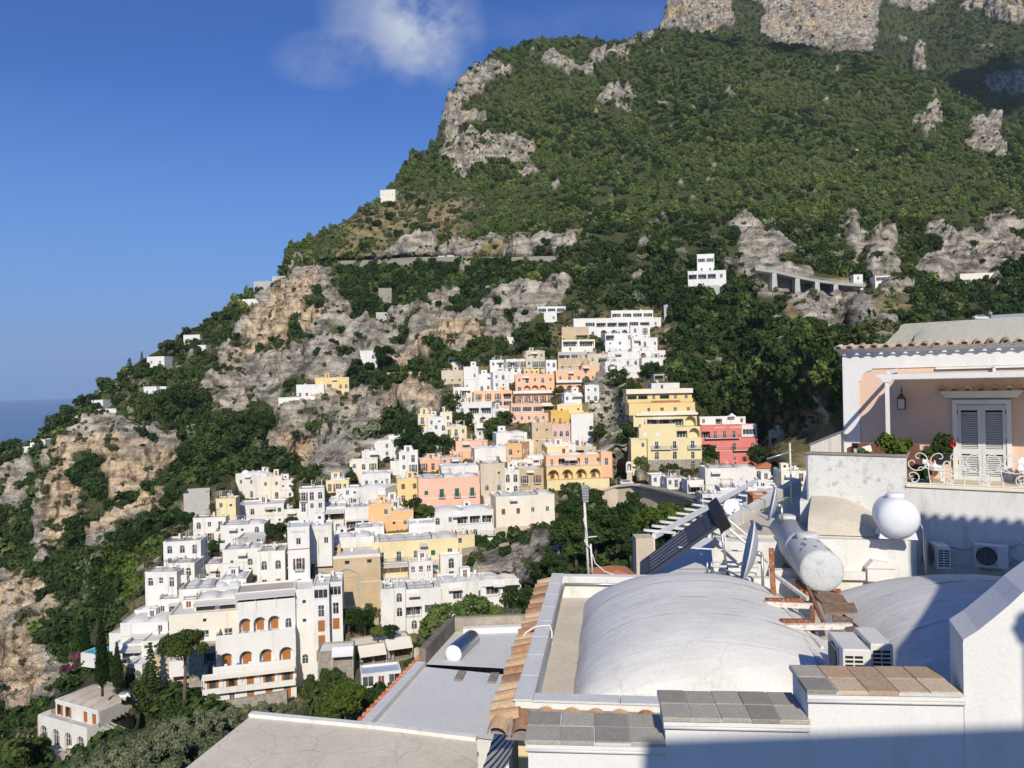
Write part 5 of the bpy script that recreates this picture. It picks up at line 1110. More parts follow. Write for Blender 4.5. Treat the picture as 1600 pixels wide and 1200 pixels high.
# ================================================================ vegetation
def leafmat(name, dark, mid, light, trans=.25):
    m = bpy.data.materials.new(name); m.use_nodes = True; nt = m.node_tree; nt.nodes.clear()
    g = N(nt, 'ShaderNodeNewGeometry'); oi = N(nt, 'ShaderNodeObjectInfo')
    n = nmath(nt, 'ADD', nmath(nt, 'MULTIPLY', noise(nt, g.outputs['Position'], .006, 3, .5), .5), nmath(nt, 'MULTIPLY', noise(nt, g.outputs['Position'], .03, 4, .6), .5))
    f = nmath(nt, 'ADD', nmath(nt, 'MULTIPLY', g.outputs['Random Per Island'], .32), nmath(nt, 'MULTIPLY', oi.outputs['Random'], .38))
    f = nmath(nt, 'ADD', f, nmath(nt, 'MULTIPLY', nmath(nt, 'SUBTRACT', n, .38), 1.5), True)
    col = ramp(nt, f, [(.08, dark), (.5, mid), (.95, light)])
    d = N(nt, 'ShaderNodeBsdfDiffuse'); t = N(nt, 'ShaderNodeBsdfTranslucent'); mx = N(nt, 'ShaderNodeMixShader'); o = N(nt, 'ShaderNodeOutputMaterial')
    mx.inputs[0].default_value = trans
    nt.links.new(col, d.inputs[0]); nt.links.new(col, t.inputs[0]); nt.links.new(d.outputs[0], mx.inputs[1]); nt.links.new(t.outputs[0], mx.inputs[2]); nt.links.new(mx.outputs[0], o.inputs[0])
    MATS[name] = m; return m
LF_OAK = leafmat('oak_leaves', (0.049, 0.083, 0.024), (0.122, 0.178, 0.051), (0.258, 0.285, 0.089))
LF_DARK = leafmat('evergreen_leaves', (0.020, 0.041, 0.014), (0.046, 0.082, 0.026), (0.107, 0.136, 0.038))
LF_LIGHT = leafmat('fresh_leaves', (0.050, 0.081, 0.015), (0.106, 0.156, 0.031), (0.200, 0.237, 0.062))
LF_OLIVE = leafmat('olive_leaves', (0.055, 0.072, 0.038), (0.150, 0.173, 0.097), (0.300, 0.309, 0.183), .15)
LF_SCRUB = leafmat('scrub_leaves', (0.046, 0.057, 0.024), (0.118, 0.131, 0.059), (0.223, 0.214, 0.106))
LF_CYP = leafmat('cypress_leaves', (0.008, 0.019, 0.007), (0.022, 0.041, 0.013), (0.048, 0.072, 0.024), .1)
LF_PINE = leafmat('pine_needles', (.030, .050, .012), (.070, .100, .025), (.13, .15, .045))
FLOWER = leafmat('bougainvillea_bracts', (.05, .04, .025), (.20, .055, .11), (.32, .13, .19))
BARK = paint('bark', (.16, .12, .085), .3, 2.0, (.05, .04, .03), .5, fine=9, bmp=.6)
def leaf_mesh(name, centres, radii, n, leaf, mat, seed, squash=1.0, core=.0, core_mat=None, long=1.7, up=.35):
    """a crown: leaf-sized faces spread over the outsides of many clumps"""
    r = np.random.default_rng(seed); C = np.array(centres, float); Rr = np.array(radii, float)
    w = Rr ** 2; k = r.choice(len(C), n, p=w / w.sum())
    d = r.normal(size=(n, 3)); d[:, 2] = d[:, 2] * .9 + up; d /= np.linalg.norm(d, axis=1, keepdims=True)
    rad = Rr[k] * (r.random(n) ** .33) * (.85 + .3 * r.random(n))
    p = C[k] + d * rad[:, None] * np.array([1, 1, squash])
    nn = d + r.normal(size=(n, 3)) * .55; nn /= np.linalg.norm(nn, axis=1, keepdims=True)
    a = np.cross(nn, r.normal(size=(n, 3))); a /= np.linalg.norm(a, axis=1, keepdims=True) + 1e-9; b = np.cross(nn, a)
    s = leaf * (.6 + .8 * r.random(n))[:, None]
    v = np.stack([p - a * s * long * .5, p + b * s * .5 + nn * s * .12, p + a * s * long * .5, p - b * s * .5 + nn * s * .12], 1).reshape(-1, 3)
    me = bpy.data.meshes.new(name); nv = len(v); me.vertices.add(nv); me.vertices.foreach_set('co', v.reshape(-1).astype(np.float32))
    me.loops.add(nv); me.loops.foreach_set('vertex_index', np.arange(nv, dtype=np.int32)); me.polygons.add(n); me.polygons.foreach_set('loop_start', np.arange(0, nv, 4, dtype=np.int32))
    me.update(calc_edges=True); me.materials.append(mat)
    return me
def clumps(seed, n, rx, rz, zc, cr, shape='round'):
    r = np.random.default_rng(seed); C = []; Q = []
    for i in range(n):
        d = r.normal(size=3); d /= np.linalg.norm(d); k = r.random() ** .4
        x, y, z = d * k
        if shape == 'flat': z = abs(z) * .9 - .15
        if shape == 'cone':
            t = r.random() ** .8; a = r.random() * 6.283; q = (1 - t) * (.55 + .45 * r.random()); x, y, z = math.cos(a) * q, math.sin(a) * q, t * 2 - 1
        C.append((x * rx, y * rx, zc + z * rz)); Q.append(cr * (.65 + .7 * r.random()) * (1 if shape != 'cone' else (1.15 - .6 * t)))
    return C, Q
PROTO = bpy.data.collections.new('leaf_clump_kinds')
def proto(i, mat, seed, n, ncl, rx, rz, cr, leaf, shape='round'):
    C, Q = clumps(seed, ncl, rx, rz, rz * .75, cr, shape)
    o = bpy.data.objects.new('k%02d' % i, leaf_mesh('k%02d' % i, C, Q, n, leaf, mat, seed)); PROTO.objects.link(o)
proto(0, LF_OAK, 1, 420, 9, 2.2, 1.9, 1.15, .62); proto(1, LF_OAK, 2, 420, 8, 2.4, 1.6, 1.2, .62); proto(2, LF_OAK, 3, 380, 7, 1.9, 2.0, 1.1, .60)
proto(3, LF_DARK, 4, 460, 9, 2.2, 2.3, 1.15, .60); proto(4, LF_DARK, 5, 420, 8, 2.0, 2.6, 1.05, .60); proto(5, LF_SCRUB, 6, 300, 6, 1.9, 1.1, .9, .50)
proto(6, LF_LIGHT, 7, 380, 8, 2.0, 1.8, 1.05, .58); proto(7, LF_OLIVE, 8, 380, 8, 2.1, 1.6, 1.0, .55)
def scatter(name, pts, idx, scl, label=None):
    """points -> instances of the leaf-clump kinds"""
    n = len(pts); me = bpy.data.meshes.new(name); me.vertices.add(n); me.vertices.foreach_set('co', np.asarray(pts, np.float32).reshape(-1))
    a = me.attributes.new('pick', 'INT', 'POINT'); a.data.foreach_set('value', np.asarray(idx, np.int32))
    s = me.attributes.new('size', 'FLOAT_VECTOR', 'POINT'); s.data.foreach_set('vector', np.asarray(scl, np.float32).reshape(-1))
    t = me.attributes.new('turn', 'FLOAT_VECTOR', 'POINT'); rt = np.zeros((n, 3), np.float32); rt[:, 2] = rng.random(n) * 6.283; rt[:, :2] = rng.normal(size=(n, 2)) * .12; t.data.foreach_set('vector', rt.reshape(-1))
    o = link(name, me); tag(o, label, None, None, 'stuff')
    g = bpy.data.node_groups.new(name, 'GeometryNodeTree')
    g.interface.new_socket('Geometry', in_out='INPUT', socket_type='NodeSocketGeometry'); g.interface.new_socket('Geometry', in_out='OUTPUT', socket_type='NodeSocketGeometry')
    gi, go = g.nodes.new('NodeGroupInput'), g.nodes.new('NodeGroupOutput'); ip = g.nodes.new('GeometryNodeInstanceOnPoints'); ci = g.nodes.new('GeometryNodeCollectionInfo')
    ci.inputs['Collection'].default_value = PROTO; ci.inputs['Separate Children'].default_value = True; ci.inputs['Reset Children'].default_value = True
    ip.inputs['Pick Instance'].default_value = True
    def attr(nm, ty):
        q = g.nodes.new('GeometryNodeInputNamedAttribute'); q.data_type = ty; q.inputs['Name'].default_value = nm; return q.outputs['Attribute']
    g.links.new(gi.outputs[0], ip.inputs['Points']); g.links.new(ci.outputs[0], ip.inputs['Instance']); g.links.new(attr('pick', 'INT'), ip.inputs['Instance Index'])
    g.links.new(attr('size', 'FLOAT_VECTOR'), ip.inputs['Scale']); g.links.new(attr('turn', 'FLOAT_VECTOR'), ip.inputs['Rotation']); g.links.new(ip.outputs[0], go.inputs[0])
    md = o.modifiers.new('plants', 'NODES'); md.node_group = g
    return o
def sample_grid(A, px, py, xs, rows, ridge_fn, bottom):
    t = (py - bottom) / (ridge_fn(px) - bottom) * (rows - 1); c = (px - xs[0]) / (xs[1] - xs[0])
    i = np.clip(np.round(t).astype(int), 0, rows - 1); j = np.clip(np.round(c).astype(int), 0, len(xs) - 1)
    return A[i, j]
DARKW = [(1020,480),(1090,455),(1180,470),(1240,480),(1330,545),(1330,680),(1250,650),(1100,650),(1050,600),(1045,520)]
DARKW2 = [(500,420),(560,405),(880,395),(900,430),(1060,430),(1060,480),(880,440),(780,450),(650,480),(560,490),(500,470)]
OLIVEP = [(540,340),(640,300),(720,300),(760,330),(700,370),(560,380)]
LIGHTP = [(150,880),(330,830),(330,900),(200,960)]
BARE = [[(14,1108),(112,1100),(150,1200),(10,1210)], [(0,1030),(50,1040),(60,1080),(30,1100),(0,1100)],[(300,1118),(560,1118),(560,1090),(300,1090)],[(560,1150),(1900,1150),(1900,640),(1320,640),(1250,690),(1130,760),(960,765),(955,790),(1140,830),(900,960),(760,1060)]]
GORGE = [(735,850),(870,840),(880,780),(1140,800),(1130,860),(900,960),(830,940)]
def plant_hillside():
    n = 420000
    px = rng.uniform(-230, 1830, n); top = ridge_y(px); py = top + (1250 - top) * rng.random(n)
    w = (1250 - top) / 1250.0
    Y = sample_grid(gY, px, py, GX, GR, ridge_y, 1260.0); r = sample_grid(mrock, px, py, GX, GR, ridge_y, 1260.0)
    V = sample_grid(GV, px, py, GX, GR, ridge_y, 1260.0)
    town = inpoly(px, py, TOWN); gorge = inpoly(px, py, GORGE); dry = sample_grid(mdry, px, py, GX, GR, ridge_y, 1260.0)
    clear = fbm(V, 24, 3, 90)
    cr = fbm(V, 15, 3, 95)
    dens = np.where(r > .45, np.where(cr > .54, .75, .10), 1.0) * np.where(clear > .62, .45, 1.0) * np.where(dry > .5, .62, 1.0)
    dens = np.where(town, 2.2, dens); dens = np.where(gorge, np.where(r > .45, .3, .9), dens)
    for b in BARE: dens = np.where(inpoly(px, py, b) & ~gorge, 0.0, dens)
    dens = np.where((Y < 270) & ~town, dens * 2.4, dens)
    dens = np.where(py > 1120, np.where(px < 150, 4.0, .35), dens)
    bt = sample_grid(built, px, py, GX, GR, ridge_y, 1260.0); dens = np.where(bt, 0, dens)
    keep = rng.random(n) < dens * np.where(Y > 430, 1.4, 1.0) * .050 * (Y / 300.0) ** 2 * w * 1.5
    px, py, Y, V, r, town, dry = px[keep], py[keep], Y[keep], V[keep], r[keep], town[keep], dry[keep]; m = len(px)
    u = rng.random(m); mix = fbm(V, 60, 3, 130)
    idx = np.where(u < .30, 0, np.where(u < .55, 1, np.where(u < .75, 2, np.where(u < .88, 3, 6))))
    idx = np.where((mix > .58) & (u > .45), 3, idx); idx = np.where((mix < .40) & (u > .5), 5, idx)
    low = Y < 480
    idx = np.where(low & (u < .42), 3, np.where(low & (u < .62), 4, np.where(low & (u > .9), 7, idx)))
    d1 = inpoly(px, py, DARKW) | inpoly(px, py, DARKW2)
    idx = np.where(d1, np.where(u < .5, 3, np.where(u < .9, 4, 0)), idx)
    idx = np.where(inpoly(px, py, OLIVEP) & (u < .7), 7, idx); idx = np.where(inpoly(px, py, LIGHTP) & (u < .6), 6, idx)
    idx = np.where(((r > .45) | (dry > .6)) & (u < .75), 5, idx)
    s = np.clip(np.exp(rng.normal(-.12, .38, m)), .4, 1.9) * np.where(r > .45, .6, 1.0) * np.where(town, .48, 1.0) * np.where(Y < 220, .7, 1.0) * np.where(Y > 430, .86, 1.0)
    scl = np.stack([s * rng.uniform(.85, 1.2, m), s * rng.uniform(.85, 1.2, m), s * rng.uniform(.8, 1.25, m)], -1)
    V = V.copy(); V[:, 2] -= .5 * s
    far = Y > 430
    scatter('mountain_woodland', V[far], idx[far], scl[far], 'dense green wood covering the mountainside above the coast road')
    scatter('hillside_scrub', V[~far], idx[~far], scl[~far], 'dark evergreen scrub and bushes over the lower slopes and cliffs')
    # far summit
    n = 60000; px = rng.uniform(910, 1870, n); tp = np.interp(px, [q[0] for q in FR], [q[1] for q in FR]); py = tp + (300 - tp) * rng.random(n)
    fr = lambda x: np.interp(x, [q[0] for q in FR], [q[1] for q in FR])
    Y = sample_grid(fY, px, py, FX, 120, fr, 300.0); V = sample_grid(FV, px, py, FX, 120, fr, 300.0); r = sample_grid(frock, px, py, FX, 120, fr, 300.0)
    keep = (rng.random(n) < np.where(r > .4, .018, .42)) & (py < ridge_y(px) + 30); V = V[keep]; m = len(V); u = rng.random(m)
    scatter('summit_woodland', V, np.where(u < .4, 0, np.where(u < .7, 1, np.where(u < .85, 3, 5))), np.repeat(rng.uniform(.7, 1.4, m)[:, None], 3, 1), 'distant green wood below the grey summit crags')
plant_hillside()
# ================================================================ single trees
TREES = {}
def tree_kind(k):
    if k in TREES: return TREES[k]
    tr = MB()
    if k == 'pine':
        C, Q = clumps(21, 44, 3.3, 2.6, 8.4, 1.0, 'flat'); cr = leaf_mesh('crown', C, Q, 15000, .22, LF_PINE, 21, .85)
        tr.tube([(0, 0, -1), (.1, 0, 2), (.25, .1, 5), (.1, 0, 8.2)], [.32, .28, .23, .15], 8)
        for a in range(7): tr.tube([(.15, .05, 6.2 + .3*a), (math.cos(a*2.4)*1.3, math.sin(a*2.4)*1.3, 7.8 + .1*a), (math.cos(a*2.4)*2.6, math.sin(a*2.4)*2.6, 8.9)], [.12, .08, .03], 6)
    elif k == 'cypress':
        C, Q = [], []; r = random.Random(4)
        for i in range(60):
            t = i / 59; w = 1.15 * (1 - t) ** .55 * min(1, .35 + t*6); a = i*2.4; C.append((math.cos(a)*w*.55, math.sin(a)*w*.55, .6 + t*11)); Q.append(max(.18, w*.62))
        cr = leaf_mesh('crown', C, Q, 9000, .16, LF_CYP, 22, 1.5, up=.8); tr.tube([(0, 0, -1), (0, 0, 10)], [.2, .04], 6)
    elif k == 'fir':
        C, Q = [], []
        for i in range(15):
            t = i / 14; w = 2.6 * (1 - t) + .15
            for j in range(max(3, int(9*(1-t)))): a = j*6.283/max(3, int(9*(1-t))) + i; C += [(math.cos(a)*w*q, math.sin(a)*w*q, 2 + t*10 - .5*q) for q in (.45, .85)]; Q += [.42, .34]
        cr = leaf_mesh('crown', C, Q, 6500, .20, LF_DARK, 23, .45); tr.tube([(0, 0, -1), (0, 0, 12)], [.22, .03], 6)
    elif k in ('olive', 'olive2'):
        sd_ = 24 if k == 'olive' else 34; C, Q = clumps(sd_, 80, 3.7, 2.7, 4.5, .55); cr = leaf_mesh('crown', C, Q, 19000, .16, LF_OLIVE, sd_, 1.25, long=2.7, up=.7)
        tr.tube([(0, 0, -1), (.2, .1, 1.6), (.1, 0, 2.6)], [.35, .28, .2], 8)
        for a in range(6): tr.tube([(.1, 0, 2.2), (math.cos(a)*1.1, math.sin(a)*1.1, 3.6), (math.cos(a)*2.2, math.sin(a)*2.2, 5.2)], [.15, .09, .03], 6)
    elif k == 'leafy':
        C, Q = clumps(25, 24, 2.6, 2.3, 4.4, .8); cr = leaf_mesh('crown', C, Q, 6500, .30, LF_OAK, 25, long=1.25)
        tr.tube([(0, 0, -2), (.1, 0, 2), (0, 0, 4)], [.22, .18, .1], 8)
        for a in range(7): tr.tube([(.05, 0, 2.0), (math.cos(a*.9)*1.2, math.sin(a*.9)*1.2, 3.8), (math.cos(a*.9)*2.2, math.sin(a*.9)*2.2, 5.6)], [.1, .06, .02], 6)
    elif k == 'round':
        C, Q = clumps(26, 22, 2.5, 2.2, 3.6, .95); cr = leaf_mesh('crown', C, Q, 5200, .27, LF_DARK, 26); tr.tube([(0, 0, -1.5), (.1, 0, 1.5), (0, 0, 3.6)], [.25, .2, .1], 8)
    elif k == 'bright':
        C, Q = clumps(27, 20, 2.5, 2.0, 3.2, .9); cr = leaf_mesh('crown', C, Q, 5200, .27, LF_LIGHT, 27); tr.tube([(0, 0, -1.5), (.1, 0, 1.5), (0, 0, 3.2)], [.22, .18, .1], 8)
    elif k == 'flower':
        C, Q = clumps(28, 14, 2.0, 1.0, 1.2, .7); cr = leaf_mesh('crown', C, Q, 3500, .20, FLOWER, 28); tr.tube([(0, 0, -1), (0, 0, 1.2)], [.12, .06], 6)
    TREES[k] = (cr, tr.mesh('trunk', BARK, True)); return TREES[k]
def tree(name, label, kind, px, py, Y, hpx, cat='tree', wide=1.0, group=None, rz=None):
    """stands at the pixel of its foot; hpx is its height in photo pixels"""
    hh = {'pine': 11.2, 'cypress': 12.3, 'fir': 12.6, 'olive': 7.6, 'olive2': 7.6, 'leafy': 7.2, 'round': 6.6, 'bright': 6.0, 'flower': 2.8}[kind]
    cr, tr = tree_kind(kind); s = hpx / F * Y / hh
    e = empty(name, P(px, py, Y), random.uniform(0, 6.28) if rz is None else rz, label, cat, group); e.scale = (s*wide, s*wide, s)
    link('crown', cr, e); link('trunk', tr, e)
tree('umbrella_pine', 'tall umbrella pine with flat round crown before the stone house', 'pine', 288, 1098, 134, 118, rz=0)
tree('cypress', 'tallest slender cypress by the pool', 'cypress', 160, 1078, 148, 122); tree('cypress', 'shorter broad cypress right of the tallest one', 'cypress', 184, 1078, 146, 78, wide=1.25); tree('cypress', 'dark cypress half hidden behind the tallest one', 'cypress', 134, 1030, 172, 74, wide=1.3)
tree('fir_tree', 'ragged dark fir tree between cypress and umbrella pine', 'fir', 236, 1082, 142, 82); tree('fir_tree', 'small conifer on the skyline above the ridge villa', 'fir', 222, 574, 410, 26); tree('fir_tree', 'dark conifer on the skyline left of the ridge villa', 'fir', 203, 598, 400, 40, wide=1.5)
G = 'olive trees of the near grove'
ol = [(70,1275,80,60),(128,1262,82,80),(180,1246,80,88),(235,1236,82,100),(290,1228,80,108),(345,1214,86,102),(395,1194,92,90),(440,1172,98,74),(165,1270,70,84),(255,1268,66,110),(215,1280,72,108),(330,1262,68,110)]
LB = ['at the lower left corner of the grove', 'left of centre before the white villa', 'tallest before the villa\'s side wall', 'right of the villa\'s side wall', 'below the fir tree', 'below the umbrella pine', 'before the arcaded hotel\'s forecourt', 'at the right end beside the hotel wall', 'in the front row at the left', 'in the front row at the middle', 'low at the left front', 'in the front row beside the cream roof']
for q, (x, y_, Y_, hp) in enumerate(ol): tree('olive_tree', 'grey green olive tree ' + LB[q], 'olive' if q % 2 else 'olive2', x, y_, Y_, hp, group=G, wide=1.2)
tree('leafy_tree', 'leafy tree in front of the lower white cluster, left half', 'leafy', 690, 1035, 62, 92, wide=1.0); tree('leafy_tree', 'leafy tree in front of the lower white cluster, middle', 'leafy', 735, 1020, 62, 92, wide=1.0); tree('leafy_tree', 'leafy tree in front of the lower white cluster, right half', 'leafy', 775, 1015, 64, 74, wide=1.1); tree('olive_tree', 'silvery tree beside the clay tile eave', 'olive', 800, 1025, 60, 76); tree('round_tree', 'dark round tree at the right end of the lower cluster', 'round', 812, 975, 100, 62)
tree('fig_tree', 'bright green fig tree below the sheds left of the orange tile edge', 'bright', 540, 1125, 100, 70); tree('fig_tree', 'second fig tree nearer the cream roof', 'bright', 520, 1130, 98, 52); tree('shrub', 'dark shrub below the hotel tower', 'round', 490, 1100, 128, 46); tree('shrub', 'tangled shrub under the stone pergola house', 'round', 520, 1090, 124, 50)
LT = [('round', 262, 664, 372, 60, 'big dark tree on the cliff top by the red edged villa'), ('round', 292, 668, 366, 72, 'tallest dark tree above the cliff notch'), ('round', 318, 664, 368, 62, 'dark tree at the cliff edge left of the grey cliff'), ('round', 236, 668, 368, 44, 'dark tree before the cliff top villas'), ('pine', 150, 650, 376, 22, 'small round pine before the ridge villa'), ('pine', 56, 706, 360, 22, 'flat topped pine at the point of the ridge'), ('pine', 100, 664, 368, 20, 'round pine on the skyline of the point'),
 ('round', 600, 612, 330, 36, 'dark tree left of the two above the knob'), ('round', 625, 618, 326, 34, 'dark tree right of the two above the knob'), ('round', 690, 606, 322, 44, 'broad round tree left of the square white house'), ('bright', 632, 678, 296, 56, 'yellow green tree on the knob\'s right flank'), ('round', 600, 572, 358, 34, 'dark tree beside the arched-door white house'), ('round', 640, 712, 250, 52, 'large dark pine in the garden below the knob'), ('round', 662, 718, 246, 46, 'dark tree right of the large dark pine'), ('round', 690, 716, 250, 40, 'garden tree left of the flat salmon house'), ('round', 725, 676, 270, 34, 'dark tree below the white arched house'), ('round', 772, 690, 262, 40, 'dark tree beside the long french window house'), ('round', 790, 668, 270, 28, 'dark tree under the salmon restaurant'), ('pine', 874, 634, 290, 30, 'small pine before the upper peach wing'),
 ('round', 645, 810, 200, 34, 'dark round tree under the yellow house'), ('bright', 665, 815, 196, 30, 'white flowering shrub tree under the salmon house'), ('round', 520, 780, 236, 44, 'dark tree below the knob cliff'), ('round', 495, 784, 240, 34, 'ball shaped dark tree under the cliff'), ('round', 545, 776, 234, 40, 'dark tree left of the barrel vault house'), ('round', 470, 800, 226, 22, 'bush behind the low pink edged house'), ('round', 430, 850, 196, 36, 'dark bush behind the guest house tower'), ('round', 455, 832, 204, 26, 'bush above the guest house roof'), ('flower', 385, 868, 190, 20, 'dark bougainvillea by the lawn garden'),
 ('bright', 1004, 738, 238, 30, 'roadside tree left of the yellow hotel foot'), ('round', 988, 700, 244, 44, 'tall dark tree beside the yellow hotel'), ('round', 985, 640, 262, 44, 'dark tree above the crag'), ('round', 965, 610, 280, 36, 'dark tree beside the tall white wall house'), ('round', 1108, 722, 240, 28, 'ivy dark tree between the yellow and coral hotels'), ('round', 1185, 730, 232, 34, 'dark creeper at the coral hotel corner'), ('flower', 1118, 786, 196, 22, 'pink bougainvillea by the cafe awning'), ('flower', 128, 1030, 176, 15, 'purple bougainvillea by the pool'), ('flower', 108, 1048, 180, 12, 'dusky bougainvillea left of the pool'), ('round', 935, 690, 256, 30, 'bush right of the yellow and white house'), ('round', 1015, 600, 280, 36, 'tree above the yellow hotel roof'),
 ('round', 900, 880, 140, 70, 'dark gorge tree below the antenna mast'), ('round', 930, 862, 148, 74, 'tall dark gorge tree behind the antenna mast'), ('round', 965, 858, 150, 66, 'dark gorge tree right of the antenna mast'), ('bright', 1020, 850, 135, 62, 'bright green tree behind the solar collector'), ('bright', 1050, 838, 130, 56, 'bright green tree above the solar collector'), ('round', 985, 872, 128, 50, 'dark tree before the square pier'), ('round', 880, 850, 158, 46, 'dark tree on the gorge edge by the long beige house'), ('round', 850, 920, 132, 46, 'dark bush in the lower gorge'), ('round', 870, 905, 128, 44, 'bush in the gorge above the clay eave'),
 ('bright', 200, 1012, 170, 12, 'little palm on the seaward terrace'), ('round', 245, 882, 214, 40, 'dark tree left of the lawn garden'), ('round', 330, 900, 194, 40, 'dark tree right of the lawn garden'), ('round', 365, 888, 188, 34, 'dark tree behind the gabled house'), ('round', 340, 870, 200, 30, 'dark tree beside the colonnade'), ('round', 300, 750, 300, 60, 'dark oak in the ravine below the cliff'), ('round', 340, 745, 296, 70, 'tall dark oak in the ravine'), ('round', 385, 725, 300, 66, 'dark oak under the grey cliff'), ('round', 410, 690, 312, 50, 'dark oak beside the cliff knob'), ('round', 355, 690, 330, 52, 'dark oak at the cliff foot')]
LT += [('round', 990, 792, 212, 26, 'ivy clump hanging on the town road wall, left'), ('bright', 1040, 806, 200, 24, 'ivy clump hanging on the town road wall, middle'), ('round', 1076, 812, 190, 26, 'ivy clump hanging on the town road wall, right'), ('bright', 1105, 822, 172, 28, 'leafy vine over the foot of the road wall'), ('round', 1140, 812, 180, 24, 'dark bush at the right end of the road wall'), ('round', 930, 800, 215, 36, 'dark tree at the gorge head below the arcade house'), ('round', 905, 805, 212, 34, 'dark tree on the gorge wall below the arcade house'), ('round', 890, 820, 190, 40, 'dark tree below the stair wall of the gorge'), ('round', 545, 980, 150, 30, 'dark ivy bush under the tan block'), ('round', 570, 985, 150, 36, 'dark garden bush below the tan block'), ('bright', 590, 1000, 146, 24, 'garden shrub beside the terrace restaurant'), ('round', 610, 1000, 147, 26, 'dark shrub left of the lower cluster tower'), ('round', 355, 850, 202, 22, 'bush between the vaulted house and the terraces'), ('round', 330, 836, 222, 26, 'bush on the stone terraces'), ('round', 345, 816, 232, 24, 'bush above the stone terraces'), ('round', 275, 800, 262, 46, 'dark tree left of the concrete tank'), ('round', 290, 830, 232, 34, 'dark tree below the concrete tank'), ('round', 480, 856, 178, 18, 'ivy on the roof terrace of the guest house')]
for kd, x, y_, Y_, hp, lb in LT: tree({'flower': 'flowering_shrub', 'pine': 'pine_tree', 'bright': 'green_tree'}.get(kd, 'dark_tree'), lb, kd, x, y_, Y_, hp, 'shrub' if kd == 'flower' else 'tree', wide=1.15, group='trees in and about the town')
# ================================================================ foreground roofs
FW = paint('foreground_white_wall', (.73, .715, .68), .06, .9, (.50, .47, .42), .35, fine=30, bmp=.2)
FW2 = paint('weathered_white_wall', (.72, .705, .66), .08, 1.1, (.36, .34, .31), .5, fine=22, bmp=.25)
MEMB = paint('grey_roof_membrane', (.60, .60, .585), .08, .9, (.44, .43, .40), .3, fine=14, bmp=.15, streak=False)
MEMBW = paint('white_roof_membrane', (.70, .70, .68), .07, .7, (.50, .49, .46), .3, fine=14, bmp=.18, streak=False)
BEIGE = paint('beige_roof_render', (.60, .54, .43), .12, .9, (.40, .35, .28), .45, fine=16, bmp=.2, streak=False)
CREAMR = paint('cream_top_render', (.78, .69, .50), .08, .9, (.44, .41, .34), .3, fine=18, bmp=.15, streak=False)
YELW = paint('peeling_yellow_wall', (.74, .60, .32), .08, 1.2, (.52, .50, .46), .75, fine=14, streak=False)
GTILE = byobject('grey_coping_tile', [(0, (.25, .235, .20)), (.5, (.335, .31, .265)), (1, (.43, .395, .33))], .7, 9, .15)
OTILE = byobject('terracotta_coping_tile', [(0, (.40, .28, .18)), (.5, (.50, .37, .25)), (1, (.58, .46, .33))], .75, 6, .12)
BTILE = byobject('barrel_tile_clay', [(0, (.20, .115, .075)), (.3, (.40, .225, .125)), (.6, (.49, .32, .18)), (1, (.55, .42, .27))], .9, 7, .35)
RTILE = byobject('new_red_tile', [(0, (.40, .13, .06)), (.6, (.52, .19, .09)), (1, (.56, .26, .14))], .85, 7, .25)
MORTAR = paint('brown_mortar', (.30, .26, .22), .2, 2, (.15, .13, .11), .5, fine=20, bmp=.4, streak=False)
RUST = paint('rusty_steel', (.30, .11, .045), .35, 5, (.58, .48, .38), .9, fine=40, bmp=.4, streak=False)
RUSTW = paint('white_paint_over_rust', (.70, .66, .60), .1, 5, (.30, .12, .05), .95, fine=40, bmp=.3, streak=False)
GALV = plain('galvanised_steel', (.45, .46, .47), .4, .7)
STEEL = plain('polished_steel', (.50, .50, .50), .28, 1.0)
PVC = plain('white_plastic', (.72, .73, .74), .35)
TANKG = paint('grey_painted_tank', (.58, .59, .59), .1, 1.4, (.22, .22, .22), .55, fine=18, bmp=.15, rough=.6, streak=False)
DISHM = plain('dish_grey', (.42, .45, .49), .55)
PANEL = plain('collector_glass', (.045, .05, .07), .45, .0, .25, .2, 1.5)
BLACK = plain('black_casing', (.015, .015, .016), .35)
PINKW = paint('pink_house_wall', (.73, .51, .375), .03, .6, (.60, .42, .33), .12, fine=26, bmp=.1)
GREYR = paint('greige_roof', (.40, .385, .32), .06, .6, (.33, .31, .26), .3, fine=14, streak=False)
ACW = plain('ac_casing', (.66, .65, .61), .5)
def membrane(name, c, c2, dirt):
    m, nt, b = base(name, .8, .25); p = pos(nt)
    big = noise(nt, p, .7, 5, .6); brush = noise(nt, p, 2.2, 5, .6, (.35, 2.2, 1)); fine = noise(nt, p, 26, 4, .65); sp = noise(nt, p, 5.5, 6, .75)
    col = mixc(nt, ramp(nt, big, [(.36, 0.), (.62, 1.)]), c2, c); col = mixc(nt, ramp(nt, brush, [(.50, 0.), (.72, .45)]), col, tuple(min(1, v*1.14) for v in c)); col = mixc(nt, ramp(nt, sp, [(.56, 0.), (.72, .5)]), col, dirt)
    wv = N(nt, 'ShaderNodeTexNoise', i={'Scale': 1.6, 'Detail': 5}); nt.links.new(p, wv.inputs['Vector']); ad = N(nt, 'ShaderNodeMix', data_type='VECTOR'); ad.inputs['Factor'].default_value = .35; nt.links.new(p, ad.inputs[4]); nt.links.new(wv.outputs['Color'], ad.inputs[5])
    v = N(nt, 'ShaderNodeTexVoronoi', feature='DISTANCE_TO_EDGE', i={'Scale': .9}); nt.links.new(ad.outputs[1], v.inputs['Vector']); col = mixc(nt, ramp(nt, v.outputs['Distance'], [(0., .35), (.008, 0.)]), col, dirt)
    col = mixc(nt, .14, col, ramp(nt, fine, [(.3, 0.), (.7, 1.)]), 'OVERLAY'); nt.links.new(col, b.inputs['Base Color']); bump(nt, b, nmath(nt, 'ADD', nmath(nt, 'MULTIPLY', brush, 1.5), nmath(nt, 'MULTIPLY', fine, .35)), .35, .03); return m
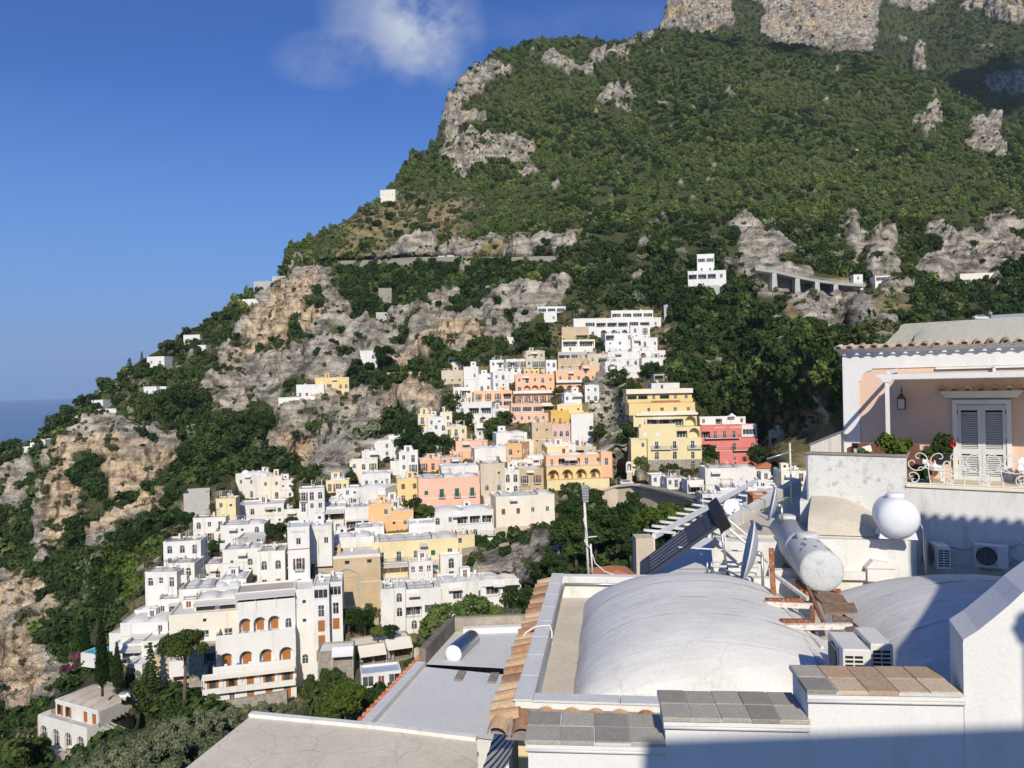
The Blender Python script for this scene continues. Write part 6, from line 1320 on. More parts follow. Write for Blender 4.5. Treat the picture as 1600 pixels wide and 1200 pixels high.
VAULTM = membrane('patched_vault_coating', (.72, .70, .645), (.62, .605, .56), (.43, .41, .36)); VAULTM2 = membrane('patched_grey_vault_coating', (.64, .625, .585), (.56, .55, .515), (.40, .38, .34))
# ---- stepped wall with tiled coping
W = Frame(P(824, 1155, 8.2), -5.5)
sw = thing_at(W, 'stepped_wall', 'white stepped garden wall with tiled coping sweeping up to a curved end', 'wall')
X1, X2, X3 = 1.46, 2.93, 4.47; ZS = (0.0, .275, .58)
for a, b, z in ((0, X1, ZS[0]), (X1, X2, ZS[1]), (X2, X3, ZS[2])):
    mb = MB(); mb.box(a, b - .001, .06, .66, -7, z - .045); mb.build('wall', FW, sw)
    mb = MB(); mb.box(a - .02, b + .0, .0, .068, z - .10, z - .047); mb.tube([(a - .02, .035, z - .125), (b, .035, z - .125)], .026, 8); mb.build('moulding', FW, sw)
def coping(a, b, z, n, mats, ov=.03):
    g = .008; w = (b - a + ov) / n
    for r in (0, 1):
        for c in range(n):
            x = a - ov + c * w + random.uniform(-.004, .004); y0 = -.02 + r * .365 + random.uniform(-.004, .004)
            mb = MB(); mb.bbox(g/2, w - g/2, 0, .355, -.042, 0, .006); mb.build('coping_tile', mats(c), sw, loc=(x, y0, z + random.uniform(-.004, .004)))
for a, b, z in ((0, X1, 0.), (X1, X2, ZS[1]), (X2, X3 - .05, ZS[2])): mb = MB(); mb.box(a - .028, b - .002, -.018, .70, z - .044, z - .012); mb.build('mortar_bed', MEMB, sw)
coping(0, X1, ZS[0], 4, lambda c: GTILE); coping(X1, X2, ZS[1], 5, lambda c: GTILE); coping(X2, X3 - .05, ZS[2], 5, lambda c: GTILE if c == 0 else OTILE)
cv = [(1509, 1006), (1530, 991), (1555, 971), (1580, 950), (1600, 931)]
cpt = [(W.on_y(*q).x, W.on_y(*q).z) for q in cv]; cpt[0] = (X3 - .016, cpt[0][1]); cpt += [(5.25, 1.72), (5.6, 1.80), (6.6, 1.85), (6.85, 2.5), (9.1, 4.75), (9.4, 5.6), (10.4, 5.6)]
xr = cpt[-1][0] + 1.5; SH = Matrix.Identity(4); SH[0][1] = .25
mb = MB(); mb.extrude([(X3 - .016, -7), (xr, -7), (xr, cpt[-1][1])] + cpt[::-1], 0.05, .70, SH); mb.build('curved_wall', FW, sw)
mb = MB()
for (xa, za), (xb, zb) in zip(cpt, cpt[1:]): mb.hexa([SH @ Vector(q) for q in ((xa, .03, za + .002), (xb, .03, zb + .002), (xb, .72, zb + .002), (xa, .72, za + .002))], [SH @ Vector(q) for q in ((xa, .03, za + .03), (xb, .03, zb + .03), (xb, .72, zb + .03), (xa, .72, za + .03))])
mb.build('curved_coping', FW, sw)
# ---- vaulted house
M = Frame(P(805, 1092, 12), -7.3)
vh = thing_at(M, 'vaulted_house', 'white roofed house with two big grey vaults and clay tile eaves', 'house')
ML, MW = 7.75, 12.5
mb = MB(); mb.box(.03, MW, .02, ML + .25, -14, -.60); mb.build('wall', YELW, vh)
mb = MB(); mb.box(0, .25, 0, ML + .25, -.60, -.03); mb.build('parapet', FW, vh)
mb = MB(); mb.box(.251, MW, 0, .25, -.60, -.03); mb.build('parapet', FW, vh)
mb = MB(); mb.box(.251, 6.2, ML, ML + .25, -.60, -.02); mb.build('parapet', FW2, vh)
for k in range(8):
    a = -.02 + k * (ML + .27) / 8; mb = MB(); mb.bbox(-.03, .275, a + .004, a + (ML + .27) / 8 - .004, -.03, .0, .008); mb.build('coping_slab', MEMB, vh)
for k in range(9):
    mb = MB(); mb.bbox(.28 + k * 1.35, .28 + (k+1) * 1.35 - .008, -.03, .275, -.03, 0, .008); mb.build('coping_slab', MEMB, vh)
mb = MB(); mb.add([(.25, .25, -.56), (MW, .25, -.56), (MW, ML, -.56), (.25, ML, -.56)], [(0, 1, 2, 3)]); mb.build('roof_floor', BEIGE, vh)
mb = MB(); mb.tube([(.30, .3, -.20), (.30, ML - .1, -.20)], .03, 8); mb.tube([(.30, ML - .06, -.20), (2.2, ML - .06, -.20)], .03, 8); mb.build('pipe', GALV, vh)
def vault(name, x0, x1, y0, y1, hgt, mat, n=36, seams=5, ex=2.1, ey=3.2, par=vh, z0=-.60):
    rr = random.Random(3)
    def zf(u, v):
        a = max(0, 1 - abs(2*u - 1) ** ex) ** .62; b = max(0, 1 - abs(2*v - 1) ** ey) ** .5
        return z0 + hgt * a * b
    mb = MB(); mb.grid(lambda u, v: (x0 + (x1-x0)*u + .012*math.sin(v*19+u*7), y0 + (y1-y0)*v, zf(u, v) + .006*math.sin(u*31)*math.sin(v*23)), n, n)
    o = mb.build(name, mat, par)
    for k in range(1, seams + 1):
        v = k / (seams + 1) + rr.uniform(-.02, .02); mb = MB(); vs = []; fs = []
        for i in range(41):
            u = .012 + .976 * i / 40; vv_ = v + .018 * math.sin(u * 3.1 + k); 
            for dv in (-.006, .006): vs.append((x0 + (x1-x0)*u, y0 + (y1-y0)*(vv_+dv), zf(u, vv_+dv) + .007))
        fs = [(2*i, 2*i+1, 2*i+3, 2*i+2) for i in range(40)]; mb.add(vs, fs, True); mb.build('seam', MEMBW, o)
    return o
vault('vault', .80, 5.80, .40, 7.55, 1.20, VAULTM, ex=2.2, ey=3.6)
vault('vault', 6.15, 12.3, .9, 7.6, 1.22, VAULTM2)
# barrel tiles
def barrel(name, mat, L=.46, r0=.165, r1=.135, t=.022, n=7):
    mb = MB(); vs = []
    for q, (y, r) in enumerate(((0, r0), (L*.5, (r0+r1)/2), (L, r1))):
        for rr in (r, r - t):
            vs += [(rr*math.cos(math.pi*k/n), y, rr*math.sin(math.pi*k/n)*.85) for k in range(n + 1)]
    m = n + 1; fs = []
    for q in (0, 1):
        a = q*2*m; b = a + 2*m
        for k in range(n): fs += [(a+k, a+k+1, b+k+1, b+k), (a+m+k, b+m+k, b+m+k+1, a+m+k+1)]
        fs += [(a, b, b+m, a+m), (a+n, a+m+n, b+m+n, b+n)]
    for k in range(n): fs += [(k, m+k, m+k+1, k+1), (4*m+k, 4*m+k+1, 5*m+k+1, 5*m+k)]
    mb.add(vs, fs); return mb.mesh(name, mat, True)
TB = barrel('barrel_tile', BTILE); TR = barrel('red_tile', RTILE, .4, .13, .11)
for k in range(23):
    y_ = -.2 + k * .36
    link('tile', TB, vh, (-.36 + random.uniform(-.02, .02), y_ + random.uniform(-.02, .02), -.26), (R(14 + random.uniform(-2, 3)), R(random.uniform(-4, 4)), R(-90 + random.uniform(-5, 5))))
mb = MB(); mb.hexa([(-.34, -.35, -.40), (.02, -.35, -.40), (.02, ML+.3, -.40), (-.34, ML+.3, -.40)], [(-.34, -.35, -.26), (.0, -.35, -.14), (.0, ML+.3, -.14), (-.34, ML+.3, -.26)]); mb.build('eave_mortar', MORTAR, vh)
mb = MB(); mb.hexa([(-.1, -.42, -.45), (7, -.42, -.45), (7, -.003, -.45), (-.1, -.003, -.45)], [(-.1, -.42, -.27), (7, -.42, -.27), (7, -.003, -.14), (-.1, -.003, -.14)]); mb.build('eave_mortar', MORTAR, vh)
for k in range(12):
    link('tile', TB, vh, (-.22 + k * .37 + random.uniform(-.02, .02), -.50 - (.04 if k < 2 else -.05), -.32), (R(16), 0, R(random.uniform(-5, 5))))
# white hose looped over the parapet
mb = MB(); mb.tube([(-.3, 3.3, -.2), (-.2, 3.35, -.05), (-.05, 3.45, .03), (.12, 3.55, .03), (.26, 3.62, .02), (.31, 3.5, -.08), (.31, 3.35, -.3)], .016, 8); tag(mb.build('hose', TRIM), 'white hose looped over the grey parapet beside the clay tiles', 'hose').matrix_world = M.mat()
# striped awning below the eave
def stripes():
    m, nt, b = base('navy_striped_cloth', .9); tc = N(nt, 'ShaderNodeTexCoord'); s = N(nt, 'ShaderNodeSeparateXYZ'); nt.links.new(tc.outputs['Object'], s.inputs[0])
    f = nmath(nt, 'FRACT', nmath(nt, 'MULTIPLY', s.outputs[1], 2.6)); nt.links.new(ramp(nt, f, [(.0, (.018, .028, .085)), (.40, (.018, .028, .085)), (.41, (.66, .60, .48)), (.62, (.66, .60, .48)), (.63, (.20, .18, .16)), (.67, (.20, .18, .16)), (.68, (.66, .60, .48))]), b.inputs['Base Color'])
    for e in nt.nodes:
        if e.type == 'VALTORGB': e.color_ramp.interpolation = 'CONSTANT'
    return m
aw = thing_at(M, 'striped_awning', 'navy and cream striped awning hanging below the clay tile eave', 'awning')
mb = MB(); mb.grid(lambda u, v: (-.05 - .62*v, -.5 + 2.6*u, -.75 - .75*v - .05*math.sin(math.pi*v)), 12, 8); ST = stripes(); mb.build('cloth', ST, aw)
mb = MB(); mb.grid(lambda u, v: (-.67 - .02*v, -.5 + 2.6*u, -1.5 - .28*v + .03*math.sin(u*40)), 40, 2); mb.build('valance', ST, aw)
mb = MB(); mb.add([(-.05, -.5, -.76), (-.67, -.5, -1.5), (-.05, -.5, -1.6)], [(0, 1, 2)]); mb.build('side_cloth', ST, aw)
mb = MB(); mb.tube([(-.05, -.52, -.8), (-.5, -.55, -1.6), (-.9, -.7, -2.4)], .012, 6); mb.build('cord', TRIM, aw)
# ---- lower roofs on the left
lr = House('cream_roof_house', 'low house with cracked cream flat roof at the bottom edge', 560, 1260, 14.6, 0); lr.e.location = (0, 0, 0); lr.e.rotation_euler = (0, 0, 0)
def cracked():
    m = paint('cracked_cream_roof', (.66, .60, .48), .1, .8, (.42, .36, .30), .45, fine=14, streak=False); nt = m.node_tree; b = [n for n in nt.nodes if n.type == 'BSDF_PRINCIPLED'][0]
    v = N(nt, 'ShaderNodeTexVoronoi', feature='DISTANCE_TO_EDGE', i={'Scale': 1.1}); p = pos(nt); w = noise(nt, p, 3.0, 4); ad = N(nt, 'ShaderNodeMix', data_type='VECTOR'); ad.inputs['Factor'].default_value = .25
    nw = N(nt, 'ShaderNodeTexNoise', i={'Scale': 2.0, 'Detail': 4}); nt.links.new(p, nw.inputs['Vector']); nt.links.new(p, ad.inputs[4]); nt.links.new(nw.outputs['Color'], ad.inputs[5]); nt.links.new(ad.outputs[1], v.inputs['Vector'])
    old = b.inputs['Base Color'].links[0].from_socket; k = ramp(nt, v.outputs['Distance'], [(.0, .55), (.012, 0)]); nt.links.new(mixc(nt, k, old, (.30, .27, .22)), b.inputs['Base Color']); return m
CRK = cracked()
c0 = [Pz(390, 1120, -7.7), Pz(240, 1240, -7.7), Pz(750, 1260, -7.7), Pz(745, 1158, -7.7), Pz(600, 1140, -7.7)]
mb = MB(); n_ = len(c0); dn = Vector((0, 0, -9)); mb.add(c0, [tuple(range(n_))]); mb.build('roof', CRK, lr.e)
mb = MB(); mb.add([p + Vector((0, 0, -.02)) for p in c0] + [p + dn for p in c0], [(i, (i+1) % n_, (i+1) % n_ + n_, i + n_) for i in range(n_)]); mb.build('wall', YELW, lr.e)
mb = MB()
for a, b in ((c0[0], c0[4]), (c0[4], c0[3])): mb.bar(a + Vector((0, .06, .03)), b + Vector((0, .06, .03)), .16, .10)
mb.build('kerb', FW2, lr.e)
gr = House('grey_roof_house', 'lower house with pale grey coated roof and orange tile edging', 680, 1100, 20, 0); gr.e.location = (0, 0, 0); gr.e.rotation_euler = (0, 0, 0)
zz = -8.7; g0 = [Pz(585, 1132, zz), Pz(665, 1042, zz), Pz(830, 1058, zz), Pz(800, 1160, zz)]
mb = MB(); mb.add(g0, [(0, 3, 2, 1)]); mb.build('roof', paint('pale_blue_grey_coating', (.60, .60, .59), .06, .5, (.44, .44, .44), .3, fine=10, streak=False), gr.e)
mb = MB(); mb.add([p + Vector((0, 0, -.02)) for p in g0] + [p + dn for p in g0], [(i, (i+1) % 4, (i+1) % 4 + 4, i + 4) for i in range(4)]); mb.build('wall', FW2, gr.e)
d0 = (g0[1] - g0[0]).normalized(); sx = Vector((-d0.y, d0.x, 0)).normalized()
mb = MB(); a, b = g0[0] - d0*1.2, g0[1]; mb.hexa([a - Vector((0,0,.3)), b - Vector((0,0,.3)), b + sx*.28 - Vector((0,0,.3)), a + sx*.28 - Vector((0,0,.3))], [a + Vector((0,0,.16)), b + Vector((0,0,.16)), b + sx*.28 + Vector((0,0,.16)), a + sx*.28 + Vector((0,0,.16))]); mb.build('parapet', MEMB, gr.e)
an = math.atan2(sx.y, sx.x) - math.pi/2
for k in range(34):
    p = a + d0 * (.28 * k) + sx * .62; link('tile', TR, gr.e, p + Vector((0, 0, -.16)), (R(14), R(random.uniform(-3, 3)), an + math.pi + R(random.uniform(-4, 4))))
h0 = [g0[1] + d0*.05, g0[1] + d0*3.2, Pz(850, 985, zz), Pz(835, 1050, zz)]
mb = MB(); mb.add([p + Vector((0, 0, .06)) for p in h0], [(0, 3, 2, 1)]); mb.build('upper_roof', MEMB, gr.e)
DK = paint('dark_old_wall', (.20, .18, .15), .3, 1.2, (.08, .07, .06), .6, fine=10, bmp=.4); DK2 = paint('mossy_tan_wall', (.42, .37, .29), .3, 1.6, (.16, .15, .12), .7, fine=10, bmp=.4, streak=False)
p0, p1, p2 = h0[0], h0[1], h0[2]; q_ = Vector((0, .2, 0)); dz4 = Vector((0, 0, 4)); uz = Vector((0, 0, .55))
mb = MB(); mb.hexa([p0 - dz4, p1 - dz4, p1 + sx*.22 - dz4, p0 + sx*.22 - dz4], [p0 + uz, p1 + uz, p1 + sx*.22 + uz, p0 + sx*.22 + uz]); mb.build('old_wall', DK, gr.e)
mb = MB(); mb.hexa([p1 - dz4, p2 - dz4, p2 + q_ - dz4, p1 + q_ - dz4], [p1 + uz, p2 + uz, p2 + q_ + uz, p1 + q_ + uz]); mb.build('back_wall', DK2, gr.e)
mb = MB(); mb.bar(p1 + Vector((.3, -.16, .16)), p2 + Vector((0, -.16, .16)), .26, .2); mb.build('white_kerb', MEMBW, gr.e)
for px_, py_ in ((719, 1057), (771, 1060)):
    p = Pz(px_, py_, zz + .02); mb = MB(); mb.box(-.12, .12, -.35, .35, 0, .05, Matrix.Translation(p) @ Matrix.Rotation(R(-8), 4, 'Z')); mb.build('vent_brick', MORTAR, gr.e)
# polished boiler lying on it
bc = P(708, 1022, 24.2); e = empty('solar_boiler', bc, 0, 'polished steel water boiler with white end lying on the grey roof', 'boiler')
ax = (P(737, 998, 26.0) - bc); MM = ax.to_track_quat('Z', 'Y').to_matrix().to_4x4(); Lb = ax.length
mb = MB(); mb.lathe([(.28, 0), (.292, .03), (.292, Lb)], 24, MM); mb.build('shell', STEEL, e); mb = MB(); mb.lathe([(.01, -.06), (.17, -.05), (.255, -.02), (.285, .02)], 24, MM); mb.build('end_cap', PVC, e)
mb = MB(); mb.lathe([(.292, Lb - .002), (.25, Lb + .05), (.01, Lb + .08)], 24, MM); mb.build('far_cap', PVC, e)
mb = MB()
for t in (.2, .8): c = MM @ Vector((0, 0, Lb*t)); mb.box(c.x-.4, c.x+.4, c.y-.04, c.y+.04, c.z-.42, c.z-.3)
mb.build('cradle', GALV, e)
# ---- solar collector on the back parapet
so = empty('solar_collector', P(1060, 900, 20), 0, 'tilted solar water collector with black tank box at its upper end', 'solar panel'); O = so.location.copy()
ca, cb, cc, cdd = P(999.5, 906, 19.7), P(1120, 821, 19.9), P(1110, 796, 21.0), P(1000, 878, 20.8)
nn = (cb - ca).cross(cdd - ca).normalized(); 
if nn.z < 0: nn = -nn
mb = MB(); mb.hexa([q - O - nn*.08 for q in (ca, cb, cc, cdd)], [q - O for q in (ca, cb, cc, cdd)]); mb.build('panel_case', PANEL, so)
lerp2 = lambda u, v: ca.lerp(cb, u).lerp(cdd.lerp(cc, u), v)
for q, (u0, u1) in enumerate(((.015, .13), (.145, .64), (.65, .86), (.875, .985))):
    mb = MB(); mb.add([lerp2(u, v) - O + nn*.02 for u, v in ((u0, .03), (u1, .03), (u1, .97), (u0, .97))], [(0, 1, 2, 3)]); mb.build('glass_panel', PANEL, so)
    if q == 1:
        for k in range(5):
            vv_ = .1 + .18*k; mb = MB(); mb.bar(lerp2(u0, vv_) - O + nn*.026, lerp2(u1, vv_) - O + nn*.026, .012, .004, nn); mb.build('rib', GALV, so)
bx = [lerp2(1.0, -.05), lerp2(1.13, -.05), lerp2(1.13, 1.05), lerp2(1.0, 1.05)]
mb = MB(); mb.hexa([q - O - nn*.22 for q in bx], [q - O + nn*.16 for q in bx]); mb.build('tank_box', BLACK, so)
zf_ = M.o.z - .5
def leg(a, b, r, mat=GALV, nm='leg'): mb = MB(); mb.tube([Vector(a) - O, Vector(b) - O], r, 8); mb.build(nm, mat, so)
top = lerp2(1.05, .1); top2 = lerp2(1.05, .9)
leg(top, P(1137, 898, 19.9), .035); leg(top2, P(1150, 890, 21.2), .03, TRIM); leg(top, P(1200, 878, 19.8), .04, TRIM, 'brace'); leg(top2, P(1210, 872, 20.9), .035, TRIM, 'brace'); leg(P(1060, 855, 19.9), P(1160, 861, 20), .02, TRIM, 'rail'); leg(P(1133, 890, 19.6), P(1190, 918, 18.6), .025, TRIM, 'pipe'); leg(P(1113, 885, 19.9), P(1185, 886, 19.9), .03, TRIM, 'pipe'); leg(P(1113, 878, 20.1), P(1190, 879, 20.1), .03, TRIM, 'pipe')
for a, b in ((1105, 1105), (1112, 1112)): leg(P(a, 878, 20), P(b, 898, 20), .028, GALV, 'pipe')
# ---- white annex roofs behind the collector
an_ = House('annex', 'white annex roof with low walls behind the solar collector', 1100, 900, 20.6, -7, 'building')
def slab(pts, z, hgt, mat, nm, par):
    vs = [par.fr.l(Pz(x, y_, z)) for x, y_ in pts]; mb = MB(); n = len(vs); up = Vector((0, 0, hgt))
    mb.add([v_ - Vector((0, 0, 6)) for v_ in vs] + [v_ + up for v_ in vs], [(i, (i+1) % n, (i+1) % n + n, i + n) for i in range(n)] + [tuple(range(n, 2*n))]); mb.build(nm, mat, par.e)
slab([(1000, 897), (1180, 897), (1210, 850), (1080, 838)], -5.2, 0, MEMBW, 'roof', an_)
slab([(1112, 866), (1262, 868), (1262, 832), (1130, 834)], -4.75, .35, FW2, 'wall', an_)
slab([(1135, 836), (1262, 838), (1262, 775), (1222, 778)], -4.35, .02, BEIGE, 'upper_roof', an_)
a, b = an_.fr.l(Pz(1130, 834, -4.35)), an_.fr.l(Pz(1252, 756, -4.35)); d_ = (b - a).normalized(); s_ = Vector((-d_.y, d_.x, 0))
mb = MB(); mb.hexa([a - Vector((0,0,5)), b - Vector((0,0,5)), b + s_*.3 - Vector((0,0,5)), a + s_*.3 - Vector((0,0,5))], [a + Vector((0,0,.22)), b + Vector((0,0,.22)), b + s_*.3 + Vector((0,0,.22)), a + s_*.3 + Vector((0,0,.22))]); mb.build('parapet', FW2, an_.e)
mb = MB(); c = an_.fr.l(Pz(1251, 836, -4.35)); c2 = an_.fr.l(Pz(1262, 775, -4.35)); d2 = (c2 - c).normalized(); s2 = Vector((d2.y, -d2.x, 0)); mb.hexa([c - Vector((0,0,5)), c2 - Vector((0,0,5)), c2 + s2*.3 - Vector((0,0,5)), c + s2*.3 - Vector((0,0,5))], [c + Vector((0,0,.95)), c2 + Vector((0,0,.95)), c2 + s2*.3 + Vector((0,0,.95)), c + s2*.3 + Vector((0,0,.95))]); mb.build('end_pier', FW2, an_.e)
# ---- satellite dishes
def dish(c, face, r, label, group='roof dishes', pole=1.0, mat=DISHM, armlen=.9):
    c = Vector(c); f = Vector(face).normalized(); q = f.to_track_quat('Z', 'Y'); e = empty('satellite_dish', c, 0, label, 'dish', group); Q = q.to_matrix().to_4x4()
    prof = [(r*t, .28*r*(t*t) ) for t in (.02, .2, .4, .6, .8, .95, 1.0)]; mb = MB(); mb.lathe(prof + [(r*1.01, .28*r - .02)] + [(r*t, .28*r*t*t - .025) for t in (.95, .7, .4, .02)], 36, Q); mb.build('reflector', mat, e)
    mb = MB(); mb.lathe([(r*.985, .275*r), (r*1.02, .285*r), (r*1.02, .285*r-.03)], 36, Q); mb.build('rim', TRIM, e)
    mb = MB(); tip = Q @ Vector((0, -r*.45, armlen)); mb.tube([Q @ Vector((0, -r, .25*r)), tip], .014, 6); mb.build('feed_arm', GALV, e); mb = MB(); mb.tube([tip - f*.02, tip + f*.1], .035, 8); mb.build('receiver', TRIM, e)
    mb = MB(); b_ = Q @ Vector((0, 0, -.14)); mb.tube([Q @ Vector((0, 0, -.01)), b_], .06, 8); mb.tube([b_, b_ + Vector((.02, .02, -pole))], .035, 8); mb.build('mount', GALV, e)
    return e
dish(P(1181, 864, 18.4), (-.93, .24, .22), .74, 'large grey satellite dish facing seaward beside the long tank', pole=.9, armlen=.2); dish(P(1213, 789, 21.5), (-.92, .28, .22), .48, 'grey satellite dish on the beige parapet roof', pole=.5); dish(P(1142, 793, 26), (.1, -.9, .35), .27, 'small white satellite dish behind the solar collector', pole=1.2, mat=PVC, armlen=.3)
# ---- long painted tank on its rusty stand
tc_, tb = P(1285, 893, 17.6), P(1229, 838, 22.2); e = empty('water_tank', tc_, 0, 'long grey painted cylindrical water tank with peeling top hatch', 'tank'); ax = tb - tc_; ax.z = 0; Lt = ax.length; Q = ax.to_track_quat('Z', 'Y').to_matrix().to_4x4(); rt = .49
mb = MB(); mb.lathe([(.01, -.07), (.22, -.06), (.40, -.03), (rt - .01, .02), (rt, .06), (rt, Lt), (.4, Lt + .06), (.01, Lt + .08)], 40, Q); mb.build('shell', TANKG, e)
mb = MB(); mb.lathe([(rt + .001, Lt*.42), (rt + .015, Lt*.43), (rt + .015, Lt*.47), (rt + .001, Lt*.48)], 40, Q); mb.build('joint_band', MEMBW, e)
for t in (.36, .93):
    c = Q @ Vector((0, 0, Lt*t)); mb = MB(); mb.lathe([(.26, rt - .06), (.27, rt + .05), (.24, rt + .07), (.01, rt + .075)], 20, Matrix.Translation(c)); mb.build('hatch', TANKG, e)
PEEL = plain('bare_dark_patch', (.22, .22, .225), .8)
rr = random.Random(5)
for k in range(9):
    mb = MB(); t0 = .06 + rr.random()*.24; a0 = R(60 + rr.random()*80) ; n = 9; vs = []
    for i in range(n):
        q = 6.283*i/n; ra = .5 + rr.random()*.6; t = t0*Lt + math.cos(q)*.14*ra; a_ = a0 + math.sin(q)*.10*ra; v_ = Q @ Vector((0, 0, t)); side = Vector((-ax.y, ax.x, 0)).normalized(); vs.append(v_ + (side*math.cos(a_)*-1 + Vector((0, 0, 1))*math.sin(a_))*(rt + .004))
    mb.add(vs, [tuple(range(n))]); mb.build('peeled_patch', PEEL, e)
ts = empty('tank_stand', tc_, 0, 'rusty steel frame carrying the long tank and loose boards', 'stand'); T0 = tc_
def sb(a, b, w, mat=RUST, nm='beam', h_=None): mb = MB(); mb.bar(Vector(a) - T0, Vector(b) - T0, w, h_); mb.build(nm, mat, ts)
for s_ in (-1, 1):
    side = Vector((-ax.y, ax.x, 0)).normalized()*.33*s_; sb(tc_ + side + Vector((0, 0, -.53)), tb + side + Vector((0, 0, -.53)), .09)
for t in (.06, .5, .95):
    c = tc_ + ax*t; side = Vector((-ax.y, ax.x, 0)).normalized(); sb(c - side*.45 + Vector((0, 0, -.50)), c + side*.45 + Vector((0, 0, -.50)), .07, RUST); 
    for s_ in (-1, 1): sb(c + side*.4*s_ + Vector((0, 0, -.55)), c + side*.45*s_ + Vector((0, 0, -1.15)), .06, RUSTW, 'leg')
sb(P(1205, 858, 17.4), P(1209, 938, 16.6), .11, RUST, 'post')
sb(P(1194, 943, 15.4), P(1273, 947, 15.6), .10, RUSTW); sb(P(1197, 938, 15.45), P(1255, 939, 15.6), .09, RUST)
sb(P(1216, 980, 14.2), P(1330, 978, 14.4), .10, RUSTW); sb(P(1220, 971, 14.3), P(1270, 971, 14.5), .09, RUST)
sb(P(1270, 948, 15.5), P(1271, 990, 14.6), .07, RUST, 'post'); sb(P(1225, 950, 15.5), P(1285, 1012, 13.6), .06, RUSTW, 'brace'); sb(P(1243, 985, 14.2), P(1287, 1040, 12.7), .085, RUSTW, 'brace'); sb(P(1210, 898, 17), P(1262, 936, 15.8), .07, RUSTW, 'brace'); sb(P(1262, 918, 16.5), P(1290, 980, 14.4), .06, RUST, 'brace'); sb(P(1318, 962, 14.9), P(1344, 985, 14.2), .05, IRON)
BOARD = paint('weathered_brown_board', (.27, .175, .11), .3, 4, (.50, .42, .34), .6, fine=30, bmp=.4, streak=False)
bd = empty('loose_boards', P(1310, 955, 15), 0, 'weathered brown boards and rusted sheet lying on the tank stand', 'boards'); B0 = bd.location.copy()
for q4, yy4 in (([(1271, 930), (1316, 932), (1325, 944), (1287, 948)], (16.0, 16.0, 15.4, 15.3)), ([(1284, 946), (1334, 944), (1340, 957), (1289, 961)], (15.4, 15.5, 14.9, 14.8)), ([(1300, 962), (1332, 968), (1333, 978), (1303, 974)], (14.8, 14.7, 14.4, 14.5)), ([(1275, 924), (1306, 928), (1308, 932), (1278, 930)], (16.3, 16.2, 16.0, 16.1)), ([(1322, 982), (1338, 980), (1340, 988), (1322, 990)], (14.3, 14.3, 14.0, 14.0))):
    c4 = [P(x, y_, Y_) - B0 for (x, y_), Y_ in zip(q4, yy4)]; nb_ = (c4[1]-c4[0]).cross(c4[3]-c4[0]).normalized(); mb = MB(); mb.hexa([p - nb_*.03 for p in c4], [p + nb_*.01 for p in c4]); mb.build('board', BOARD, bd)
# plinths under the stand
for q, (px_, py_, Y_, w_, hh_) in enumerate(((1225, 945, 16.6, .55, .4), (1312, 990, 14.0, .6, .6), (1245, 930, 17.4, .5, .35))):
    p = P(px_, py_, Y_); mb = MB(); zb_ = M.o.z - .56; mb.bbox(p.x-w_/2, p.x+w_/2, p.y-w_/2, p.y+w_/2, zb_, zb_ + hh_, .02); tag(mb.build('plinth', FW2), ('low white plinth left of the tank stand', 'taller white plinth behind the air conditioners', 'small white plinth under the tank middle')[q], 'plinth')
# ---- air conditioners
def ac(c, yaw, label, w=.80, d=.30, h_=.56, face='fan', fr=None):
    e = empty('air_conditioner', c, yaw, label, 'air conditioner', 'air conditioner units'); mb = MB(); mb.bbox(-w/2, w/2, 0, d, 0, h_, .015); mb.build('case', ACW, e)
    mb = MB(); mb.box(-w/2 + .03, w/2 - .22, -.012, -.001, .03, h_ - .03); mb.build('front_plate', plain('ac_front', (.52, .51, .47), .5), e)
    mb = MB(); cx_ = -w/2 + .03 + (w - .25)/2; mb.lathe([(.001, .0), (.215, .0), (.225, .01)], 28, Matrix.Translation((cx_, -.013, h_/2)) @ Matrix.Rotation(R(90), 4, 'X')); mb.build('fan', BLACK, e)
    mb = MB()
    for k in range(-4, 5): mb.box(cx_-.2, cx_+.2, -.034, -.028, h_/2 + k*.045, h_/2 + k*.045 + .006); mb.box(cx_ + k*.045, cx_ + k*.045 + .006, -.034, -.028, h_/2-.2, h_/2+.2)
    tag(mb.build('grille', plain('ac_grille', (.30, .32, .34), .5), e), kind='stuff')
    for k in range(7):
        for s_ in (-1, 1):
            mb = MB(); mb.box(w/2 + .001, w/2 + .006, .15 + s_*.065 - .055, .15 + s_*.065 + .055, .06 + k*.062, .06 + k*.062 + .034); mb.build('louvre', BLACK, e)
    mb = MB()
    for x in (-w*.35, w*.35): mb.box(x-.03, x+.03, -.02, d+.02, -.06, -.001)
    mb.build('feet', GALV, e); return e
zr = M.o.z - .50
def acat(px_, py_, yaw, label, z=zr):
    p = Pz(px_, py_, z); return ac(p, R(yaw), label)
def acend(px_, py_, Y_, d_, label):
    q = P(px_, py_, Y_); ac(q + Vector((.14, .99, 0)) * .4 - Vector((.99, -.14, 0)) * d_ / 2, R(-98), label, .8, d_)
acend(1340, 1076, 11.0, .38, 'nearest air conditioner seen from above between the two vaults'); acend(1379, 1066, 11.3, .31, 'air conditioner with louvred end beside the right vault')
mb = MB(); q = P(1358, 1070, 11.1); mb.box(-.42, .42, -.05, 1.0, -1.2, -.09, Matrix.Translation(q) @ Matrix.Rotation(R(-8), 4, 'Z')); tag(mb.build('plinth', FW2), 'white block carrying the two air conditioners between the vaults', 'plinth')
K = Frame(P(1533, 690, 22), -32)
ac(K.w(.20, -3.24 - .31, -2.84), K.yaw, 'wall-hung air conditioner with round fan on the white wall', .72)
ac(K.w(-1.05, -3.24 - .38, -2.9), K.yaw + R(-72), 'air conditioner on a bracket beside the round tank', .7)
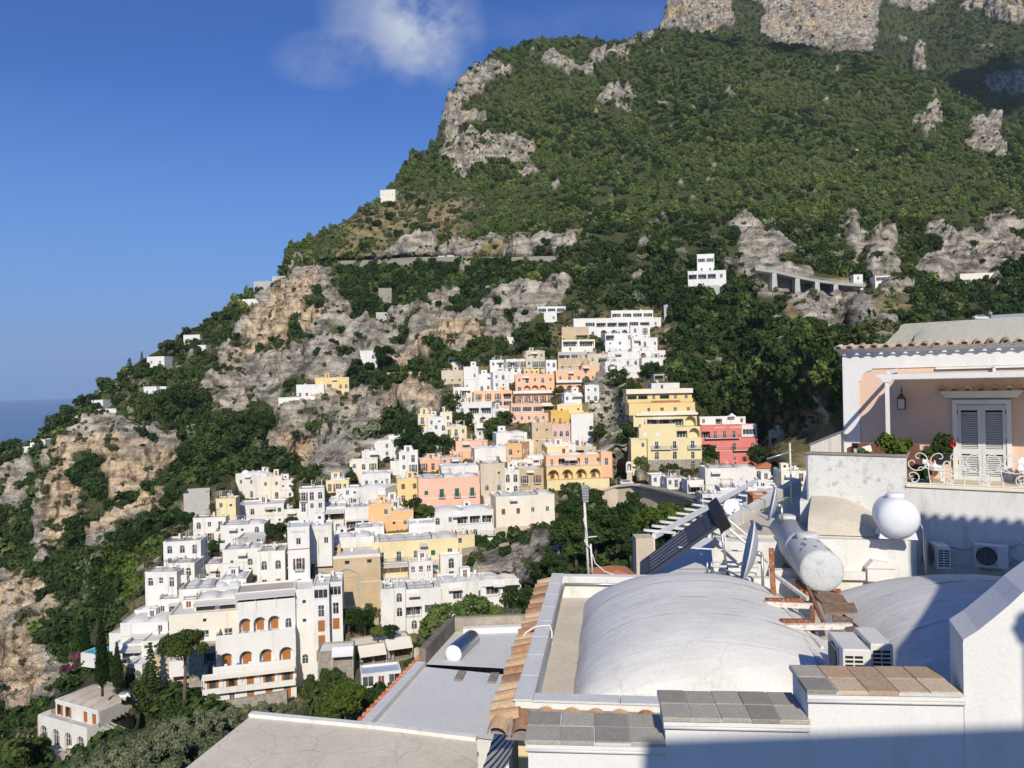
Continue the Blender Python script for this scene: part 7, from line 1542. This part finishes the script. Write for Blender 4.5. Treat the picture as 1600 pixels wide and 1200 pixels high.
# ---- round white tank on its block
blk = House('roof_block', 'white rendered roof block under the round tank', 1350, 905, 19, -12, 'building'); zt = -4.0
slab([(1262, 842), (1425, 845), (1432, 833), (1275, 828)], zt, 0, FW2, 'block', blk)
slab([(1255, 838), (1372, 842), (1365, 800), (1275, 775)], zt + .0, .03, BEIGE, 'cream_roof', blk)
vs0 = [blk.fr.l(Pz(x, y_, zt)) for x, y_ in ((1262, 838), (1372, 842), (1372, 822), (1275, 800))]
mb = MB(); A_, B_, C_, D_ = vs0
mb.grid(lambda u, v: A_.lerp(B_, u).lerp(D_.lerp(C_, u), v) + Vector((0, 0, .05 + .75 * math.sqrt(max(0, 1 - (1-v)**2.2)) * (1 - abs(u*1.0 - .15)**2.2 if u > .15 else 1))), 20, 12); mb.build('cream_vault', BEIGE, blk.e)
et = empty('round_tank', P(1400, 838, 18.6), R(-18), 'bulging white plastic water tank on the roof block', 'tank'); Q = Matrix.Translation((0, 0, .50)) @ Matrix.Rotation(R(90), 4, 'X') @ Matrix.Rotation(0, 4, 'Z')
mb = MB(); mb.lathe([(.001, -.66), (.22, -.64), (.39, -.56), (.475, -.42), (.49, -.12), (.465, .0), (.49, .12), (.475, .42), (.39, .56), (.22, .64), (.001, .66)], 32, Q); mb.build('shell', PVC, et)
mb = MB(); mb.lathe([(.20, .93), (.21, 1.02), (.18, 1.05), (.01, 1.06)], 20); mb.build('lid', PVC, et)
for y_ in (-.3, .3):
    mb = MB(); mb.hexa([(-.42, y_-.07, 0), (.42, y_-.07, 0), (.42, y_+.07, 0), (-.42, y_+.07, 0)], [(-.36, y_-.06, .22), (.36, y_-.06, .22), (.36, y_+.06, .22), (-.36, y_+.06, .22)]); mb.build('foot', PVC, et)
mb = MB(); mb.tube([(.45, -.2, .5), (.55, -.25, .2), (.55, -.3, -.3), (.6, -.35, -.9)], .02, 6); mb.tube([(.45, -.1, .4), (.62, -.15, .1), (.62, -.2, -.8)], .018, 6); mb.build('pipes', GALV, et)
# chimney cowl
ck = empty('chimney', P(1378, 909, 18.6), R(-10), 'low white wedge topped chimney behind the right vault', 'chimney'); mb = MB(); mb.box(-.32, .3, 0, .5, 0, .32); mb.hexa([(-.36, -.03, .32), (.34, -.03, .32), (.34, .55, .32), (-.36, .55, .32)], [(-.20, -.03, .52), (.20, -.03, .46), (.20, .55, .46), (-.20, .55, .52)]); mb.build('stack', FW2, ck)
mb = MB(); mb.box(-2.6, -.33, .1, .35, 0, .2); mb.build('upstand', FW2, ck)
# ---- pink house
ph = thing_at(K, 'pink_house', 'peach pink house with white surrounds and clay tiled eave above the terrace', 'house')
LX, RX_ = -3.6, 6.0
mb = MB(); mb.box(LX, RX_, 0, 9, -5, 2.75); mb.build('wall', PINKW, ph)
mb = MB(); mb.box(LX - .012, LX + .42, -.035, -.003, -4.9, 2.169); mb.box(LX - .012, RX_, -.035, -.003, 2.17, 2.599); 
qp = [(LX + .421, 2.168), (LX + .421, 1.80), (LX + .47, 1.80)] + [(LX + .47 + .32*(1 - math.cos(t)), 1.80 + .32*math.sin(t)) for t in [math.pi/2*k/8 for k in range(9)]] + [(LX + .79, 2.168)]
mb.extrude(qp, -.034, -.004); mb.build('white_surround', FW, ph)
mb = MB(); mb.box(LX - .045, LX - .013, -.03, 9, -5, 2.59); mb.build('side_face', FW, ph)
mb = MB(); mb.box(LX - .1, RX_, -.10, -.002, 2.60, 2.66); mb.hexa([(LX-.1, -.10, 2.66), (RX_, -.10, 2.66), (RX_, 0, 2.66), (LX-.1, 0, 2.66)], [(LX-.26, -.27, 2.80), (RX_, -.27, 2.80), (RX_, 0, 2.80), (LX-.26, 0, 2.80)]); mb.build('cornice', FW, ph)
ETILE = byobject('weathered_eave_clay', [(0, (.34, .22, .15)), (.5, (.50, .35, .24)), (1, (.58, .46, .34))], .9, 7, .3); TE = barrel('eave_tile', ETILE, .40, .11, .09, .018)
for k in range(28):
    link('tile', TE, ph, (LX - .12 + k*.335 + random.uniform(-.015, .015), -.36 + random.uniform(-.02, .02), 2.80), (R(13 + random.uniform(-2, 2)), R(random.uniform(-4, 4)), R(random.uniform(-4, 4))))
    if k < 27: link('channel_tile', TE, ph, (LX + .05 + k*.335, -.33, 2.84), (R(13), R(180), 0))
mb = MB(); mb.hexa([(LX-.2, 0, 2.78), (RX_, 0, 2.78), (RX_, 9, 2.78), (LX-.2, 9, 2.78)], [(LX-.2, .05, 2.92), (RX_, .05, 2.92), (RX_, 9, 2.95), (LX-.2, 9, 2.95)]); mb.build('roof', GREYR, ph)
rp_ = [(LX + 1.0, 2.9), (RX_, 2.9), (RX_, 3.62), (LX + 1.6, 3.55), (LX + 1.5, 3.5), (LX + 1.46, 3.38), (LX + 1.38, 3.3)]
mb = MB(); mb.extrude(rp_, 1.0, 8); mb.build('raised_roof', GREYR, ph)
def sail(u, v): 
    q = math.sqrt(max(0, 1 - (2*u-1)**2)); return (LX + 1.9 + 4.6*u, .35 + .655*v, 2.90 + (.30 + .38*q) * v)
mb = MB(); mb.grid(sail, 24, 6); mb.build('vault_front', GREYR, ph)
mb = MB(); mb.box(LX + 3.9, RX_, 3, 6, 3.6, 3.8); mb.build('roof_hatch', GALV, ph)
# door
dr = empty('door', (.02, -.002, -1.1)); dr.parent = ph
mb = MB(); mb.box(-.72, -.60, -.09, 0, 0, 2.17); mb.box(.60, .72, -.09, 0, 0, 2.17); mb.box(-.72, .72, -.09, 0, 2.171, 2.30); mb.build('frame', FW, dr)
SHW = plain('pale_grey_shutter', (.60, .60, .58), .6); DKS = plain('shutter_gap', (.02, .02, .02), .9)
sl = MB(); sl.hexa([(-.20, -.045, 0), (.20, -.045, 0), (.20, -.005, .028), (-.20, -.005, .028)], [(-.20, -.05, .008), (.20, -.05, .008), (.20, -.01, .036), (-.20, -.01, .036)]); slm = sl.mesh('slat', SHW, True)
for s_ in (-1, 1):
    cx_ = s_*.30; mb = MB(); mb.box(cx_-.297, cx_-.205, -.06, -.005, .0, 2.15); mb.box(cx_+.205, cx_+.297, -.06, -.005, .0, 2.15); mb.box(cx_-.2049, cx_+.2049, -.06, -.005, 2.0, 2.15); mb.box(cx_-.2049, cx_+.2049, -.06, -.005, .74, .90); mb.box(cx_-.2049, cx_+.2049, -.06, -.005, 0, .12); mb.build('leaf', SHW, dr)
    mb = MB(); mb.box(cx_-.204, cx_+.204, -.004, -.001, .1, 2.01); mb.build('backing', DKS, dr)
    for a, b in ((.13, .73), (.91, 1.99)):
        for k in range(int((b - a) / .052)): link('slat', slm, dr, (cx_, 0, a + k*.052 + .006))
    for z in (.5, 1.15, 1.95):
        mb = MB(); mb.tube([(cx_ + s_*.295, -.075, z-.06), (cx_ + s_*.295, -.075, z+.06)], .014, 8); mb.build('hinge', IRON, dr)
mb = MB(); mb.hexa([(-.88, -.12, 1.26), (.90, -.12, 1.26), (.90, 0, 1.26), (-.88, 0, 1.26)], [(-1.02, -.30, 1.46), (1.04, -.30, 1.46), (1.04, 0, 1.46), (-1.02, 0, 1.46)]); ln = mb.build('door_canopy', FW, ph)
for k in range(7): link('tile', TE, ln, (-.96 + k*.33, -.40, 1.46), (R(14), 0, R(random.uniform(-3, 3))))
# wall lantern
lt = empty('wall_lantern', K.w(-2.0, -.25, .95), K.yaw, 'rusty iron lantern with frosted glass on the pink wall', 'lantern'); BR = plain('rusty_brown_iron', (.13, .06, .04), .7)
mb = MB(); mb.box(-.10, .10, -.10, .10, -.02, .0); mb.box(-.11, .11, -.11, .11, .30, .32)
for i in (-1, 1):
    for j in (-1, 1): mb.box(i*.10-.01, i*.10+.01, j*.10-.01, j*.10+.01, 0, .30)
mb.hexa([(-.11,-.11,.32),(.11,-.11,.32),(.11,.11,.32),(-.11,.11,.32)], [(-.04,-.04,.45),(.04,-.04,.45),(.04,.04,.45),(-.04,.04,.45)]); mb.tube([(0, 0, .45), (0, 0, .55), (0, .06, .64), (0, .16, .62), (0, .22, .5)], .014, 6); mb.build('cage', BR, lt)
mb = MB(); mb.box(-.09, .09, -.09, .09, .005, .295); mb.build('glass', plain('frosted_glass', (.62, .60, .54), .4), lt)
# pergola
pg = thing_at(K, 'pergola', 'white pergola with retractable cream canopy over the terrace', 'pergola'); PY = -2.4
mb = MB(); mb.bbox(-2.20, -2.10, PY-.05, PY+.05, -1.1, 1.78, .01); mb.build('post', FW, pg)
mb = MB(); mb.extrude([(-2.42, 1.94), (-2.30, 1.86), (-2.24, 1.76), (-2.06, 1.76), (-2.0, 1.84), (6, 1.84), (6, 1.98), (-2.45, 1.98)], PY-.07, PY+.07); mb.build('beam', FW, pg)
for x in (-2.12, .35, 2.8):
    mb = MB(); mb.bar((x, PY + .08, 2.03), (x, -.04, 2.10), .07, .10); mb.build('rafter', FW, pg)
mb = MB(); mb.bar((-1.1, -.06, 2.13), (6, -.06, 2.13), .05, .06); mb.build('wall_rail', FW, pg)
CAN = leafmat('canopy_cloth', (.66, .62, .52), (.66, .62, .52), (.68, .64, .54), .35)
mb = MB(); mb.grid(lambda u, v: (-2.05 + 8*u, PY + .1 + 2.2*v, 1.90 + .12*v - .10*math.sin(math.pi*((v*3) % 1))), 40, 24); mb.build('canopy', CAN, pg)
# terrace wall, coping and fence
tw = thing_at(K, 'terrace_wall', 'white terrace wall with flaking patches below the wrought iron railing', 'wall'); TY = -3.2
FLAKE = paint('flaking_white_wall', (.70, .69, .64), .08, 1.4, (.33, .31, .28), .85, fine=18, bmp=.3, streak=False)
mb = MB(); mb.box(-4.11, -1.66, TY, TY + .28, -4.5, -.20); mb.build('solid_parapet', FLAKE, tw); mb = MB(); mb.bbox(-4.15, -1.63, TY - .04, TY + .32, -.199, -.15, .01); mb.build('parapet_coping', MORTAR, tw)
mb = MB(); mb.box(-1.659, 6, TY, TY + .28, -4.5, -.98); mb.build('low_wall', FW2, tw); mb = MB(); mb.bbox(-1.659, 6, TY - .05, TY + .33, -.979, -.91, .012); mb.build('low_coping', CREAMR, tw)
mb = MB(); mb.box(-4.09, 6, TY + .281, -.004, -4.5, -1.1); mb.build('terrace_floor', BEIGE, tw)
mb = MB(); mb.box(-4.16, -4.112, TY + .02, TY + .3, -4.5, -.2); mb.build('drain_pipe', GALV, tw)
fb = thing_at(K, 'board_fence', 'grey white board fence at the left end of the terrace', 'fence')
for k in range(20):
    t = k / 20; x = -4.08 + .46*t; y_ = TY + .32 + t*2.85; mb = MB(); mb.box(-.012, .012, 0, .13, -1.1, .02 + .22*t); mb.build('board', FW2, fb, loc=(x, y_, 0))
mb = MB(); mb.bar((-4.10, TY + .3, .05), (-3.62, -.03, .27), .05); mb.build('rail', GALV, fb)
# wrought iron railing
rl = thing_at(K, 'scroll_railing', 'white wrought iron railing of curling scrolls on the terrace wall', 'railing'); RZ = -.905; RYY = TY + .12
def scroll(kfun, L, x, z, ang, n=60, flip=1):
    pts = []; a = ang; p = Vector((x, 0, z))
    for i in range(n + 1):
        pts.append(p.copy()); s_ = i / n; a += flip * kfun(s_) * L / n; p = p + Vector((math.cos(a), 0, math.sin(a))) * (L / n)
    return pts
def cfit(pts, x0, x1, z0, z1):
    xs = [p.x for p in pts]; zs = [p.z for p in pts]; fx = (x1-x0)/(max(xs)-min(xs)); fz = (z1-z0)/(max(zs)-min(zs))
    return [Vector((x0 + (p.x-min(xs))*fx, RYY, z0 + (p.z-min(zs))*fz)) for p in pts]
Cs = scroll(lambda s_: 3.0 + 16*abs(2*s_-1)**4, 2.0, 0, 0, 0); Ss = scroll(lambda s_: 17*(2*s_-1)**3, 2.2, 0, 0, 0); S2 = scroll(lambda s_: -17*(2*s_-1)**3, 2.2, 0, 0, 0); C2 = scroll(lambda s_: -(3.0 + 16*abs(2*s_-1)**4), 2.0, 0, 0, 0)
SCR = {}
def addscroll(kind, cx_, cz_, size, rot=0.0, fx=1, fz=1):
    """kind C or S, centred, longest side = size"""
    pts = Cs if kind == 'C' else Ss; xs = [p.x for p in pts]; zs = [p.z for p in pts]; mx_, mz_ = (max(xs)+min(xs))/2, (max(zs)+min(zs))/2; f_ = size / max(max(xs)-min(xs), max(zs)-min(zs)); q = []
    for p in pts:
        x, z = (p.x - mx_)*f_*fx, (p.z - mz_)*f_*fz; q.append(Vector((cx_ + x*math.cos(rot) - z*math.sin(rot), RYY, cz_ + x*math.sin(rot) + z*math.cos(rot))))
    mb = MB(); mb.tube(q, .014, 6); mb.build('scroll', FW, rl)
xx = -1.60; k = 0
while xx < 5.4:
    addscroll('C', xx + .22, RZ + .56, .48, R(35), 1, 1); addscroll('C', xx + .72, RZ + .56, .48, R(-35), -1, 1)
    addscroll('S', xx + .47, RZ + .20, .62, R(8 if k % 2 else -8), 1, 1 if k % 2 else -1); addscroll('C', xx + .12, RZ + .17, .26, R(100)); addscroll('C', xx + .86, RZ + .17, .26, R(-80), -1, 1); addscroll('C', xx + .47, RZ + .50, .20, R(180)); addscroll('S', xx + .47, RZ + .40, .50, R(90), 1, 1)
    mb = MB(); mb.bar((xx + .98, RYY, RZ), (xx + .98, RYY, RZ + .46), .022); mb.build('upright', FW, rl)
    xx += .80; k += 1
mb = MB(); mb.bar((-1.64, RYY, RZ + .015), (6, RYY, RZ + .015), .02); mb.build('bottom_bar', FW, rl)
# terrace things
def bench(x0):
    e = thing_at(Frame(K.w(x0, -1.2, -1.1), -32), 'garden_bench', 'brown bench with grey cushions against the pink wall', 'bench'); mb = MB(); mb.box(-.7, 1.1, -.35, .3, .30, .36); mb.build('seat', WOODB, e); mb = MB(); mb.box(-.7, 1.1, .31, .36, .36, 1.05); mb.build('backrest', WOODB, e)
    for x in (-.68, 1.03):
        for y_ in (-.33, .28):
            mb = MB(); mb.box(x, x+.05, y_, y_+.05, 0, .299); mb.build('leg', WOODB, e)
    mb = MB(); mb.box(-.74, -.70, -.35, .36, .3, .95); mb.build('armrest', WOODB, e)
    CU = plain('grey_cushion', (.30, .31, .29), .95)
    for q, (x, t, l) in enumerate(((-.35, -.25, 'pale grey cushion at the left end of the brown bench'), (.55, .35, 'dark grey cushion leaning on the brown bench'))):
        mb = MB(); mb.lathe([(.01, -.07), (.30, -.06), (.36, 0), (.30, .06), (.01, .07)], 4, Matrix.Translation((x, .1, .72)) @ Matrix.Rotation(t, 4, 'Y') @ Matrix.Rotation(R(75), 4, 'X') @ Matrix.Rotation(.785, 4, 'Z')); o = tag(mb.build('cushion', CU if q else AWNC), l, 'cushion'); o.matrix_world = Frame(K.w(x0, -1.2, -1.1), -32).mat()
bench(-2.6)
def pot_plant(loc, label, cat, leafm, n, rx, rz, leaf, pot=(.16, .3), flower=None, zc=None, potm=TILE):
    e = empty('potted_plant', loc, 0, label, cat); mb = MB(); r_, h_ = pot; mb.lathe([(r_*.7, 0), (r_, h_*.9), (r_*1.08, h_*.92), (r_*1.08, h_), (r_*.9, h_), (r_*.88, h_*.9), (.01, h_*.9)], 16); mb.build('pot', potm, e)
    C, Q_ = clumps(int(n), 7, rx, rz, 0, rx*.5); o = link('foliage', leaf_mesh('foliage', C, Q_, n, leaf, leafm, n), e, (0, 0, (zc if zc else h_ + rz*.8)))
    if flower: C, Q_ = clumps(n + 1, 6, rx*.9, rz*.8, 0, rx*.3); link('flowers', leaf_mesh('flowers', C, Q_, n // 7, leaf*1.3, flower, n + 1, long=1.0), e, (0, 0, h_ + rz*.9))
REDF = leafmat('red_petals', (.35, .02, .03), (.55, .03, .05), (.7, .25, .3))
pot_plant(K.w(-1.95, -2.75, -1.1), 'leafy green lemon bush behind the terrace parapet', 'plant', LF_LIGHT, 900, .38, .42, .09, (.22, .4), None, .95)
pot_plant(K.w(-2.65, -2.8, -1.1), 'smaller green bush at the left of the terrace parapet', 'plant', LF_LIGHT, 500, .26, .30, .08, (.2, .4), None, .82)
pot_plant(K.w(-.98, -.5, -.62), 'dark planter box of pink flowers beside the door', 'plant', LF_DARK, 700, .36, .20, .07, (.28, .34), REDF, None, IRON)
pot_plant(K.w(-1.25, -1.6, -1.1), 'red geranium in a pot behind the railing', 'plant', LF_LIGHT, 350, .16, .26, .06, (.15, .5), REDF, .8)
pot_plant(K.w(-1.35, -2.5, -1.1), 'plant in a blue pot low behind the railing', 'plant', LF_DARK, 400, .2, .18, .06, (.22, .28), None, None, plain('blue_glaze', (.04, .12, .16), .3))
def chairw(x, y_, label):
    e = thing_at(Frame(K.w(x, y_, -1.1), -20), 'garden_chair', label, 'chair', 'white terrace chairs'); mb = MB(); mb.box(-.25, .25, -.25, .25, .36, .40); mb.build('seat', PVC, e); mb = MB(); mb.extrude([(-.25, .40), (.25, .40), (.25, .64), (.17, .74), (-.17, .74), (-.25, .64)], .23, .27); mb.build('backrest', PVC, e)
    for i in (-.23, .19):
        for j in (-.23, .19): mb = MB(); mb.box(i, i+.04, j, j+.04, 0, .359); mb.build('leg', PVC, e)
chairw(-1.15, -.9, 'white plastic chair left of the shuttered door'); chairw(1.15, -.8, 'white chair with slatted seat right of the shuttered door')
# ---- antenna mast
am = empty('antenna_mast', P(921, 897, 26), 0, 'rusty antenna mast with tangled white cable above the parapet', 'antenna'); A0 = am.location.copy()
mb = MB(); mb.tube([P(921, 920, 26) - A0, P(913, 782, 26) - A0], .045, 8); mb.build('mast', RUSTW, am); mb = MB(); mb.tube([P(926, 900, 25.8) - A0, P(923, 850, 25.8) - A0], .03, 8); mb.build('short_pole', TRIM, am)
for k in range(6): mb = MB(); z = 760 + k*4.5; mb.box(-.12 + .01*k, .12, -.06, .06, -.04, .035, Matrix.Translation(P(914, z, 26) - A0)); mb.build('antenna_element', GALV, am)
mb = MB(); mb.tube([P(915, 800, 25.9) - A0, P(912, 812, 25.9) - A0, P(918, 836, 25.9) - A0, P(913, 845, 25.8) - A0, P(922, 856, 25.8) - A0, P(930, 880, 25.8) - A0, P(945, 893, 25.6) - A0, P(960, 898, 25.4) - A0], .018, 6); mb.build('cable', TRIM, am); mb = MB(); mb.tube([P(914, 840, 26) - A0, P(933, 838, 26) - A0], .02, 6); mb.build('arm', TRIM, am)
m2 = empty('antenna_mast', P(1237, 775, 24), 0, 'thin rusty antenna pole beside the beige pier', 'antenna'); mb = MB(); mb.tube([P(1237, 790, 24) - m2.location, P(1234, 692, 24) - m2.location], .03, 8); mb.build('mast', RUSTW, m2); mb = MB(); mb.tube([P(1198, 717, 24) - m2.location, P(1236, 706, 24) - m2.location], .03, 6); mb.build('boom', GALV, m2)
# ---- white slatted pergola on the next house
pw = empty('slat_pergola', P(1010, 842, 42), 0, 'long white pergola of open slats stepping away behind the collector', 'pergola'); W0 = pw.location.copy()
mb = MB(); mb.bar(P(1022, 838, 42) - W0, P(1180, 752, 62) - W0, .25); mb.build('beam', TRIM, pw); mb = MB(); mb.bar(P(1052, 840, 44) - W0, P(1215, 764, 64) - W0, .22); mb.build('beam', TRIM, pw)
for k in range(13):
    t = k / 12; a = P(1008 + 150*t, 834 - 82*t, 42 + 20*t); b = P(1054 + 156*t, 838 - 78*t, 43.5 + 20*t); mb = MB(); mb.bar(a + Vector((0, 0, .2)) - W0, b + Vector((0, 0, .2)) - W0, .20, .14); mb.build('slat', TRIM, pw)
for k in range(4): p = P(1019 + 44*k, 840 - 24*k, 42 + 5.5*k); mb = MB(); mb.bar(p - W0, p + Vector((0, 0, -2.8)) - W0, .25); mb.build('post', TRIM, pw)
p = P(1008, 900, 41); mb = MB(); mb.box(p.x - .45, p.x + .5, p.y, p.y + 1.2, p.z - 4, P(1008, 841, 41).z); tag(mb.build('pier', WALL['tan2']), 'square weathered pier at the near end of the slat pergola', 'pier')
rt_ = House('red_roof_house', 'small red tiled roof edge behind the back parapet', 968, 905, 34, 10); rt_.block(-.6, .7, 0, -3, .0, 2, 'white', ['.'], 't', base=3)
rt2 = House('red_roof_house', 'red brick rooftop shed beyond the white pergola', 1192, 790, 50, -6); rt2.block(-.6, .6, 0, 0, .55, 2, WALL['pinkish'] if False else TILE, ['.'], 'f', base=3, par=.1)
# conduits, cables and brackets on the back wall
cw = thing_at(K, 'wall_conduit', 'white conduit and cables running along the wall to the air conditioners', 'pipework'); WY = TY - .03
for pts_, r_ in (([(-1.0, -2.42), (-.55, -2.45), (-.5, -2.47), (-.2, -2.48)], .03), ([(.62, -2.35), (.80, -2.20), (.98, -2.30), (1.0, -2.55), (.85, -2.70), (.66, -2.62)], .025), ([(.6, -2.75), (.9, -2.78), (2.5, -2.80)], .03), ([(-.95, -2.95), (-.4, -2.90), (.2, -3.0), (.9, -3.02)], .01), ([(-1.30, -1.9), (-1.28, -2.3), (-1.35, -3.0)], .018)):
    mb = MB(); mb.tube([(x, WY, z) for x, z in pts_], r_, 8); mb.build('pipe', FW, cw)
for x in (-.06, .46): mb = MB(); mb.box(x - .02, x + .02, TY - .36, TY - .002, -2.92, -2.88); mb.build('bracket', GALV, cw)
# clipped bay tree in a pot beside the viewpoint, its shadow falls on the curved wall
pot_plant((5.45, 1.6, -1.6), 'clipped round bay tree in a pot beside the viewpoint', 'plant', LF_DARK, 700, .10, .10, .05, (.2, .4), None, 3.05)
bt_ = [o for o in COL.objects if o.get('label', '').startswith('clipped round bay')][0]; mb = MB(); mb.tube([(0, 0, .3), (0, 0, 3.0)], .02, 8); mb.build('stem', BARK, bt_)
# ---- the house this terrace belongs to, to the right and behind: it shades the wall
nb_ = House('terrace_house', 'white house beside and behind the viewpoint terrace', 2600, 700, 8, 0, 'house'); nb_.e.location = (0, 0, 0); nb_.e.rotation_euler = (0, 0, 0)
mb = MB(); mb.box(1.9, 10, -9, -3, -9, 3.45); mb.build('wall', FW, nb_.e); A_ = K.w(*K.on_y(1410, 806, TY)) + SDIR * 13.0; wf = Frame(A_, -32)
mb = MB(); mb.hexa([wf.w(x, y_, -14) for x, y_ in ((0, -1.2), (9, -1.2), (9, 0), (0, 0))], [wf.w(x, y_, 0) for x, y_ in ((0, -1.2), (9, -1.2), (9, 0), (0, 0))]); mb.build('wing', FW, nb_.e)
for k in range(30): link('tile', TE, nb_.e, wf.w(.1 + k*.3, .10, -.06), (R(4), 0, wf.yaw + math.pi))
# ---- clouds drifting over the summit, out of view: their shade lies on the mountain
CLM = plain('cloud_white', (.9, .9, .9), 1.0, 0, 0, .02)
def cloud(label, px, py, Y, t, rx, ry, seed):
    c = P(px, py, Y) + SDIR * t; r = random.Random(seed); e = empty('cloud', c, 0, label, 'cloud')
    mb = MB()
    for k in range(26):
        a, q = r.uniform(0, 6.283), r.random() ** .5; x, y_ = math.cos(a)*q*rx, math.sin(a)*q*ry; rad = r.uniform(.25, .5) * min(rx, ry) * (1.2 - .6*q)
        mb.lathe([(rad*math.sin(math.pi*i/10)+.01, -rad*.6*math.cos(math.pi*i/10)) for i in range(11)], 14, Matrix.Translation((x, y_, r.uniform(-.1, .1)*rx)))
    mb.build('puffs', CLM, e)
cloud('large cloud high overhead shading the far right slope', 1540, 120, 1250, 1400, 150, 260, 3); cloud('long cloud high overhead shading the slope below the summit', 1190, 88, 1060, 1350, 130, 38, 4)
# ---- sea air: pale even haze over coast and mountain
def haze(density):
    m = bpy.data.materials.new('sea_haze'); m.use_nodes = True; nt = m.node_tree; nt.nodes.clear()
    v = N(nt, 'ShaderNodeVolumePrincipled'); v.inputs['Color'].default_value = (.84, .92, 1.0, 1); v.inputs['Density'].default_value = density; v.inputs['Anisotropy'].default_value = .2
    o = N(nt, 'ShaderNodeOutputMaterial'); nt.links.new(v.outputs[0], o.inputs['Volume'])
    mb = MB(); mb.box(-9000, 9000, -60, 16000, -200, 905); tag(mb.build('haze', m), kind='stuff')
haze(.000055)
